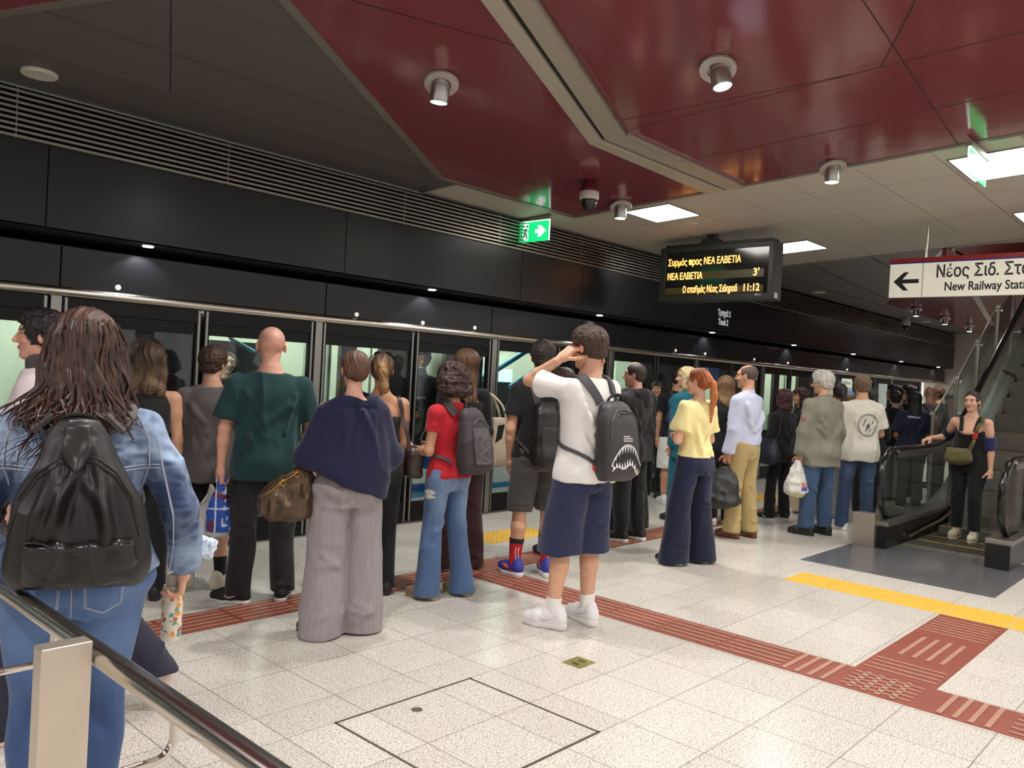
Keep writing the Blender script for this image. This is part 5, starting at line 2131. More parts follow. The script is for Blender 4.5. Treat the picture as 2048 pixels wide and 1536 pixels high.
shoe_tan = mat('shoe_tan', rgb(142, 118, 92), .6, bump=(120, .1))
shoe_bl = mat('shoe_blue', rgb(52, 64, 158), .6, bump=(200, .1))
shoe_be = mat('shoe_beige', rgb(206, 196, 172), .6, var=(30, .15), bump=(80, .2))
shoe_rd = mat('shoe_red', rgb(150, 40, 46), .6)
shoe_nv = mat('shoe_navy', rgb(40, 42, 62), .6)
orange_m = mat('stripe_orange', rgb(236, 104, 66), .6)
nylon = mat('nylon_black', rgb(20, 19, 19), .46, bump=(700, .12, (1, 1, 1), .003), var=(6, .08))
nylon2 = mat('nylon_charcoal', rgb(62, 57, 60), .6, bump=(500, .15, (1, 1, 1), .003))
strap_m = mat('webbing_black', rgb(40, 38, 38), .7, bump=(300, .3, (1, 1, 1), .003))
stitch = mat('denim_stitch', rgb(168, 178, 196), .8)
zipm = mat('zip_metal', rgb(120, 118, 112), .35, .9)


def denim(base, light, s, hi=.85):
    b, l = np.array(rgb(*base)), np.array(rgb(*light))

    def fn(P, N):
        n = noise3(P * np.array([9, 9, 5]), 3) * .5 + noise3(P * np.array([60, 60, 18]), 4) * .3
        z = P[:, 2] / s.s
        w = np.exp(-((z - .72) / .16) ** 2) * np.clip(np.abs(N[:, 1]), 0, 1) * .55 + .25 * np.exp(-((z - .88) / .06) ** 2) * (N[:, 1] < 0)
        m = np.clip(w * hi + (n - .4) * .5, 0, 1)
        return b * (1 - m[:, None]) + l * m[:, None]
    return fn


WIDE = [(-.06, .095, .085, .108), (.08, .100, .090, .104), (.3, .100, .092, .098), (.55, .105, .100, .105), (.8, .118, .112, .116), (1.06, .128, .122, .126)]
STRAIGHT = [(-.06, .092, .085, .105), (.1, .094, .088, .098), (.3, .082, .080, .084), (.5, .070, .070, .075), (.75, .066, .068, .074), (1.04, .068, .074, .074)]
SKINNY = [(-.06, .092, .086, .110), (.1, .092, .088, .104), (.3, .076, .076, .080), (.48, .060, .062, .064), (.62, .060, .058, .068), (.85, .046, .046, .050), (1.0, .044, .044, .046)]
SHORTS = [(-.06, .096, .088, .110), (.1, .104, .096, .106), (.3, .108, .104, .108), (.56, .108, .108, .110)]


def bag_root(p, name, label, cat, group=None):
    r = thing(name, label, cat, (p.pos[0], p.pos[1], 0), math.radians(p.yaw), group)
    return r


def strap_path(bvh, pts, w, th, name, m, parent, lift=.007, n=9):
    P, N = [], []
    for q in spline(pts, n):
        h = bvh.find_nearest(Vector(q))
        d = (Vector(q) - h[0])
        if d.dot(h[1]) < .05:
            P.append(h[0] + h[1] * lift)
        else:
            P.append(Vector(q))
        N.append(h[1])
    for _ in range(3):
        P = [P[0]] + [(P[i - 1] + P[i] * 2 + P[i + 1]) / 4 for i in range(1, len(P) - 1)] + [P[-1]]
        N = [N[0]] + [(N[i - 1] + N[i] * 2 + N[i + 1]) / 4 for i in range(1, len(N) - 1)] + [N[-1]]
        for i in range(1, len(P) - 1):
            h = bvh.find_nearest(P[i])
            if (P[i] - h[0]).dot(h[1]) < lift:
                P[i] = h[0] + h[1] * lift
    if name == 'shoulder_strap' and w > .04 and 'backpack' in parent.name:
        w = [w if i < len(P) * .62 else max(.022, w * (1 - (i / len(P) - .62) * 3.2)) for i in range(len(P))]
    return ribbon(P, w, th, N, name, m, parent)


def pack_straps(p, bvh, r, ztop, zbot, m, w=.05, x0=.06, x1=.12, yb=-.13, sides=(-1, 1), cx=0.0):
    k = p.s
    for sd in sides:
        o = p.off(1.4 * k)
        strap_path(bvh, [V3(sd * x0 + cx * .6, yb, ztop) + o, V3(sd * (x0 + .035), -.07, 1.45 * k) + o, V3(sd * .105 * k, .0, 1.49 * k) + o, V3(sd * x1, .09, 1.38 * k) + o, V3(sd * (x1 + .03), .13, 1.24 * k),
                         V3(sd * (x1 + .06), .06, 1.10 * k), V3(sd * (x1 - .01) + cx, yb - .02, zbot + .05)], w, .009, 'shoulder_strap', m, r)


def pack_body(r, prof, m, amp=.006, seed=1, v=.006, n=3.0, name='main_compartment', paint=None, lines=()):
    """prof rows: (z, cx, ycentre, rx, ry)"""
    F = Field(v)
    F.add(loft([(z, cx, cy, rx, ry, ry) for z, cx, cy, rx, ry in prof], n), .01)
    P, Q = F.mesh()
    P = relax(P, Q, 3)
    N = vnormals(P, Q)
    d = (ridged(P * np.array([9, 9, 6.]) + seed, seed) ** 2 - .35) * amp + (folds(P, lines) if len(lines) else 0)
    P = P + N * d[:, None]
    return np_mesh(name, P, Q, m, r, paint(P, N) if paint else None)


# ================================================================== the crowd
# ---- woman in the denim jacket, nearest
p = Person('woman with long auburn hair in a denim jacket, back turned, at the steel handrail', (.925, 2.60), -21, 1.635, 1.16, True, 'light', v=.005, hips=1.12, seed=3,
           arms=((-.34, .06, -1, -.02, .25, -1), ('ik', (.315, .07, .845), (.6, -1, .1))), hands=(None, {'curl': .8, 'palm': (-1, .15, 0), 'dir': (-.05, .1, -1)}), head=(4, -4, 0),
           feet=((-.10, .0, 10), (.095, -.03, -8)), face=False)
P1 = p
k = p.s
p.body(leg_r=.8, arm_r=.8)
den = [rgb(54, 70, 104), rgb(172, 194, 224)]


def jacket_paint(P, N):
    b, l = np.array(den[0]), np.array(den[1])
    z = P[:, 2] / k
    n = noise3(P * np.array([8, 8, 9]), 2)
    n2 = ridged(P * np.array([30, 30, 46]), 5)
    m = np.clip((z - 1.20) * 2.6, -.05, .50) + (n - .46) * 1.1 + (n2 - .5) * .45 + .06
    m += .5 * np.exp(-((z - 1.31) / .025) ** 2) * n2
    arm = np.abs(P[:, 0]) > .2
    m += arm * .12
    m = np.clip(m, 0, 1)
    return b * (1 - m[:, None]) + l * m[:, None]


jk = p.top(f_denim, 'denim_jacket', .026, .93, .016, sleeve=1, fore=.97, sl_ease=.012, sl_flare=.004, neck=1.475, amp=.013, seed=4, paint=jacket_paint, v=.0055)
jb = back_surface([jk])
for (nm, uv, rr) in [('yoke_seam', [(-.22, 1.275 * k), (-.1, 1.27 * k), (0, 1.265 * k), (.1, 1.27 * k), (.22, 1.275 * k)], .0024), ('back_seam', [(-.10, 1.30 * k), (-.095, 1.15 * k), (-.075, .95 * k)], .0016), ('back_seam', [(.10, 1.30 * k), (.095, 1.15 * k), (.075, .95 * k)], .0022), ('sleeve_seam', [(.205, 1.37 * k), (.232, 1.25 * k), (.262, 1.12 * k), (.272, 1.0 * k), (.268, .88 * k)], .0022), ('armhole_seam', [(.155, 1.43 * k), (.185, 1.36 * k), (.19, 1.28 * k), (.175, 1.22 * k)], .0022), ('armhole_seam', [(-.155, 1.43 * k), (-.185, 1.36 * k), (-.19, 1.28 * k), (-.175, 1.22 * k)], .0022)]:
    pts = hug(jb, dense(uv, 14), lambda u, v: (u, -.6, v), (0, 1, 0), rr)
    if len(pts) > 3:
        MB().tube(pts, rr, 6).build(nm, stitch, jk, auto=60)
        MB().tube([q + Vector((0, 0, -.010)) for q in pts], rr, 6).build(nm, stitch, jk, auto=60)
# cuff of the right sleeve
cu = p.elb[1] + (p.wri[1] - p.elb[1]) * .93
d = p.fd[1]
F = Field(.0045).add(cut(cut(cone(cu - d * .05, cu + d * .05, .041, .040), cu + d * .026, d), cu - d * .026, -d), .004)
P_, Q_ = F.mesh()
np_mesh('cuff', P_, Q_, f_denim, jk, np.tile(np.array(rgb(112, 134, 172)), (len(P_), 1)))
tr_ = p.trousers(f_denim, 'jeans', SKINNY, 1.02, .012, .004, 5, denim((62, 84, 128), (112, 142, 188), p), label='slim blue jeans', v=.005)
tb = back_surface([tr_])
for sd in (-1, 1):
    x0 = sd * .082
    for dx in (0, .004):
        uv = [(x0 - .052 + dx, .925 * k), (x0 - .048 + dx, .845 * k), (x0, .815 * k + dx), (x0 + .048 - dx, .845 * k), (x0 + .052 - dx, .925 * k), (x0 - .052 + dx, .925 * k)]
        pts = hug(tb, dense(uv, 8), lambda u, v: (u, -.6, v), (0, 1, 0), .001)
        MB().tube(pts, .0013, 5).build('back_pocket_stitching', stitch, tr_, auto=60)
pts = hug(tb, dense([(0, .98 * k), (.0, .90 * k), (.0, .80 * k)], 10), lambda u, v: (u, -.6, v), (0, 1, 0), .001)
MB().tube(pts, .0013, 5).build('centre_seam', stitch, tr_, auto=60)
pts = hug(tb, dense([(-.16, .985 * k), (0, .955 * k), (.16, .985 * k)], 14), lambda u, v: (u, -.6, v), (0, 1, 0), .001)
MB().tube(pts, .0013, 5).build('yoke_seam', stitch, tr_, auto=60)
for i in (0, 1):
    p.shoe(i, leather_w, sole_w)
p.hair('wavy', rgb(48, 29, 23), rgb(150, 98, 70), 3, 1.18, .25, v=.005, strands=.008)
# loose locks
rnd = random.Random(11)
hb = back_surface([o for o in p.root.children if o.name.startswith('hair')])
lk = MB()
for q in range(420):
    az = rnd.uniform(-2.4, 2.4)
    z0 = p.Hc[2] + rnd.uniform(-.14, .10)
    pts = []
    zend = p.Hc[2] - rnd.uniform(.20, .34)
    fl = rnd.uniform(.0, .11) * (1.7 if az < 0 else .8)
    ph = rnd.uniform(0, 6)
    for j in range(12):
        t_ = j / 11
        z = z0 + (zend - z0) * t_
        a = az + .26 * math.sin(t_ * 8 + ph) * t_ - .12 * max(0, t_ - .5) * (az < .3)
        o_ = Vector((math.sin(a) * .5, -math.cos(a) * .5 - .02, z)) + Vector((p.Hc[0], p.Hc[1] - .02, 0))
        c_ = Vector((p.Hc[0], p.Hc[1] - .03, z))
        h = hb.ray_cast(o_, (c_ - o_).normalized())
        rr = (h[0] - c_).length if h[0] is not None else .085
        out = .004 + fl * max(0, t_ - .5) ** 1.4 * 2.2 + .014 * t_ * math.sin(ph + 9 * t_)
        pts.append(c_ + (o_ - c_).normalized() * (rr + out))
    w0 = rnd.uniform(.004, .009)
    lk.tube(pts, [w0 * (.35 + .65 * math.sin(PI * min(1, .12 + j / 12))) * (1 - .75 * max(0, j / 11 - .6) / .4) for j in range(12)], 5, flat=.45)
lk.build('loose_locks', mat('hair_auburn', rgb(64, 39, 29), .34, var=(26, .85, (3, 3, .8)), spec=.6), p.root, auto=70)['label'] = 'loose wavy locks over the shoulders'
# backpack
r = bag_root(p, 'backpack', 'large soft black backpack worn over the denim jacket', 'backpack')
yb = -.172
prof = [(.885, .012, yb - .085, .155, .060), (.91, .012, yb - .092, .168, .078), (1.01, .012, yb - .095, .170, .088), (1.12, .010, yb - .085, .148, .080), (1.22, .006, yb - .070, .108, .062), (1.30, 0, yb - .058, .076, .045), (1.335, 0, yb - .048, .050, .026)]
rnd = random.Random(4)
fl_ = [(V3(rnd.uniform(-.06, .06), yb - .13, 1.29), V3(rnd.uniform(-.14, .14), yb - .19, 1.0), .016, .012) for _ in range(10)]
bp = pack_body(r, prof, nylon, .016, 3, .0055, 2.8, lines=fl_)
bb = back_surface([bp])
bo = lambda u, v: (u, -.9, v)
uv = [(-.150, 1.03), (-.128, 1.12), (-.088, 1.185), (-.04, 1.222), (.005, 1.23), (.05, 1.222), (.098, 1.185), (.138, 1.12), (.162, 1.03)]
pts = hug(bb, dense(uv, 10), bo, (0, 1, 0), .002)
MB().tube(pts, .0042, 8, flat=.6).build('zip', mat('zip_black', rgb(52, 49, 46), .35, .3, bump=(900, .5)), r, auto=60)
pts = hug(bb, dense([(u, v + .014) for u, v in uv], 10), bo, (0, 1, 0), .002)
MB().tube(pts, .0026, 6).build('piping', nylon, r, auto=60)
# flap tongue at the top
decal(bb, [(-.032, 1.325), (.032, 1.325), (.036, 1.26), (.022, 1.215), (0, 1.20), (-.022, 1.215), (-.036, 1.26)], bo, (0, 1, 0), 'top_flap', mat('flap_grey', rgb(30, 29, 29), .42), r, .006, 4)
# front pocket: baggy, gaping upper edge
F = Field(.005)
F.add(loft([(.905, .02, yb - .155, .128, .03, .022), (.94, .02, yb - .160, .136, .03, .030), (.985, .02, yb - .164, .134, .03, .034), (1.012, .02, yb - .168, .130, .03, .030), (1.022, .02, yb - .168, .124, .02, .018)], 2.6), .01)
P_, Q_ = F.mesh()
P_ = relax(P_, Q_, 2)
N_ = vnormals(P_, Q_)
P_ += N_ * ((ridged(P_ * np.array([14, 9, 11.]) + 2, 4) ** 2 - .3) * .011)[:, None]
np_mesh('front_pocket', P_, Q_, mat('nylon_sheen', rgb(26, 25, 24), .28, bump=(40, .25, (1, 1, 1), .01)), r)
pts = []
for j in range(25):
    u = -.128 + .256 * j / 24
    pts.append((u + .02, yb - .196 + .5 * (u * u) * 1.4, 1.024 - .030 * math.cos(u * 12) ** 2 + .006 * math.sin(u * 50)))
MB().tube(pts, .006, 8, flat=.6).build('pocket_rim', nylon, r, auto=60)
# carry loop and shoulder straps
MB().tube(spline([(-.040, yb - .03, 1.318), (-.036, yb - .05, 1.338), (0, yb - .06, 1.348), (.036, yb - .05, 1.338), (.040, yb - .03, 1.318)], 6), .010, 8, flat=.5).build('carry_loop', strap_m, r, auto=60)
pack_straps(p, jb, r, 1.315, .90, mat('strap_grey', rgb(86, 81, 78), .6), .066, .085, .13, yb)
MB().box(-.022, .022, yb - .085, yb - .078, 1.318, 1.335).build('label_patch', mat('patch_white', rgb(190, 190, 190), .5), r)
# bottle and packet in her right hand
wr = p.wri[1]
r = bag_root(p, 'water_bottle', 'cream water bottle with orange and teal leaf pattern in a denim sleeved hand', 'bottle')
cx, cy = wr[0] - .028, wr[1] + .035
zt = wr[2] - .035
MB().lathe([(.026, zt - .215), (.031, zt - .208), (.0325, zt - .17), (.0325, zt - .05), (.028, zt - .035)], (cx, cy, 0), 28).build('bottle_body', mat('bottle_cream', rgb(226, 216, 196), .35), r, auto=50)
MB().lathe([(.020, zt - .036), (.021, zt - .012), (.021, zt + .002), (.016, zt + .006)], (cx, cy, 0), 24).build('bottle_cap', mat('bottle_cap_w', rgb(196, 190, 176), .4), r, auto=50)
rnd = random.Random(8)
lc = [mat('leaf_orange', rgb(232, 150, 60), .5), mat('leaf_rust', rgb(186, 84, 60), .5), mat('leaf_teal', rgb(84, 160, 160), .5), mat('leaf_red', rgb(196, 96, 80), .5)]
lb = [MB() for _ in lc]
for q in range(70):
    a0, zz = rnd.uniform(0, 2 * PI), zt - .198 + rnd.random() * .15
    sz, tl, e = rnd.uniform(.004, .010), rnd.uniform(0, PI), rnd.uniform(.35, .9)
    pts = []
    for j in range(10):
        u, v = sz * math.cos(j * PI / 5), sz * e * math.sin(j * PI / 5)
        u, v = u * math.cos(tl) - v * math.sin(tl), u * math.sin(tl) + v * math.cos(tl)
        pts.append((cx + .0331 * math.cos(a0 + u / .0331), cy + .0331 * math.sin(a0 + u / .0331), zz + v))
    lb[q % 4].add(pts, [tuple(range(10))])
for b_, m_ in zip(lb, lc):
    b_.build('leaf_print', m_, r)
r = bag_root(p, 'tissue_packet', 'crumpled blue and white packet tucked at the denim cuff', 'packet')
F = Field(.004).add(rbox((wr[0] + .055, wr[1] + .02, wr[2] + .055), (.040, .016, .028), .008, rotz(.4) @ roty(.35)))
P_, Q_ = F.mesh()
N_ = vnormals(P_, Q_)
P_ += N_ * ((ridged(P_ * 60, 3) - .4) * .014)[:, None]
np_mesh('wrapper', P_, Q_, mat('packet_blue', rgb(206, 220, 238), .4, var=(70, .45)), r)

# ---- walker in lavender just beyond her
p = Person('person in a lavender top and dark trousers striding left behind the denim jacket', (1.29, 3.50), 72, 1.60, 1.0, True, 'light', v=.007, seed=5, face=False,
           feet=((-.09, .25, 0, 0, .05), (.08, -.30, 0, .075, .06, -38)), arms=((-.12, .3, -1, 0, .5, -1), (.12, -.25, -1, 0, .1, -1)), head=(0, -3, 0))
p.body(leg_r=.8)
p.top(f_lav, 'blouse', .03, .84, .03, .95, fore=.8, amp=.012, seed=2)
p.trousers(fabric('fabric_ink', rgb(44, 44, 60)), 'trousers', [(-.06, .095, .085, .108), (.1, .096, .088, .1), (.5, .085, .085, .09), (1.0, .095, .09, .095)], amp=.008)
pinksole = mat('sole_pink', rgb(232, 196, 180), .6)
for i in (0, 1):
    p.shoe(i, shoe_nv if i == 0 else mat('shoe_pale', rgb(214, 190, 180), .6), pinksole)
p.hair('long', rgb(110, 94, 80), rgb(168, 150, 130), 5, 1.0, .22)

# ---- man at the far left in pale pink
p = Person('dark haired man in a pale pink shirt and red sneakers at the left edge', (1.36, 4.34), 58, 1.70, 1.0, False, 'pink', v=.007, seed=6, head=(14, 0, 0), feet=((-.12, .02, 10), (.10, .0, 0)))
p.body(leg_r=.8, brow=rgb(40, 30, 26), stubble=.15)
p.top(f_pink, 'shirt', .022, .86, .012, 1, fore=.95, amp=.010)
p.trousers(f_black, 'trousers', STRAIGHT)
for i in (0, 1):
    p.shoe(i, shoe_rd, sole_cream, lace_m=sole_w, swoosh=sole_w)
p.hair('short', rgb(26, 22, 22), None, 2, 1.4)
Fc = Field(.006).add(cone(p.W((0, 0, 0)) * 0 + V3(0, -.01, 1.44 * p.s), V3(0, .01, 1.50 * p.s), .078, .070), .01)
P_, Q_ = Fc.mesh()
np_mesh('collar', P_, Q_, f_dkgrey, p.root)

# ---- woman with wavy hair and bare shoulder
p = Person('woman with wavy brown hair in a black sleeveless top, left of the grey T-shirt', (2.20, 5.10), -22, 1.59, .98, True, 'light', v=.0065, seed=7, face=False, arms=((-.1, .05, -1, .1, .2, -1), (.13, .0, -1, .0, .10, -1)))
p.body(leg_r=.8)
p.top(f_black2, 'top', .012, .92, .0, .0, amp=.005, neck=1.42)
p.trousers(f_black, 'trousers', STRAIGHT)
for i in (0, 1):
    p.shoe(i, shoe_b, sole_b)
p.hair('wavy', rgb(58, 44, 36), rgb(134, 108, 80), 9, 1.05, .21, strands=.007)

# ---- grey T-shirt
p = Person('young man in a grey T-shirt and black shorts with white striped sneakers', (2.64, 5.15), -30, 1.60, 1.0, False, 'light', v=.006, seed=8, face=True, head=(-28, -2, 0),
           feet=((-.10, .05, 6), (.11, -.02, -40)), arms=((-.14, .05, -1, .0, .25, -1), (.12, .1, -1, -.1, .4, -1)))
p.body(stubble=.1)
p.top(f_grey, 'T_shirt', .024, .78, .016, .62, sl_ease=.024, amp=.009, seed=3)
p.trousers(f_black, 'shorts', [(t_, a, b_, c) for t_, a, b_, c in SHORTS], amp=.007)
for i in (0, 1):
    p.sock(i, f_black, .13)
    p.shoe(i, mat('shoe_offwhite', rgb(222, 214, 196), .5), sole_cream, lace_m=sole_w, stripe=sole_b)
p.hair('short', rgb(54, 40, 32), rgb(84, 62, 48), 4, 1.0)

# ---- dark green T-shirt
p = Person('stocky man with shaved head in a dark green T-shirt and black trousers', (2.74, 4.60), -24, 1.74, 1.10, False, 'pink', v=.0055, seed=9, belly=.03, face=False, hs=1.07, head=(-4, -2, 0),
           feet=((-.13, .03, 58), (.15, .06, -18)), arms=((-.20, .03, -1, -.03, .12, -1), (.26, .05, -1, -.35, .42, -1)), hands=({'curl': .95, 'palm': (.9, .5, 0)}, None))
P5 = p
p.body(leg_r=.8, scalp=(.40, .0, rgb(150, 120, 108)))
p.top(f_green, 'T_shirt', .030, .80, .014, .74, sl_ease=.030, sl_flare=.014, amp=.012, seed=6)
p.trousers(f_black2, 'trousers', [(-.06, .094, .088, .108), (.1, .098, .09, .1), (.3, .090, .086, .09), (.5, .080, .08, .084), (.8, .074, .076, .080), (1.03, .074, .080, .078)], .97, amp=.010, seed=2)
tb_ = MB().box(-.225, -.185, -.06, .06, .69, .76).build('cargo_pocket_flap', f_black, p.root, bevel=.006)
for i in (0, 1):
    p.shoe(i, shoe_b, sole_w, swoosh=sole_w, lace_m=sole_w)
# his bags
hw_ = p.wri[0] + p.fd[0] * .085
r = bag_root(p, 'plastic_bag', 'blue printed plastic bag hanging from the hand of the dark green T-shirt', 'bag')


def sack(r, c, zt, zb, wx, wy, m, seed, name='sack', amp=.02, v=.006, paint=None, M=None, top=.03):
    F = Field(v)
    h = zt - zb
    F.add(loft([(zb, c[0], c[1], wx * .6, wy * .6, wy * .6), (zb + h * .08, c[0], c[1], wx * .95, wy, wy), (zb + h * .35, c[0], c[1], wx, wy, wy), (zb + h * .65, c[0], c[1], wx * .72, wy * .72, wy * .72), (zb + h * .86, c[0], c[1], wx * .34, wy * .36, wy * .36), (zt, c[0], c[1], top, top * .7, top * .7)], 2.4), .01)
    P, Q = F.mesh()
    P = relax(P, Q, 2)
    N = vnormals(P, Q)
    P = P + N * ((ridged(P * np.array([16, 16, 8.]) + seed, seed) ** 1.5 - .35) * amp + (ridged(P * 38 + seed, seed + 1) - .4) * amp * .35)[:, None]
    return np_mesh(name, P, Q, m, r, paint(P, N) if paint else None)


blue_p = mat('plastic_blue', rgb(36, 84, 176), .30, attr='tint', bump=(40, .3))


def bluepaint(P, N):
    c = np.tile(np.array(rgb(34, 82, 178)), (len(P), 1))
    n = noise3(P * 16, 4)
    c[n > .66] = rgb(96, 40, 90)
    c[(np.abs(P[:, 0] - hw_[0] + .02) < .004)] = rgb(220, 230, 240)
    c[np.abs(P[:, 2] - (hw_[2] - .17)) < .004] = rgb(210, 224, 240)
    n3 = noise3(P * np.array([70, 70, 40]), 9)
    m = (P[:, 0] > hw_[0] + .02) & (n3 > .68)
    c[m] = rgb(210, 220, 236)
    c[P[:, 2] < hw_[2] - .315] = rgb(200, 206, 212)
    return c


sack(r, (hw_[0] + .012, hw_[1]), hw_[2] + .01, hw_[2] - .34, .072, .05, blue_p, 3, 'printed_sack', .018, .0045, bluepaint)
MB().tube([(hw_[0] - .02, hw_[1], hw_[2] - .06), (hw_[0] - .008, hw_[1] + .02, hw_[2] + .012), (hw_[0] + .012, hw_[1], hw_[2] - .05)], .007, 8, flat=.4).build('bag_handle', blue_p, r, auto=60)
r = bag_root(p, 'carrier_bag', 'flat pale translucent carrier bag beside the blue printed bag', 'bag')
b = MB()
x_, y_, z_ = hw_
vs = []
for j in range(9):
    v_ = j / 8
    wv = .105 * (1 - .85 * max(0, (.30 - v_) / .30))
    for i_ in range(9):
        u = i_ / 8 * 2 - 1
        vs.append((x_ - .055 + u * wv - .045 * v_, y_ + .05 + .010 * math.sin(u * 3 + v_ * 5) + .012 * (1 - abs(u)) * v_, z_ - .03 - .43 * v_ - .10 * max(0, -u) * (1 - v_) ** 2 + .035 * u * v_))
n0 = len(vs)
vs += [(a, c + .018 * math.sin(PI * min(1, max(0, (z_ - e) / .5))) + .003, e) for a, c, e in vs]
fs = []
for j in range(8):
    for i_ in range(8):
        a = j * 9 + i_
        fs += [(a, a + 9, a + 10, a + 1), (n0 + a, n0 + a + 1, n0 + a + 10, n0 + a + 9)]
for j in range(8):
    fs += [(j * 9, n0 + j * 9, n0 + j * 9 + 9, j * 9 + 9), (j * 9 + 8, j * 9 + 17, n0 + j * 9 + 17, n0 + j * 9 + 8)]
for i_ in range(8):
    fs.append((72 + i_, n0 + 72 + i_, n0 + 73 + i_, 73 + i_))
b.add(vs, fs)
b.build('pouch', mat('plastic_pale', rgb(196, 194, 190), .35, var=(8, .12)), r, smooth=True)

# ---- navy sweater, grey wide trousers
p = Person('woman with cropped updo in a loose navy sweater and wide grey trousers', (2.80, 3.80), -27, 1.61, 1.05, True, 'pink', v=.0055, seed=10, hips=1.12, face=False, head=(4, -6, 3),
           feet=((-.12, -.02, 45), (.11, .03, -14)), arms=((-.26, .05, -1, .05, .5, -.25), (.26, .1, -1, -.45, .85, -.3)), neck_fwd=-.012)
P6 = p
k = p.s
p.body(leg_r=.8, arm_r=.75)
o = p.off(1.2)
sec = [(.70, .03, .0, .165, .140, .160), (.80, .02, .0, .190, .150, .172), (.90, .005, .0, .214, .158, .180), (1.0, 0, .0, .228, .158, .176), (1.10, 0, .0, .226, .150, .158), (1.20, 0, .0, .210, .138, .138), (1.27, .004, -.005, .186, .118, .118), (1.325, .010, -.006, .146, .088, .098), (1.36, .016, -.004, .108, .072, .086)]
F = Field(.0055)
F.add(loft([tuple([z] + list(q)) for z, *q in sec], 2.2), .02)
for i in (0, 1):
    F.add(cone(p.S[i] + V3(0, 0, -.02), p.elb[i], .052, .068), .05)
    F.add(cut(cone(p.elb[i], p.wri[i], .066, .044), p.wri[i] - p.fd[i] * .03, p.fd[i]), .05)
F.add(rbox((0, 0, .70), (.6, .5, .145), .005, roty(.36)), .01, True)
F.add(cone((.035, .02, 1.44), (.035, -.03, 1.30), .102, .066), .012, True)
rnd = random.Random(3)
ln = []
for _ in range(12):
    x = rnd.uniform(-.2, .2)
    ln.append((V3(x * .5, -.13, 1.28), V3(x + rnd.uniform(-.1, .1), -.20, .92 + rnd.uniform(-.05, .15)), rnd.uniform(.014, .026), rnd.uniform(.006, .013)))
sw = p.cloth('sweater', F, f_navy, .018, 5, ln, (5, 5, 3.4), it=2)
cw = MB()
pts = [(.034 + .100 * math.cos(a), -.004 + .088 * math.sin(a), 1.340 + .034 * math.sin(a) - .018 * math.cos(a)) for a in [j * PI / 16 for j in range(33)]]
cw.tube(pts, .012, 8, cap=False, flat=1.5).build('neckband', fabric('fabric_navy_rib', rgb(26, 27, 54)), sw, auto=60)
p.trousers(f_linen, 'wide_trousers', [(-.06, .100, .09, .118), (.06, .108, .10, .118), (.2, .112, .108, .112), (.5, .118, .116, .118), (.8, .128, .124, .126), (1.09, .136, .130, .132)], 1.02, .014, .010, 7, k_leg=.014)
for i in (0, 1):
    p.shoe(i, shoe_br, sole_b)
p.hair('updo', rgb(84, 56, 44), rgb(128, 90, 70), 3, 1.0)
# her bronze handbag
r = bag_root(p, 'handbag', 'bronze metallic slouchy handbag at the elbow of the navy sweater', 'handbag')
br = mat('leather_bronze', rgb(92, 74, 56), .26, .6, bump=(26, .5, (1, 1, 1), .012), var=(16, .25))
gold = mat('trim_gold', rgb(206, 170, 96), .22, 1.0)
c = (-.335, .0)
F = Field(.005)
F.add(loft([(.66, c[0], c[1], .09, .05, .05), (.69, c[0], c[1], .135, .068, .068), (.77, c[0] - .005, c[1], .145, .066, .066), (.85, c[0] + .02, c[1], .115, .05, .05), (.92, c[0] + .055, c[1], .062, .03, .03), (.945, c[0] + .07, c[1], .03, .016, .016)], 2.4), .01)
P_, Q_ = F.mesh()
P_ = relax(P_, Q_, 2)
N_ = vnormals(P_, Q_)
P_ += N_ * ((ridged(P_ * np.array([20, 20, 11.]) + 2, 4) ** 1.4 - .35) * .024)[:, None]
np_mesh('bag_body', P_, Q_, br, r)
bb = back_surface([o_ for o_ in r.children])
pts = hug(bb, dense([(c[0] - .12, .80), (c[0] - .07, .845), (c[0] - .01, .89), (c[0] + .05, .93)], 8), lambda u, v: (u, -.6, v), (0, 1, 0), .002, .004)
MB().tube(pts, .009, 8, flat=.6).build('gold_trim', gold, r, auto=60)
for (u, v_) in ((c[0] - .035, .865), (c[0] + .04, .915)):
    h = bb.ray_cast(Vector((u, -.6, v_)), Vector((0, 1, 0)))
    q = h[0] if h[0] is not None else Vector((u, -.05, v_))
    MB().tube([(q.x + .016 * math.cos(a), q.y - .010, q.z + .016 * math.sin(a)) for a in [j * PI / 10 for j in range(21)]], .004, 6, cap=False).build('ring', gold, r, auto=60)
e = p.elb[0] * .35 + p.wri[0] * .65
MB().tube(spline([(c[0] - .02, -.015, .90), (e[0] - .02, e[1] - .06, e[2] - .03), (e[0], e[1], e[2] + .055), (e[0] + .04, e[1] + .05, e[2] - .03), (c[0] + .07, .015, .93)], 7), .011, 8, flat=.5).build('bag_handle', br, r, auto=60)

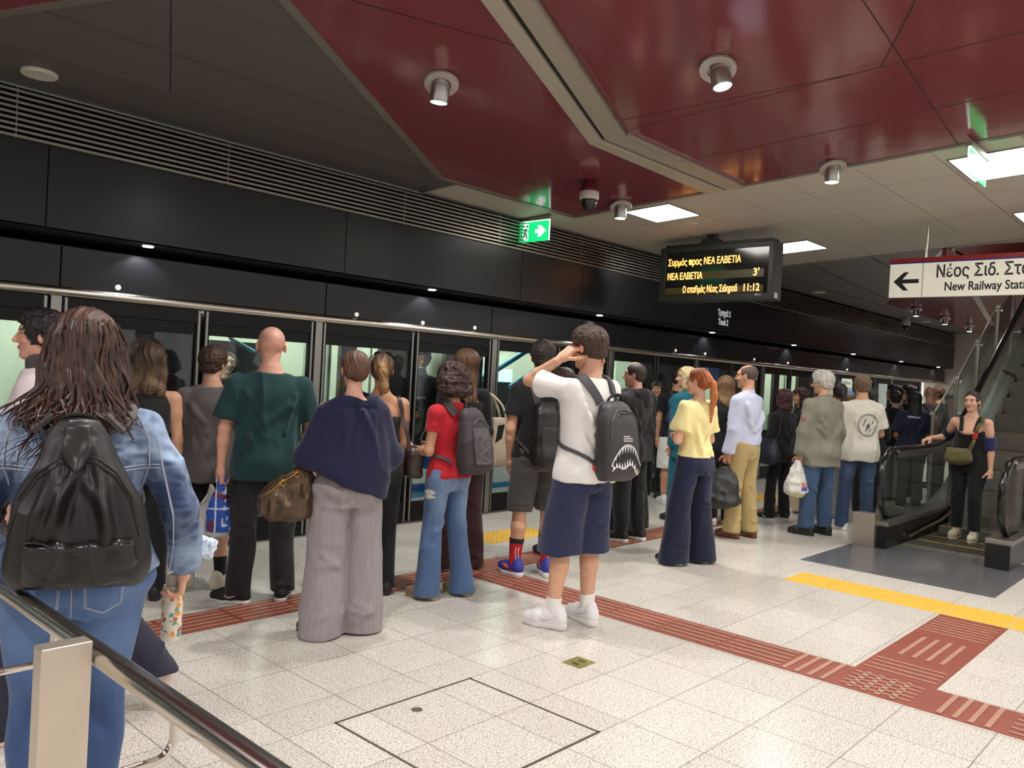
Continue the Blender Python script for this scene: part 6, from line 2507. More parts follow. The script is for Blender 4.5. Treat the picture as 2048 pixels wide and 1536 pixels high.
# ---- woman with sunglasses on her head
p = Person('woman with bare shoulders and sunglasses on her hair behind the navy sweater', (3.44, 4.36), -24, 1.62, .98, True, 'tan', v=.0065, seed=12, face=False, head=(-16, 0, 0), arms=((-.12, .2, -1, .3, .9, -.3), (.13, .02, -1, -.05, .3, -1)))
p.body(leg_r=.8)
tp_ = p.top(f_black, 'bodice', .010, .95, .0, .0, amp=.004, neck=1.30)
p.trousers(f_black, 'trousers', STRAIGHT)
for i in (0, 1):
    p.shoe(i, shoe_b, sole_b)
p.hair('ponytail', rgb(66, 44, 34), rgb(150, 116, 74), 7, 1.15, .16)
t = bag_root(p, 'sunglasses', 'black sunglasses pushed up on the brown hair above bare shoulders', 'sunglasses')
for sd in (-1, 1):
    q = p.Hc + p.HM @ (V3(sd * .036, .055, .115) * p.s)
    g = MB().lathe([(.001, .004), (.026, .003), (.028, 0), (.026, -.003), (.001, -.004)], (0, 0, 0), 18)
    o_ = g.build('lens', mat('lens_dark', rgb(14, 13, 13), .08), t, auto=60)
    o_.location = q
    o_.rotation_euler = (math.radians(-48), 0, math.radians(-16))
    MB().tube([p.Hc + p.HM @ (V3(sd * .062, .055, .112) * p.s), p.Hc + p.HM @ (V3(sd * .094, .02, .085) * p.s), p.Hc + p.HM @ (V3(sd * .095, -.05, .045) * p.s)], .0035, 6).build('temple', black_paint, t, auto=60)
MB().tube([p.Hc + p.HM @ (V3(-.012, .058, .120) * p.s), p.Hc + p.HM @ (V3(.012, .058, .120) * p.s)], .003, 6).build('bridge', black_paint, t, auto=60)
r = bag_root(p, 'shoulder_bag', 'dark brown shoulder bag on the bare shoulder behind the navy sweater', 'handbag')
dbr = mat('leather_dark_brown', rgb(58, 44, 40), .4, bump=(30, .3))
bvh = back_surface([o_ for o_ in p.root.children if o_.name.startswith(('body', 'bodice'))])
strap_path(bvh, [(.185, -.10, .98), (.165, -.10, 1.10), (.125, -.075, 1.26), (.115, -.02, 1.335), (.13, .06, 1.26), (.19, .08, 1.0)], .028, .005, 'shoulder_strap', dbr, r)
F = Field(.006).add(rbox((.235, -.015, .90), (.05, .115, .10), .03), .01)
P_, Q_ = F.mesh()
N_ = vnormals(P_, Q_)
P_ += N_ * ((ridged(P_ * 14, 4) - .4) * .018)[:, None]
np_mesh('bag_body', P_, Q_, dbr, r)

# ---- red T-shirt
p = Person('girl with dark curly bob in a red T-shirt and ripped blue jeans', (3.80, 4.05), 2, 1.575, .98, True, 'olive', v=.0055, seed=13, hips=1.04, face=False, head=(4, -10, 0),
           feet=((-.14, .0, 16), (.12, -.07, 2)), arms=((-.16, .02, -1, .22, .85, -.02), (.14, .02, -1, -.2, .9, .0)), hands=({'curl': .6, 'palm': (.9, .1, .4), 'thumb': (0, .3, 1)}, None))
P8 = p
k = p.s
p.body(leg_r=.8)
ts = p.top(f_red, 'T_shirt', .019, .905, .0, .50, sl_ease=.012, sl_flare=.002, amp=.006, seed=2)
je = p.trousers(f_denim, 'jeans', [(-.06, .094, .086, .112), (.08, .097, .088, .106), (.25, .088, .084, .086), (.5, .078, .078, .080), (.75, .078, .080, .082), (1.07, .098, .100, .098)], .955, .008, .008, 3, denim((80, 104, 142), (148, 172, 204), p), label='washed blue jeans with ripped thigh')
jb_ = back_surface([je])
for sd in (-1, 1):
    x0 = sd * .080
    uv = [(x0 - .05, .905 * k), (x0 - .046, .83 * k), (x0, .80 * k), (x0 + .046, .83 * k), (x0 + .05, .905 * k), (x0 - .05, .905 * k)]
    MB().tube(hug(jb_, dense(uv, 8), lambda u, v: (u, -.6, v), (0, 1, 0), .001), .0014, 5).build('back_pocket_stitching', mat('stitch_pale', rgb(196, 204, 214), .8), je, auto=60)
for (zz, hh_) in ((.725, .020), (.69, .012)):
    decal(jb_, [(-.05, zz), (-.01, zz + .012), (.035, zz + .004), (.05, zz - hh_), (0, zz - hh_ - .008), (-.045, zz - hh_)], lambda u, v: (-.6, u, v), (1, 0, 0), 'rip', mat('rip_pale', rgb(206, 204, 200), .9, var=(90, .4)), je, .002, 3)
for i in (0, 1):
    p.shoe(i, shoe_tan, mat('sole_tan', rgb(178, 152, 108), .6), lace_m=sole_b)
p.hair('curly', rgb(38, 26, 25), rgb(78, 54, 47), 5, 1.30, .105, v=.0045)
r = bag_root(p, 'backpack', 'charcoal trekking backpack worn over the red T-shirt', 'backpack')
yb = -.112
prof = [(.85, .05, yb - .075, .115, .055), (.88, .05, yb - .085, .132, .078), (.98, .045, yb - .090, .138, .086), (1.10, .04, yb - .080, .128, .076), (1.20, .03, yb - .065, .105, .060), (1.265, .02, yb - .050, .078, .040), (1.29, .02, yb - .04, .05, .02)]
bp = pack_body(r, prof, nylon2, .008, 6, .0055, 2.6)
bb = back_surface([bp])
bo = lambda u, v: (u, -.9, v)
decal(bb, [(-.04, 1.16), (.10, 1.16), (.125, 1.05), (.12, .92), (-.035, .92), (-.05, 1.05)], bo, (0, 1, 0), 'front_pocket', mat('nylon_grey', rgb(84, 78, 82), .55, bump=(400, .1)), r, .010, 4)
for uv in ([(-.03, 1.19), (.02, 1.225), (.07, 1.22), (.12, 1.16)], [(-.035, .94), (.05, .93), (.12, .95)], [(.0, 1.15), (.10, 1.05), (.0, .99), (.10, .93)], [(.09, 1.15), (.0, 1.05), (.09, .99)]):
    MB().tube(hug(bb, dense(uv, 8), bo, (0, 1, 0), .002, .010), .0028, 6).build('cord', mat('cord_grey', rgb(120, 116, 116), .6), r, auto=60)
MB().tube(spline([(.0, yb - .01, 1.26), (.005, yb - .02, 1.32), (.035, yb - .02, 1.32), (.04, yb - .01, 1.26)], 6), .008, 8).build('carry_loop', strap_m, r, auto=60)
bvh = back_surface([ts])
pack_straps(p, bvh, r, 1.25, .88, mat('strap_charcoal', rgb(70, 65, 68), .7, bump=(300, .2)), .058, .055, .105, yb)
r = bag_root(p, 'phone', 'phone in an orange patterned case held by the red T-shirt wearer', 'phone')
q = p.wri[0] + p.fd[0] * .10
MB().box(-.037, .037, -.0045, .0045, -.075, .075).build('phone_case', mat('case_orange', rgb(176, 112, 62), .4, var=(50, .6)), r, bevel=.004)
o_ = r.children[0]
o_.matrix_local = Matrix.Translation(Vector(q) + Vector((-.005, .0, .02))) @ Matrix.Rotation(.9, 4, 'Z') @ Matrix.Rotation(-.9, 4, 'X')

# ---- long straight hair, off shoulder black top
p = Person('woman with long straight brown hair in an off-shoulder black top', (4.40, 4.55), -22, 1.70, .98, True, 'light', v=.0065, seed=14, head=(16, 0, 0), arms=((-.15, .1, -1, .2, .8, -.2), (.22, .1, -1, .1, .8, -.25)))
p.body(leg_r=.8)
p.top(f_black, 'blouse', .016, .93, .01, .9, fore=.4, amp=.009, neck=1.335)
p.trousers(f_maroon, 'wide_trousers', WIDE, amp=.008)
for i in (0, 1):
    p.shoe(i, shoe_b, sole_w)
p.hair('long', rgb(92, 66, 50), rgb(136, 104, 78), 6, 1.0, .34)
r = bag_root(p, 'tote_bag', 'beige fabric tote bag between the red T-shirt and the black backpack', 'bag')
F = Field(.006)
F.add(loft([(.80, .33, .06, .10, .05, .05), (.84, .33, .06, .13, .06, .06), (1.0, .32, .06, .135, .05, .05), (1.14, .30, .06, .135, .025, .025), (1.17, .30, .06, .13, .015, .015)], 3.2), .01)
P_, Q_ = F.mesh()
N_ = vnormals(P_, Q_)
P_ += N_ * ((ridged(P_ * 9, 4) - .4) * .02)[:, None]
np_mesh('bag_body', P_, Q_, fabric('canvas_beige', rgb(206, 192, 168), .9, .3, .08, 300), r)
for y in (-.0, .11):
    MB().tube(spline([(.22, y, 1.13), (.21, y, 1.28), (.24, .06, 1.37), (.33, y, 1.28), (.38, y, 1.13)], 6), .011, 6, flat=.3).build('bag_handle', fabric('canvas_strap', rgb(206, 192, 168)), r, auto=60)
bb = back_surface([r.children[0]])
decal(bb, [(.28, .98), (.34, 1.02), (.37, 1.13), (.31, 1.12)], lambda u, v: (u, -.6, v), (0, 1, 0), 'dark_print', f_black, r, .003, 3)

# ---- black T-shirt, backpack, red socks
p = Person('man in a black T-shirt and grey shorts with red socks and blue sneakers', (4.70, 4.02), -30, 1.79, 1.02, False, 'light', v=.006, seed=15, face=True, head=(-14, -3, 0), feet=((-.13, .04, 22), (.12, .02, -6)),
           arms=((-.14, -.02, -1, .12, .35, -1), (.13, .05, -1, -.05, .4, -1)))
p.body(brow=rgb(30, 24, 22), stubble=.2)
ts = p.top(f_black, 'T_shirt', .020, .90, .012, .66, sl_ease=.020, amp=.008)
p.trousers(f_dkgrey, 'shorts', [(-.06, .096, .09, .112), (.1, .102, .096, .106), (.3, .098, .096, .100), (.52, .090, .092, .094)], amp=.010)
redsock = mat('sock_red', rgb(186, 34, 40), .85, bump=(300, .15))
for i in (0, 1):
    so = p.sock(i, redsock, .19)
    A, d = p.ank[i], unit(p.knee[i] - p.ank[i])
    F = Field(.005).add(cut(cut(cone(A + d * .12, A + d * .24, .0520, .0600), A + d * .205, d), A + d * .165, -d), .003)
    P_, Q_ = F.mesh()
    np_mesh('sock_cuff', P_, Q_, f_black, so)
    sb = back_surface([so])
    for x in (-.012, .010):
        pts = hug(sb, dense([(A[0] + x, A[2] + .02), (A[0] + x + .006, A[2] + .07), (A[0] + x - .003, A[2] + .10), (A[0] + x + .004, A[2] + .14)], 4), lambda u, v: (u, -.6, v), (0, 1, 0), .002)
        if len(pts) > 2:
            MB().tube(pts, .0030, 5).build('sock_stripe', sole_w, so, auto=60)
    p.shoe(i, shoe_bl, sole_w, lace_m=orange_m, stripe=orange_m, platform=.018)
p.hair('short', rgb(32, 26, 25), rgb(64, 52, 48), 8, 1.1)
r = bag_root(p, 'backpack', 'black office backpack worn over a black T-shirt, with a red tag', 'backpack')
yb = -.118
prof = [(.87, .03, yb - .07, .13, .055), (.90, .03, yb - .085, .150, .080), (1.05, .03, yb - .090, .155, .086), (1.20, .03, yb - .080, .148, .074), (1.30, .03, yb - .065, .128, .055), (1.345, .03, yb - .05, .09, .03)]
bp = pack_body(r, prof, nylon, .008, 8, .006, 3.2)
bb = back_surface([bp])
decal(bb, [(-.08, 1.16), (.14, 1.16), (.15, 1.05), (.14, .93), (-.08, .93), (-.09, 1.05)], lambda u, v: (u, -.9, v), (0, 1, 0), 'front_pocket', mat('nylon_black2', rgb(44, 43, 43), .45, bump=(60, .2)), r, .010, 4)
MB().tube(hug(bb, dense([(-.10, 1.25), (.0, 1.30), (.10, 1.29), (.16, 1.24)], 8), lambda u, v: (u, -.9, v), (0, 1, 0), .002, .003), .003, 6).build('zip', zipm, r, auto=60)
MB().box(-.125, -.110, yb - .09, yb - .07, 1.03, 1.055).build('red_tag', mat('tag_red', rgb(214, 50, 48), .5), r, bevel=.002)
pack_straps(p, back_surface([ts]), r, 1.32, .90, mat('strap_dark', rgb(58, 57, 57), .7), .056, .07, .125, yb)

# ---- boy with hands at his ears
p = Person('boy in a white T-shirt and navy shorts holding both hands to his ears', (3.98, 3.03), -8, 1.84, .97, False, 'light', v=.005, seed=16, face=True, head=(12, -6, 0), feet=((-.14, .06, 28), (.115, .02, -6)),
           arms=(('ik', (-.175, .085, 1.635), (-.30, .75, -1.5)), ('ik', (.165, .085, 1.62), (.30, .75, -1.5))), hands=({'dir': (.55, -.35, .62), 'palm': (.7, .1, -.55), 'curl': .62, 'thumb': (0, -1, .2)}, {'dir': (-.45, -.3, .8), 'palm': (-.8, .1, -.4), 'curl': .6, 'thumb': (0, -1, 0)}))
P11 = p
k = p.s
p.body(brow=rgb(44, 32, 26))
ts = p.top(f_white, 'T_shirt', .026, .865, .020, .64, sl_ease=.030, sl_flare=.016, amp=.012, seed=4, neck=1.455, v=.0055)
p.trousers(f_navysh, 'shorts', [(-.06, .100, .092, .112), (.1, .110, .10, .110), (.3, .120, .112, .116), (.585, .130, .124, .126)], 1.0, .018, .010, 4)
for i in (0, 1):
    so = p.sock(i, f_white, .10)
    p.shoe(i, leather_w, sole_w, lace_m=f_white, platform=.014, swoosh=mat('leather_mark', rgb(206, 204, 208), .5))
p.hair('short', rgb(52, 38, 32), rgb(88, 66, 54), 12, .95, v=.004)
r = bag_root(p, 'backpack', 'black backpack with a white shark mouth print on the white T-shirt', 'backpack')
yb = -.125
prof = [(.93, .07, yb - .06, .115, .055), (.955, .07, yb - .075, .135, .072), (1.08, .065, yb - .085, .145, .080), (1.22, .06, yb - .080, .140, .074), (1.33, .055, yb - .065, .120, .058), (1.385, .05, yb - .05, .085, .034), (1.40, .05, yb - .045, .06, .02)]
bp = pack_body(r, prof, mat('nylon_slate', rgb(56, 56, 57), .52, bump=(600, .12, (1, 1, 1), .003)), .006, 8, .005, 3.4)
bb = back_surface([bp])
cx = .065
W_ = mat('print_white', rgb(226, 226, 224), .6)
# shark mouth
N_ = 28


def arch(u, a, c, q):
    return a - c * abs(u) ** q


ups, los = [], []
for j in range(N_ + 1):
    u = -1 + 2 * j / N_
    ups.append((cx + .122 * u, 1.150 - .125 * abs(u + .0) ** 2.2))
    los.append((cx + .116 * u, 1.022 - .010 * u - .040 * abs(u) ** 2 + .014 * math.sin(u * 6)))
decal(bb, ups + los[::-1], lambda u, v: (u, -.9, v), (0, 1, 0), 'mouth_print', mat('print_black', rgb(26, 26, 27), .6), r, .0016, 3)
MB().tube(hug(bb, dense(ups, 2), lambda u, v: (u, -.9, v), (0, 1, 0), .002, .002), .0030, 5).build('mouth_outline', W_, r, auto=60)
MB().tube(hug(bb, dense(los, 2), lambda u, v: (u, -.9, v), (0, 1, 0), .002, .002), .0030, 5).build('mouth_outline', W_, r, auto=60)


def at_curve(cv, u):
    f = (u + 1) / 2 * (len(cv) - 1)
    i_ = min(int(f), len(cv) - 2)
    return (cv[i_][0] + (cv[i_ + 1][0] - cv[i_][0]) * (f - i_), cv[i_][1] + (cv[i_ + 1][1] - cv[i_][1]) * (f - i_))


for j in range(11):
    u0, u1 = -1 + 2 * j / 11, -1 + 2 * (j + 1) / 11
    for cv, sg in ((ups, -1), (los, 1)):
        a, c = at_curve(cv, u0 + .01), at_curve(cv, u1 - .01)
        h_ = (.052 if sg < 0 else .044) * (1 - .5 * abs((u0 + u1) / 2))
        decal(bb, [a, c, ((a[0] + c[0]) / 2 + .004 * (u0 + u1), (a[1] + c[1]) / 2 + sg * h_)], lambda u, v: (u, -.9, v), (0, 1, 0), 'tooth_print', W_, r, .0026, 2)
for j in range(3):
    for q in range(7 - (j == 0) * 2):
        x = cx - .035 + q * .011
        decal(bb, [(x, 1.195 - j * .013), (x + .008, 1.195 - j * .013), (x + .008, 1.202 - j * .013), (x, 1.202 - j * .013)], lambda u, v: (u, -.9, v), (0, 1, 0), 'small_print', W_, r, .002, 1)
MB().tube(hug(bb, dense([(cx - .125, 1.18), (cx - .11, 1.29), (cx - .06, 1.345), (cx + .0, 1.355), (cx + .07, 1.34), (cx + .115, 1.27)], 8), lambda u, v: (u, -.9, v), (0, 1, 0), .002, .003), .0035, 6).build('zip', zipm, r, auto=60)
MB().tube(hug(bb, dense([(cx - .035, 1.31), (cx - .03, 1.33), (cx + .09, 1.33), (cx + .115, 1.27), (cx + .115, 1.16)], 6), lambda u, v: (u, -.9, v), (0, 1, 0), .002, .002), .0022, 6).build('panel_seam', mat('seam_dark', rgb(24, 24, 25), .5), r, auto=60)
MB().tube(spline([(cx - .06, yb - .03, 1.385), (cx - .05, yb - .05, 1.425), (cx, yb - .06, 1.44), (cx + .05, yb - .05, 1.42), (cx + .06, yb - .03, 1.38)], 6), .012, 8, flat=.6).build('carry_loop', strap_m, r, auto=60)
MB().box(cx + .095, cx + .112, yb - .135, yb - .12, .965, .985).build('small_badge', mat('badge_pink', rgb(226, 150, 160), .5), r, bevel=.002)
tsb = back_surface([ts])
pack_straps(p, tsb, r, 1.38, .96, mat('strap_slate', rgb(60, 60, 62), .6, bump=(300, .2)), .060, .075, .125, yb, cx=.06)
MB().box(cx - .150, cx - .120, yb - .05, yb - .02, .985, 1.015).build('red_tab', mat('tab_red', rgb(206, 60, 44), .5), r, bevel=.003)
# ---- striped top, mostly hidden
p = Person('person in a black and white striped top between the two backpacks', (5.46, 4.42), -20, 1.60, .98, True, 'light', v=.008, seed=17, arms=((-.14, .1, -1, .2, .6, -.5), (.14, .1, -1, -.2, .6, -.5)), head=(20, -8, 0))
p.body(leg_r=.8)
p.top(f_stripe, 'striped_top', .018, .90, .01, .9, fore=.6, amp=.006, paint=lambda P, N: np.where((np.sin(P[:, 2] * 210) > 0)[:, None], np.array(rgb(226, 224, 220)), np.array(rgb(34, 34, 36))))
p.trousers(f_black, 'trousers', STRAIGHT)
for i in (0, 1):
    p.shoe(i, shoe_b, sole_b)
p.hair('short', rgb(70, 52, 42), None, 5, 1.2)

# ---- hooded man
p = Person('man with cropped dark hair in a black hooded sweatshirt, looking left', (6.55, 4.42), -2, 1.70, 1.06, False, 'pink', v=.0065, seed=18, head=(26, 0, 0), feet=((-.12, .0, 10), (.12, -.04, -4)), arms=((-.14, .12, -1, .25, .7, -.6), (.16, .08, -1, -.2, .7, -.5)))
p.body(leg_r=.8, brow=rgb(34, 26, 24), stubble=.35)
p.top(f_black2, 'sweatshirt', .040, .80, .012, 1, fore=.95, sl_ease=.030, amp=.014, seed=5)
k = p.s
F = Field(.0065)
F.add(cone(V3(-.07, -.085, 1.44 * k), V3(.07, -.085, 1.44 * k), .050, .050), .03).add(cone(V3(0, -.115, 1.36 * k), V3(0, -.10, 1.45 * k), .050, .058), .04).add(cone(V3(-.085, -.02, 1.455 * k), V3(-.05, -.085, 1.46 * k), .034, .044), .03).add(cone(V3(.085, -.02, 1.455 * k), V3(.05, -.085, 1.46 * k), .034, .044), .03)
p.cloth('hood', F, f_black2, .010, 3)
p.trousers(f_black, 'trousers', [(-.06, .094, .088, .108), (.1, .096, .09, .1), (.3, .084, .082, .086), (.5, .076, .076, .08), (.75, .07, .072, .078), (1.0, .058, .062, .062)], amp=.010)
for i in (0, 1):
    p.shoe(i, shoe_b, sole_w, platform=.012)
p.hair('crop', rgb(46, 38, 36), rgb(70, 58, 54), 3, 1.3)

# ---- bald man behind him
p = Person('bald man in a dark jacket standing just behind the hooded sweatshirt', (6.98, 4.72), -24, 1.73, 1.02, False, 'light', v=.008, seed=19, head=(4, 0, 0), face=False)
p.body(leg_r=.8, scalp=(.35, .0, rgb(140, 116, 104)))
p.top(f_black, 'jacket', .034, .82, .012, 1, fore=.95, amp=.012)
p.trousers(f_black, 'wide_trousers', WIDE)
for i in (0, 1):
    p.shoe(i, shoe_b, sole_b)

# ---- white shorts, turquoise backpack
p = Person('man in white shorts and white sneakers with a turquoise backpack at the doors', (9.02, 5.46), -42, 1.71, 1.0, False, 'tan', v=.009, seed=20, face=False, head=(-6, 0, 0))
p.body()
ts = p.top(f_black, 'T_shirt', .022, .86, .012, .6, amp=.008)
p.trousers(f_white, 'shorts', SHORTS, amp=.008)
for i in (0, 1):
    p.shoe(i, leather_w, sole_w, lace_m=sole_b)
p.hair('fade', rgb(34, 28, 26), None, 3, 1.2)
r = bag_root(p, 'backpack', 'turquoise and purple backpack with a pink pouch, seen over white shorts', 'backpack')
yb = -.12
tq = [rgb(34, 96, 122), rgb(60, 58, 112)]
bp = pack_body(r, [(1.0, 0, yb - .06, .12, .05), (1.03, 0, yb - .075, .145, .07), (1.2, 0, yb - .08, .15, .075), (1.36, 0, yb - .06, .13, .05), (1.40, 0, yb - .05, .09, .03)], mat('nylon_turquoise', (.1, .3, .4), .35, attr='tint', bump=(60, .3)), .010, 4, .008, 3.2,
               paint=lambda P, N: np.array(tq[0]) * np.clip((P[:, 2:3] - 1.1) * 6, 0, 1) + np.array(tq[1]) * (1 - np.clip((P[:, 2:3] - 1.1) * 6, 0, 1)))
MB().tube(hug(back_surface([bp]), dense([(-.13, 1.05), (-.14, 1.2), (-.12, 1.34), (0, 1.37), (.12, 1.34)], 6), lambda u, v: (u, -.9, v), (0, 1, 0), .002, .003), .005, 6).build('edge_piping', mat('piping_pale', rgb(120, 150, 190), .5), r, auto=60)
MB().box(.03, .12, yb - .175, yb - .15, 1.08, 1.27).build('pink_pouch', mat('pouch_pink', rgb(226, 84, 150), .5), r, bevel=.012)
pack_straps(p, back_surface([ts]), r, 1.38, 1.0, strap_m, .05, .07, .12, yb)
r = bag_root(p, 'plastic_bag', 'small white and red plastic bag hanging beside the white shorts', 'bag')
h_ = p.wri[1] + p.fd[1] * .09
sack(r, (h_[0] + .02, h_[1]), h_[2], h_[2] - .36, .085, .06, mat('plastic_red_white', rgb(220, 214, 214), .4, var=(9, .15)), 4, 'sack', .02, .009)
MB().box(h_[0] - .02, h_[0] + .05, h_[1] - .075, h_[1] - .06, h_[2] - .22, h_[2] - .12).build('red_print', mat('print_red', rgb(200, 40, 50), .5), r, bevel=.004)

# ---- face beside the white shorts
p = Person('dark haired woman facing out beside the turquoise backpack', (9.42, 6.0), 100, 1.55, .95, True, 'tan', v=.010, seed=21, head=(10, 0, 0))
p.body(leg_r=.8)
p.top(f_black, 'top', .016, .92, .01, .6)
p.trousers(f_black, 'trousers', STRAIGHT)
for i in (0, 1):
    p.shoe(i, shoe_b, sole_b)
p.hair('wavy', rgb(32, 26, 26), None, 4, 1.0, .22)

# ---- teal suit
p = Person('blonde woman in a teal trouser suit with glasses on her hair', (8.05, 4.75), -4, 1.72, 1.0, True, 'pink', v=.007, seed=22, head=(20, 0, 0), arms=((-.10, -.03, -1, .05, .18, -1), (.12, .02, -1, .0, .15, -1)))
p.body(leg_r=.8, brow=rgb(120, 96, 70))
p.top(f_teal, 'suit_jacket', .024, .72, .024, 1, fore=.98, sl_ease=.018, amp=.008)
p.trousers(f_teal, 'suit_trousers', [(-.06, .094, .085, .108), (.1, .096, .088, .1), (.5, .082, .082, .086), (1.04, .098, .098, .098)], amp=.006)
for i in (0, 1):
    p.shoe(i, shoe_b, sole_b)
p.hair('bob', rgb(186, 160, 112), rgb(232, 214, 170), 6, .98, .16)
t = bag_root(p, 'sunglasses', 'glasses pushed up on the blonde hair above the teal suit', 'sunglasses')
for sd in (-1, 1):
    q = p.Hc + p.HM @ (V3(sd * .038, .075, .105) * p.s)
    o_ = MB().lathe([(.001, .003), (.022, .002), (.024, 0), (.022, -.002), (.001, -.003)], (0, 0, 0), 16).build('lens', mat('lens_brown', rgb(70, 56, 44), .1), t, auto=60)
    o_.location = q
    o_.rotation_euler = (math.radians(-50), 0, math.radians(20))
    MB().tube([p.Hc + p.HM @ (V3(sd * .06, .07, .10) * p.s), p.Hc + p.HM @ (V3(sd * .098, .0, .06) * p.s)], .0035, 6).build('temple', shoe_br, t, auto=60)

# ---- yellow T-shirt
p = Person('woman with red ponytail in a yellow T-shirt and wide dark blue jeans', (6.22, 3.55), -10, 1.67, .98, True, 'fair', v=.006, seed=23, hips=1.05, head=(22, -2, 0), feet=((-.17, .03, 14), (.12, -.02, -4)),
           arms=((-.28, .02, -1, .75, .75, .12), (.26, .10, -1, -.8, .65, .05)), hands=({'curl': .5, 'palm': (.3, -.9, 0)}, {'curl': .6}))
k = p.s
p.body(leg_r=.8, brow=rgb(150, 90, 60), lips=rgb(190, 110, 104))
sec = p.torso(.026, .955 * k, 1.44 * k, -.006)
p.top(f_yellow, 'T_shirt', .026, .955, -.006, .72, sl_ease=.034, sl_flare=.022, amp=.013, seed=3, neck=1.44)
DK = [(-.06, .096, .086, .114), (.08, .100, .090, .112), (.25, .104, .096, .102), (.5, .112, .104, .108), (.8, .126, .118, .122), (1.07, .140, .130, .134)]
je = p.trousers(f_denim, 'wide_jeans', DK, 1.045, .008, .010, 3, denim((30, 34, 56), (52, 62, 94), p, .5), label='wide dark blue jeans')
jb_ = back_surface([je])
for uv in ([(-.175, .985 * k), (0, .97 * k), (.175, .985 * k)], [(0, .97 * k), (0, .84 * k)], [(.03, .93 * k), (.034, .82 * k), (.08, .80 * k), (.125, .82 * k), (.128, .93 * k), (.03, .93 * k)], [(-.03, .93 * k), (-.034, .82 * k), (-.08, .80 * k), (-.125, .82 * k), (-.128, .93 * k), (-.03, .93 * k)]):
    MB().tube(hug(jb_, dense(uv, 8), lambda u, v: (u, -.6, v), (0, 1, 0), .001), .0015, 5).build('stitching', mat('stitch_blue', rgb(96, 104, 130), .8), je, auto=60)
for i in (0, 1):
    p.shoe(i, shoe_b, sole_w)
p.hair('ponytail', rgb(150, 78, 40), rgb(198, 124, 76), 6, 1.0, .36, v=.005)
q = p.Hc + p.HM @ (V3(0, -.112, .03) * p.s)
MB().lathe([(.014, -.012), (.021, -.008), (.021, .008), (.014, .012)], (0, 0, 0), 14, Matrix.Rotation(1.1, 4, 'X')).build('hair_tie', f_black, p.root, auto=60).location = q

# ---- brown haired woman hidden between
p = Person('brown haired woman mostly hidden between the yellow T-shirt and the blue shirt', (8.22, 4.36), -30, 1.64, .98, True, 'light', v=.009, seed=24, face=False)
p.body(leg_r=.8)
p.top(f_black, 'coat', .03, .75, .02, 1, fore=.95)
p.trousers(f_black, 'trousers', STRAIGHT)
for i in (0, 1):
    p.shoe(i, leather_w, sole_w)
p.hair('wavy', rgb(110, 84, 58), rgb(160, 124, 84), 4, 1.0, .25)

# ---- light blue shirt and khaki trousers
p = Person('balding man in a pale blue shirt and khaki trousers carrying a black tote', (7.72, 3.85), -4, 1.76, 1.02, False, 'tan', v=.006, seed=25, belly=.015, head=(18, -2, 0), feet=((-.11, .03, 6), (.115, -.04, -4)),
           arms=((-.06, .02, -1, .0, .2, -1), (.12, .06, -1, -.12, .5, -1)), hands=({'curl': 1.0, 'palm': (.9, .3, 0)}, None))
k = p.s
p.body(leg_r=.8, brow=rgb(70, 56, 48), stubble=.22)
p.top(f_sky, 'shirt', .030, .95, .0, 1, fore=.97, sl_ease=.024, amp=.012, seed=7)
F = Field(.006).add(cut(cut(cone(V3(0, -.008, 1.43 * k), V3(0, .006, 1.52 * k), .076, .068), (0, 0, 1.49 * k), (0, .25, 1)), (0, 0, 1.44 * k), (0, 0, -1)), .01)
p.cloth('collar', F, f_sky, .002, 3)
p.trousers(f_khaki, 'trousers', [(-.06, .094, .088, .112), (.1, .096, .09, .106), (.3, .086, .084, .088), (.5, .076, .076, .082), (.78, .072, .074, .080), (1.02, .076, .082, .082)], 1.0, .014, .011, 5)
F = Field(.006).add(loft([(z, a, b_, c + .004, d_ + .004, e + .004) for z, a, b_, c, d_, e in p.torso(.016, .965 * k, 1.0 * k)]), .004)
P_, Q_ = F.mesh()
np_mesh('belt', P_, Q_, mat('belt_dark', rgb(48, 38, 34), .5), p.root)
for i in (0, 1):
    p.shoe(i, shoe_br, mat('sole_brown', rgb(86, 56, 38), .6))
p.hair('bald_ring', rgb(74, 62, 56), rgb(100, 86, 78), 3)
r = bag_root(p, 'tote_bag', 'black fabric tote hanging from the hand of the pale blue shirt', 'bag')
h_ = p.wri[0] + p.fd[0] * .09
F = Field(.006)
F.add(loft([(h_[2] - .46, h_[0] - .05, h_[1], .07, .06, .06), (h_[2] - .43, h_[0] - .05, h_[1], .11, .15, .15), (h_[2] - .30, h_[0] - .05, h_[1], .095, .165, .165), (h_[2] - .18, h_[0] - .035, h_[1], .05, .15, .15), (h_[2] - .12, h_[0] - .02, h_[1], .022, .12, .12), (h_[2] - .05, h_[0], h_[1], .012, .03, .03)], 2.5), .01)
P_, Q_ = F.mesh()
P_ = relax(P_, Q_, 2)
N_ = vnormals(P_, Q_)
P_ += N_ * ((ridged(P_ * 11, 4) ** 1.3 - .4) * .022)[:, None]
np_mesh('bag_body', P_, Q_, mat('tote_black', rgb(44, 43, 44), .6, bump=(200, .2)), r)
for s_ in (-1, 1):
    MB().tube(spline([(h_[0] - .035, h_[1] + s_ * .10, h_[2] - .16), (h_[0] - .02, h_[1] + s_ * .05, h_[2] - .05), (h_[0] - .005, h_[1] + s_ * .012, h_[2] + .012)], 5), .008, 6, flat=.5).build('bag_handle', strap_m, r, auto=60)

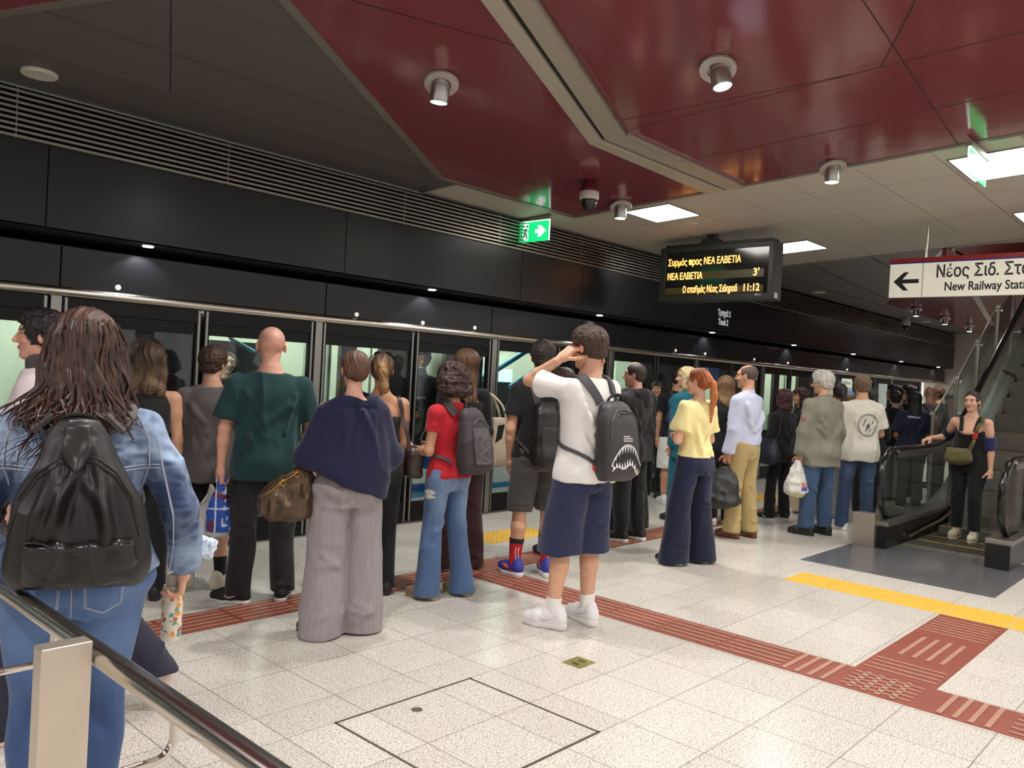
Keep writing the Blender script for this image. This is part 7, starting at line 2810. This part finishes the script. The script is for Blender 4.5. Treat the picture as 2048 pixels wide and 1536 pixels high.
# ---- woman in black with burgundy hair
p = Person('woman with burgundy hair in black clothes and black sneakers beside the khaki trousers', (9.20, 4.12), -16, 1.53, 1.02, True, 'light', v=.007, seed=26, face=False, feet=((-.11, .04, 14), (.10, .0, -10)))
p.body(leg_r=.8)
ts = p.top(f_black, 'jacket', .026, .78, .018, 1, fore=.97, amp=.008)
p.trousers(f_black, 'trousers', STRAIGHT)
for i in (0, 1):
    p.shoe(i, shoe_b, sole_w, swoosh=sole_w)
p.hair('curly', rgb(52, 26, 32), rgb(86, 44, 52), 6, .92, .16)
r = bag_root(p, 'shoulder_bag', 'dark navy shoulder bag of the burgundy haired woman', 'handbag')
F = Field(.007).add(loft([(.66, -.26, -.02, .06, .10, .10), (.70, -.26, -.02, .085, .15, .15), (.86, -.25, -.02, .06, .14, .14), (.96, -.22, -.02, .02, .08, .08)], 2.6), .01)
P_, Q_ = F.mesh()
np_mesh('bag_body', relax(P_, Q_, 3), Q_, mat('bag_navy', rgb(40, 44, 62), .5, bump=(60, .2)), r)
strap_path(back_surface([ts]), [(-.22, -.10, .94), (-.16, -.11, 1.10), (-.11, -.06, 1.26), (-.11, .02, 1.30), (-.15, .10, 1.15), (-.22, .06, .94)], .03, .005, 'shoulder_strap', strap_m, r)

# ---- second burgundy haired woman
p = Person('woman with dark red curls and beige trousers beyond the black jacket', (10.05, 4.28), 40, 1.56, 1.0, True, 'light', v=.009, seed=27, head=(10, 0, 0), arms=((-.1, .1, -1, .3, .5, .8), (.1, .2, -1, -.2, .6, .7)))
p.body(leg_r=.8)
p.top(f_black, 'jacket', .024, .84, .012, 1, fore=.9)
p.trousers(f_beige, 'wide_trousers', WIDE)
for i in (0, 1):
    p.shoe(i, leather_w, sole_w)
p.hair('curly', rgb(50, 30, 32), rgb(80, 50, 50), 7, .95, .18)

# ---- grey haired man
p = Person('grey haired man in a long grey-green jacket and jeans with a white plastic bag', (8.62, 3.42), -22, 1.74, 1.08, False, 'tan', v=.006, seed=28, head=(24, -6, 0), feet=((-.12, .04, 28), (.13, .02, 4)), neck_fwd=.02,
           arms=((-.12, .03, -1, -.02, .2, -1), (.16, .04, -1, .0, .25, -1)), hands=({'curl': 1.0, 'palm': (.8, .4, 0)}, None))
k = p.s
p.body(leg_r=.8, brow=rgb(120, 110, 104))
jk2 = p.top(f_jacket, 'jacket', .040, .75, .022, 1, fore=1.0, sl_ease=.032, sl_flare=.006, amp=.016, seed=3, neck=1.47)
F = Field(.006).add(cut(cut(cone(V3(0, -.012, 1.42 * k), V3(0, .01, 1.52 * k), .088, .078), (0, 0, 1.50 * k), (0, .25, 1)), (0, 0, 1.43 * k), (0, 0, -1)), .01)
p.cloth('collar', F, f_jacket, .003, 3)
jb2 = back_surface([jk2])
o_ = p.S[0] + (p.elb[0] - p.S[0]) * .5
decal(jb2, [(o_[1] - .028, o_[2] - .02), (o_[1] + .028, o_[2] - .02), (o_[1] + .028, o_[2] + .02), (o_[1] - .028, o_[2] + .02)], lambda u, v: (-.8, u - .02, v), (1, 0, 0), 'sleeve_badge', mat('badge_rust', rgb(150, 92, 72), .7), jk2, .002, 3)
for sd in (-1, 1):
    MB().tube(hug(jb2, dense([(sd * .10, 1.38 * k), (sd * .13, 1.2 * k), (sd * .14, .9 * k)], 12), lambda u, v: (u, -.8, v), (0, 1, 0), .002), .0016, 5).build('seam', mat('seam_olive', rgb(110, 108, 96), .8), jk2, auto=60)
p.trousers(f_denim, 'jeans', [(-.06, .094, .088, .108), (.1, .096, .09, .1), (.3, .088, .086, .09), (.5, .080, .08, .086), (.75, .074, .076, .082), (1.0, .074, .078, .078)], 1.0, .012, .010, 5, denim((64, 86, 120), (112, 140, 178), p, .5))
for i in (0, 1):
    p.shoe(i, shoe_b, sole_b, length=1.04)
p.hair('short', rgb(172, 168, 160), rgb(220, 216, 208), 5, 1.35)
r = bag_root(p, 'plastic_bag', 'white plastic shopping bag held by the grey haired man', 'bag')
h_ = p.wri[0] + p.fd[0] * .085


def wp(P, N):
    c = np.tile(np.array(rgb(226, 226, 220)), (len(P), 1))
    f_ = (N[:, 1] < 0)
    c[f_ & (np.abs(P[:, 0] - h_[0]) < .05) & (np.abs(P[:, 2] - h_[2] + .27) < .022)] = rgb(96, 100, 176)
    c[f_ & (np.abs(P[:, 0] - h_[0]) < .04) & (np.abs(P[:, 2] - h_[2] + .225) < .022) & (noise3(P * 40, 2) > .35)] = rgb(214, 116, 84)
    c[P[:, 2] < h_[2] - .31] = rgb(220, 214, 176)
    return c


sack(r, (h_[0] - .01, h_[1]), h_[2] + .01, h_[2] - .35, .125, .09, mat('plastic_white', rgb(226, 226, 220), .4, attr='tint', bump=(40, .3)), 7, 'sack', .026, .006, wp)

# ---- dark ponytail, white sweater
p = Person('woman with dark ponytail, white sweater and silvery trousers behind the grey jacket', (9.90, 3.74), -48, 1.64, 1.0, True, 'tan', v=.009, seed=29, face=False, head=(-4, 0, 0))
p.body(leg_r=.8)
p.top(f_white, 'sweater', .03, .86, .012, 1, fore=.95)
p.trousers(f_silver, 'trousers', WIDE, amp=.012)
for i in (0, 1):
    p.shoe(i, leather_w, sole_w)
p.hair('ponytail', rgb(38, 30, 32), rgb(62, 50, 52), 6, 1.1, .34)

# ---- light brown hair with blue hat
p = Person('person with light brown hair, pale blue cap and pink-white top in the crowd', (11.2, 4.12), -66, 1.55, .95, True, 'light', v=.010, seed=30, face=False)
p.body(leg_r=.8)
p.top(f_pink, 'top', .02, .88, .012, .6)
p.trousers(f_silver, 'trousers', STRAIGHT)
for i in (0, 1):
    p.shoe(i, leather_w, sole_w)
p.hair('bob', rgb(140, 100, 62), rgb(176, 134, 90), 3, .85, .14)
F = Field(.008).add(cut(xf(ell(V3(0, -.01, .055) * p.s, V3(.10, .118, .10) * p.s), p.HM, p.Hc), p.Hc + V3(0, 0, .05), (0, 0, -1)), .01)
P_, Q_ = F.mesh()
np_mesh('cap', P_, Q_, fabric('fabric_pale_blue', rgb(140, 168, 200)), p.root)

# ---- balding man and black puffer
p = Person('balding man in dark clothes between the grey jacket and the white T-shirt', (12.2, 4.30), -66, 1.71, 1.0, False, 'tan', v=.010, seed=31, face=False, head=(20, 0, 0))
p.body(leg_r=.8)
p.top(f_black, 'jacket', .03, .84, .012, 1, fore=.95)
p.trousers(f_black, 'trousers', STRAIGHT)
for i in (0, 1):
    p.shoe(i, shoe_b, sole_b)
p.hair('bald_ring', rgb(40, 34, 34), None, 3)
p = Person('person in a black puffer jacket with smooth dark hair next to the white T-shirt', (10.95, 3.74), -50, 1.61, 1.02, True, 'light', v=.008, seed=32, face=False, arms=((-.25, .0, -1, .15, .6, -.8), (.15, .1, -1, -.1, .6, -.6)))
p.body(leg_r=.8)
p.top(f_black2, 'puffer_jacket', .045, .84, .012, 1, fore=.9, sl_ease=.045, amp=.020, extra=lambda P, N: .012 * np.abs(np.sin(P[:, 2] * 42)))
p.trousers(f_black, 'trousers', STRAIGHT)
for i in (0, 1):
    p.shoe(i, shoe_b, sole_b)
p.hair('bob', rgb(48, 46, 46), rgb(96, 92, 88), 3, .92, .12)

# ---- white T-shirt with round print
p = Person('man in a white T-shirt with a round emblem on the back, near the escalator', (9.28, 3.26), -50, 1.73, 1.03, False, 'light', v=.0065, seed=33, face=True, head=(-4, -2, 0), feet=((-.13, .06, 30), (.11, -.06, 6)),
           arms=((-.30, .12, -1, .6, .8, .1), (.2, .15, -1, -.6, .8, .1)))
p.body(leg_r=.8)
ts = p.top(f_offwhite, 'T_shirt', .036, .80, .016, .74, sl_ease=.034, sl_flare=.018, amp=.013, seed=2)
tb_ = back_surface([ts])
ink2 = mat('emblem_ink', rgb(88, 92, 100), .7)
for rr, w_ in ((.112, .0035), (.100, .0022)):
    pts = hug(tb_, [(.03 + rr * math.cos(a), 1.19 + rr * 1.1 * math.sin(a)) for a in [j * PI / 24 for j in range(49)]], lambda u, v: (u, -.8, v), (0, 1, 0), .002, .002)
    MB().tube(pts, w_, 5).build('emblem_ring', ink2, ts, auto=60)
rnd = random.Random(6)
for _ in range(13):
    a, c_ = rnd.uniform(0, 2 * PI), rnd.uniform(0, .07)
    x, z = .03 + c_ * math.cos(a), 1.19 + c_ * math.sin(a)
    d_ = rnd.uniform(.02, .045)
    decal(tb_, [(x - .007, z - d_ * .6), (x + .010, z - d_ * .2), (x + .018, z + d_ * .7), (x + .002, z + d_ * .3)], lambda u, v: (u, -.8, v), (0, 1, 0), 'emblem_mark', ink2, ts, .002, 2)
p.trousers(f_denim, 'jeans', STRAIGHT, 1.0, .012, .009, 3, denim((58, 74, 106), (96, 120, 156), p, .5))
for i in (0, 1):
    p.shoe(i, leather_w, sole_w, lace_m=sole_b, platform=.012)
p.hair('fade', rgb(104, 84, 66), rgb(140, 116, 92), 5, 1.3)

# ---- faces beyond
for (lab, pos, yaw, H_, hair_, hcol, top_, skin_, fem) in [
        ('man with glasses and dark hair facing left in the far crowd', (13.0, 4.08), 30, 1.68, 'short', rgb(30, 26, 26), f_black, 'tan', False),
        ('man in a white face mask in the far crowd beside the glasses wearer', (13.35, 3.98), 40, 1.69, 'short', rgb(28, 24, 24), f_black, 'light', False)]:
    p = Person(lab, pos, yaw, H_, 1.0, fem, skin_, v=.010, seed=int(pos[0] * 10))
    p.body(leg_r=.8)
    p.top(top_, 'shirt', .026, .84, .012, 1, fore=.9)
    p.trousers(f_black, 'trousers', STRAIGHT)
    for i in (0, 1):
        p.shoe(i, shoe_b, sole_b)
    p.hair(hair_, hcol, None, 3, 1.2)
    if 'mask' in lab:
        F = Field(.006).add(xf(ell(V3(0, .075, -.058) * p.s, V3(.052, .046, .046) * p.s), p.HM, p.Hc), .01)
        P_, Q_ = F.mesh()
        np_mesh('face_mask', P_, Q_, f_white, p.root)
    else:
        g = MB()
        for sd in (-1, 1):
            g.tube([p.Hc + p.HM @ (V3(sd * .031 + .021 * math.cos(a), .101, .009 + .017 * math.sin(a)) * p.s) for a in [j * PI / 8 for j in range(17)]], .0025, 5, cap=False)
            g.tube([p.Hc + p.HM @ (V3(sd * .052, .10, .012) * p.s), p.Hc + p.HM @ (V3(sd * .080, .01, .012) * p.s)], .002, 5)
        g.build('spectacles', black_paint, p.root, auto=60)

# ---- black hair, navy T-shirt
p = Person('woman with long black hair in a navy T-shirt behind the escalator glass', (11.95, 3.50), -62, 1.59, 1.03, True, 'tan', v=.008, seed=35, face=False, head=(14, -6, 0), arms=((-.2, .05, -1, .3, .7, -.35), (.18, .1, -1, -.2, .7, -.4)))
p.body(leg_r=.8)
ts = p.top(fabric('fabric_ink_navy', rgb(36, 40, 62)), 'T_shirt', .034, .82, .012, .85, sl_ease=.034, amp=.011)
decal(back_surface([ts]), [(-.09, 1.24), (.07, 1.24), (.07, 1.27), (-.09, 1.27)], lambda u, v: (u, -.8, v), (0, 1, 0), 'back_print', mat('print_grey', rgb(170, 176, 190), .7, var=(70, .4)), ts, .002, 3)
p.trousers(f_dkgrey, 'trousers', STRAIGHT)
for i in (0, 1):
    p.shoe(i, shoe_b, sole_w)
p.hair('long', rgb(26, 25, 28), rgb(52, 52, 58), 6, 1.15, .30)
r = bag_root(p, 'crossbody_strap', 'thin strap bag worn by the bald man', 'bag') if False else None

# ---- grey trousers seen through the glass
p = Person('person in pale grey trousers seen through the escalator glass', (12.7, 3.98), -50, 1.60, 1.0, True, 'light', v=.010, seed=36, face=False)
p.body(leg_r=.8)
p.top(f_black, 'top', .026, .86, .012, 1, fore=.9)
p.trousers(f_silver, 'wide_trousers', WIDE, amp=.010)
for i in (0, 1):
    p.shoe(i, shoe_b, sole_w)
p.hair('short', rgb(34, 28, 28), None, 4, 1.1)

# ---- bald man with strap
p = Person('bald man in a mauve-grey shirt with a thin black strap across his back', (12.75, 3.52), -60, 1.70, 1.04, False, 'pink', v=.009, seed=37, face=False)
p.body(leg_r=.8, scalp=(.3, .0, rgb(150, 110, 100)))
ts = p.top(fabric('fabric_mauve', rgb(134, 122, 130)), 'shirt', .032, .84, .012, .85, amp=.011)
p.trousers(f_dkgrey, 'trousers', STRAIGHT)
for i in (0, 1):
    p.shoe(i, shoe_b, sole_b)
r = bag_root(p, 'sling_bag', 'small black sling bag with a thin strap on the mauve-grey shirt', 'bag')
strap_path(back_surface([ts]), [(-.10, .02, 1.44), (-.09, -.08, 1.40), (.0, -.14, 1.25), (.12, -.13, 1.05), (.19, -.05, .92)], .022, .004, 'sling_strap', strap_m, r)
F = Field(.008).add(rbox((.21, .05, .88), (.035, .09, .07), .02), .01)
P_, Q_ = F.mesh()
np_mesh('pouch', P_, Q_, nylon, r)

# ---- faces next to the escalator woman
p = Person('woman with long dark hair and pale top facing the camera left of the escalator woman', (14.0, 3.57), 110, 1.61, .96, True, 'fair', v=.008, seed=38, head=(-6, 0, 0), arms=((-.1, .1, -1, .1, .5, -.8), (.1, .2, -1, -.2, .6, .2)))
p.body(leg_r=.8)
p.top(f_pink, 'top', .016, .9, .01, .5)
p.trousers(f_black, 'trousers', STRAIGHT)
for i in (0, 1):
    p.shoe(i, shoe_b, sole_b)
p.hair('long', rgb(34, 26, 28), rgb(58, 46, 46), 6, 1.0, .34)
p = Person('tall brown haired person at the far screen doors left of the escalator', (15.1, 4.05), 30, 1.72, 1.0, False, 'tan', v=.010, seed=39)
p.body(leg_r=.8)
p.top(f_black, 'jacket', .03, .84, .012, 1, fore=.95)
p.trousers(f_black, 'trousers', STRAIGHT)
for i in (0, 1):
    p.shoe(i, shoe_b, sole_b)
p.hair('short', rgb(84, 60, 44), None, 3, 1.2)

# ---- woman coming off the escalator
p = Person('woman in a black tank top and navy cardigan stepping off the escalator', (9.87, 2.30), 88, 1.62, 1.06, True, 'fair', v=.0055, seed=40, hips=1.04, head=(-6, -4, 0), feet=((-.10, .06, 4), (.10, -.04, -6)),
           arms=((-.16, -.04, -1, -.05, .12, -1), ('ik', (.385, .05, 1.085), (.1, -1, -.5))), hands=({'curl': .9, 'palm': (.7, -.3, 0), 'thumb': (.3, 1, 0)}, {'dir': (.55, .75, -.30), 'palm': (0, .1, -1), 'curl': .55, 'thumb': (-1, .3, 0)}))
P26 = p
k = p.s
p.body(leg_r=.85, brow=rgb(60, 44, 38), lips=rgb(176, 96, 92))
tt = p.top(f_black, 'tank_top', .010, .90, .0, .0, amp=.004, neck=1.40, topcut=((0, 0, 1.325 * k), (0, .62, 1)), v=.0045)
tbv = back_surface([tt] + [o_ for o_ in p.root.children if o_.name.startswith('body')])
for sd in (-1, 1):
    strap_path(tbv, [(sd * .085 * k, .13, 1.29 * k), (sd * .095 * k, .07, 1.40 * k), (sd * .092 * k, -.02, 1.43 * k), (sd * .085 * k, -.10, 1.33 * k)], .045, .004, 'top_strap', f_black, tt)
p.trousers(f_black, 'trousers', [(-.06, .092, .086, .108), (.1, .094, .09, .1), (.3, .082, .082, .084), (.5, .070, .072, .074), (.75, .062, .064, .07), (.93, .058, .060, .062)], 1.02, .012, .008, 3)
cardm = fabric('fabric_indigo', rgb(52, 52, 98))
for i in (0, 1):
    F = Field(.006)
    E, S_ = p.elb[i], p.S[i]
    u = unit(E - S_)
    F.add(cut(cut(cone(S_ + u * .12, E + u * .03, .062, .056), S_ + u * .15, -u), E + u * .01, u), .01)
    if i == 0:
        F.add(cone(S_ + u * .20 + V3(.05, -.06, 0), V3(-.15, -.08, .95 * k), .045, .035), .03)
    p.cloth('cardigan_sleeve', F, cardm if i == 0 else f_navy, .010, 4)
F = Field(.006).add(loft([(z, a, b_ - .035, c * .98, .02, e + .012) for z, a, b_, c, d_, e in p.torso(.014, .80 * k, 1.26 * k)]), .01)
p.cloth('cardigan_back', F, cardm, .010, 5)
for i in (0, 1):
    so = p.sock(i, f_white, .075)
    p.shoe(i, shoe_be, sole_cream, lace_m=sole_w, platform=.022, length=1.04)
p.hair('updo', rgb(52, 38, 36), rgb(84, 64, 58), 4, 1.0)
MB().tube([p.Hc + p.HM @ (V3(-.086, .0, -.04) * k), p.Hc + p.HM @ (V3(-.088, .0, -.075) * k)], .006, 8).build('earring', gold, p.root, auto=60)
r = bag_root(p, 'crossbody_bag', 'olive green crossbody bag worn at the front by the escalator woman', 'handbag')
ol = fabric('fabric_olive', rgb(98, 92, 56), .7)
F = Field(.006).add(loft([(.83, .06, .165, .07, .03, .03), (.86, .06, .17, .115, .05, .045), (.95, .06, .165, .125, .045, .04), (1.0, .06, .155, .115, .028, .025)], 2.6), .01)
P_, Q_ = F.mesh()
P_ = relax(P_, Q_, 2)
N_ = vnormals(P_, Q_)
P_ += N_ * ((ridged(P_ * 12, 4) - .4) * .014)[:, None]
np_mesh('bag_body', P_, Q_, ol, r)
strap_path(tbv, [(-.04, .165, .985), (-.08, .17, 1.10), (-.10, .15, 1.22), (-.125 * k, .07, 1.40 * k), (-.12 * k, -.03, 1.42 * k), (-.05, -.13, 1.25), (.08, -.14, 1.08), (.17, -.03, .98), (.165, .10, .985)], .036, .005, 'shoulder_strap', ol, r)
b = MB()
for j in range(4):
    b.lathe([(.001, .004), (.006, .003), (.006, -.003), (.001, -.004)], (.02 + .022 * j, .205, .985), 8, Matrix.Rotation(PI / 2, 4, 'X'))
b.build('studs', chrome, r, auto=60)
r = bag_root(p, 'artificial_flower', 'small red flower ornament on the bag strap of the escalator woman', 'ornament')
rnd = random.Random(2)
b = MB()
for j in range(14):
    a, rr, zz = rnd.uniform(0, 2 * PI), rnd.uniform(.004, .022), rnd.uniform(-.03, .03)
    b.lathe([(.001, -.010), (.011, -.003), (.010, .004), (.002, .010)], (-.095 + rr * math.cos(a), .182 + rr * .4 * math.sin(a), 1.155 + zz), 8, Matrix.Rotation(a, 4, 'X'))
b.build('petals', mat('petal_red', rgb(220, 40, 36), .5), r, auto=60)
MB().tube([(-.092, .182, 1.13), (-.085, .185, 1.06)], .003, 6).build('flower_stem', mat('stem_pale', rgb(200, 190, 130), .5), r, auto=60)
r = bag_root(p, 'phone', 'dark phone held low by the escalator woman', 'phone')
q = p.wri[0] + p.fd[0] * .085
o_ = MB().box(-.036, .036, -.0045, .0045, -.073, .073).build('phone_case', mat('phone_dark', rgb(34, 40, 62), .25), r, bevel=.004)
o_.matrix_local = Matrix.Translation(Vector(q) + Vector((.018, .012, -.02))) @ Matrix.Rotation(1.2, 4, 'Z') @ Matrix.Rotation(.35, 4, 'X')

# ---- passengers in the train
p = Person('train passenger in a black T-shirt with curly hair and a lowered blue mask', (6.05, 6.98), 140, 1.76, 1.02, False, 'light', v=.007, seed=41, head=(8, 0, 0), arms=((-.14, .1, -1, .2, .6, -.5), (.3, .1, -1, -.5, .7, -.2)))
p.body(leg_r=.8, brow=rgb(30, 24, 22), stubble=.2)
ts = p.top(fabric('fabric_washed_black', rgb(52, 52, 54)), 'T_shirt', .028, .82, .012, .68, sl_ease=.026, amp=.010)
p.trousers(f_black, 'trousers', STRAIGHT)
for i in (0, 1):
    p.shoe(i, shoe_b, sole_b)
p.hair('short', rgb(36, 30, 28), rgb(60, 50, 46), 4, 2.0)
F = Field(.005).add(xf(rbox(V3(.01, .082, -.125) * p.s, V3(.046, .012, .046) * p.s, .01, rotx(-.3)), p.HM, p.Hc), .01)
P_, Q_ = F.mesh()
np_mesh('face_mask', P_, Q_, mat('mask_blue', rgb(150, 196, 232), .6), p.root)
g = MB()
for sd in (-1, 1):
    g.tube([p.Hc + p.HM @ (V3(sd * .032 + .024 * math.cos(a), .103, .008 + .019 * math.sin(a)) * p.s) for a in [j * PI / 8 for j in range(17)]], .0022, 5, cap=False)
    g.tube([p.Hc + p.HM @ (V3(sd * .056, .10, .012) * p.s), p.Hc + p.HM @ (V3(sd * .082, .01, .012) * p.s)], .002, 5)
g.tube([p.Hc + p.HM @ (V3(-.008, .108, .012) * p.s), p.Hc + p.HM @ (V3(.008, .108, .012) * p.s)], .002, 5)
g.build('spectacles', black_paint, p.root, auto=60)
tb_ = back_surface([ts])
decal(tb_, [(-.07, 1.21), (.07, 1.21), (.07, 1.235), (-.07, 1.235)], lambda u, v: (u, .8, v), (0, -1, 0), 'chest_print', mat('print_pale', rgb(170, 170, 172), .7, var=(90, .5)), ts, .002, 3)
p = Person('train passenger looking out through the window between grey and green T-shirts', (3.88, 7.3), 165, 1.60, .98, True, 'fair', v=.009, seed=42)
p.body(leg_r=.8)
p.top(f_black, 'jacket', .02, .86, .012, 1, fore=.9)
p.trousers(f_black, 'trousers', STRAIGHT)
for i in (0, 1):
    p.shoe(i, shoe_b, sole_b)
p.hair('updo', rgb(70, 52, 44), None, 3)
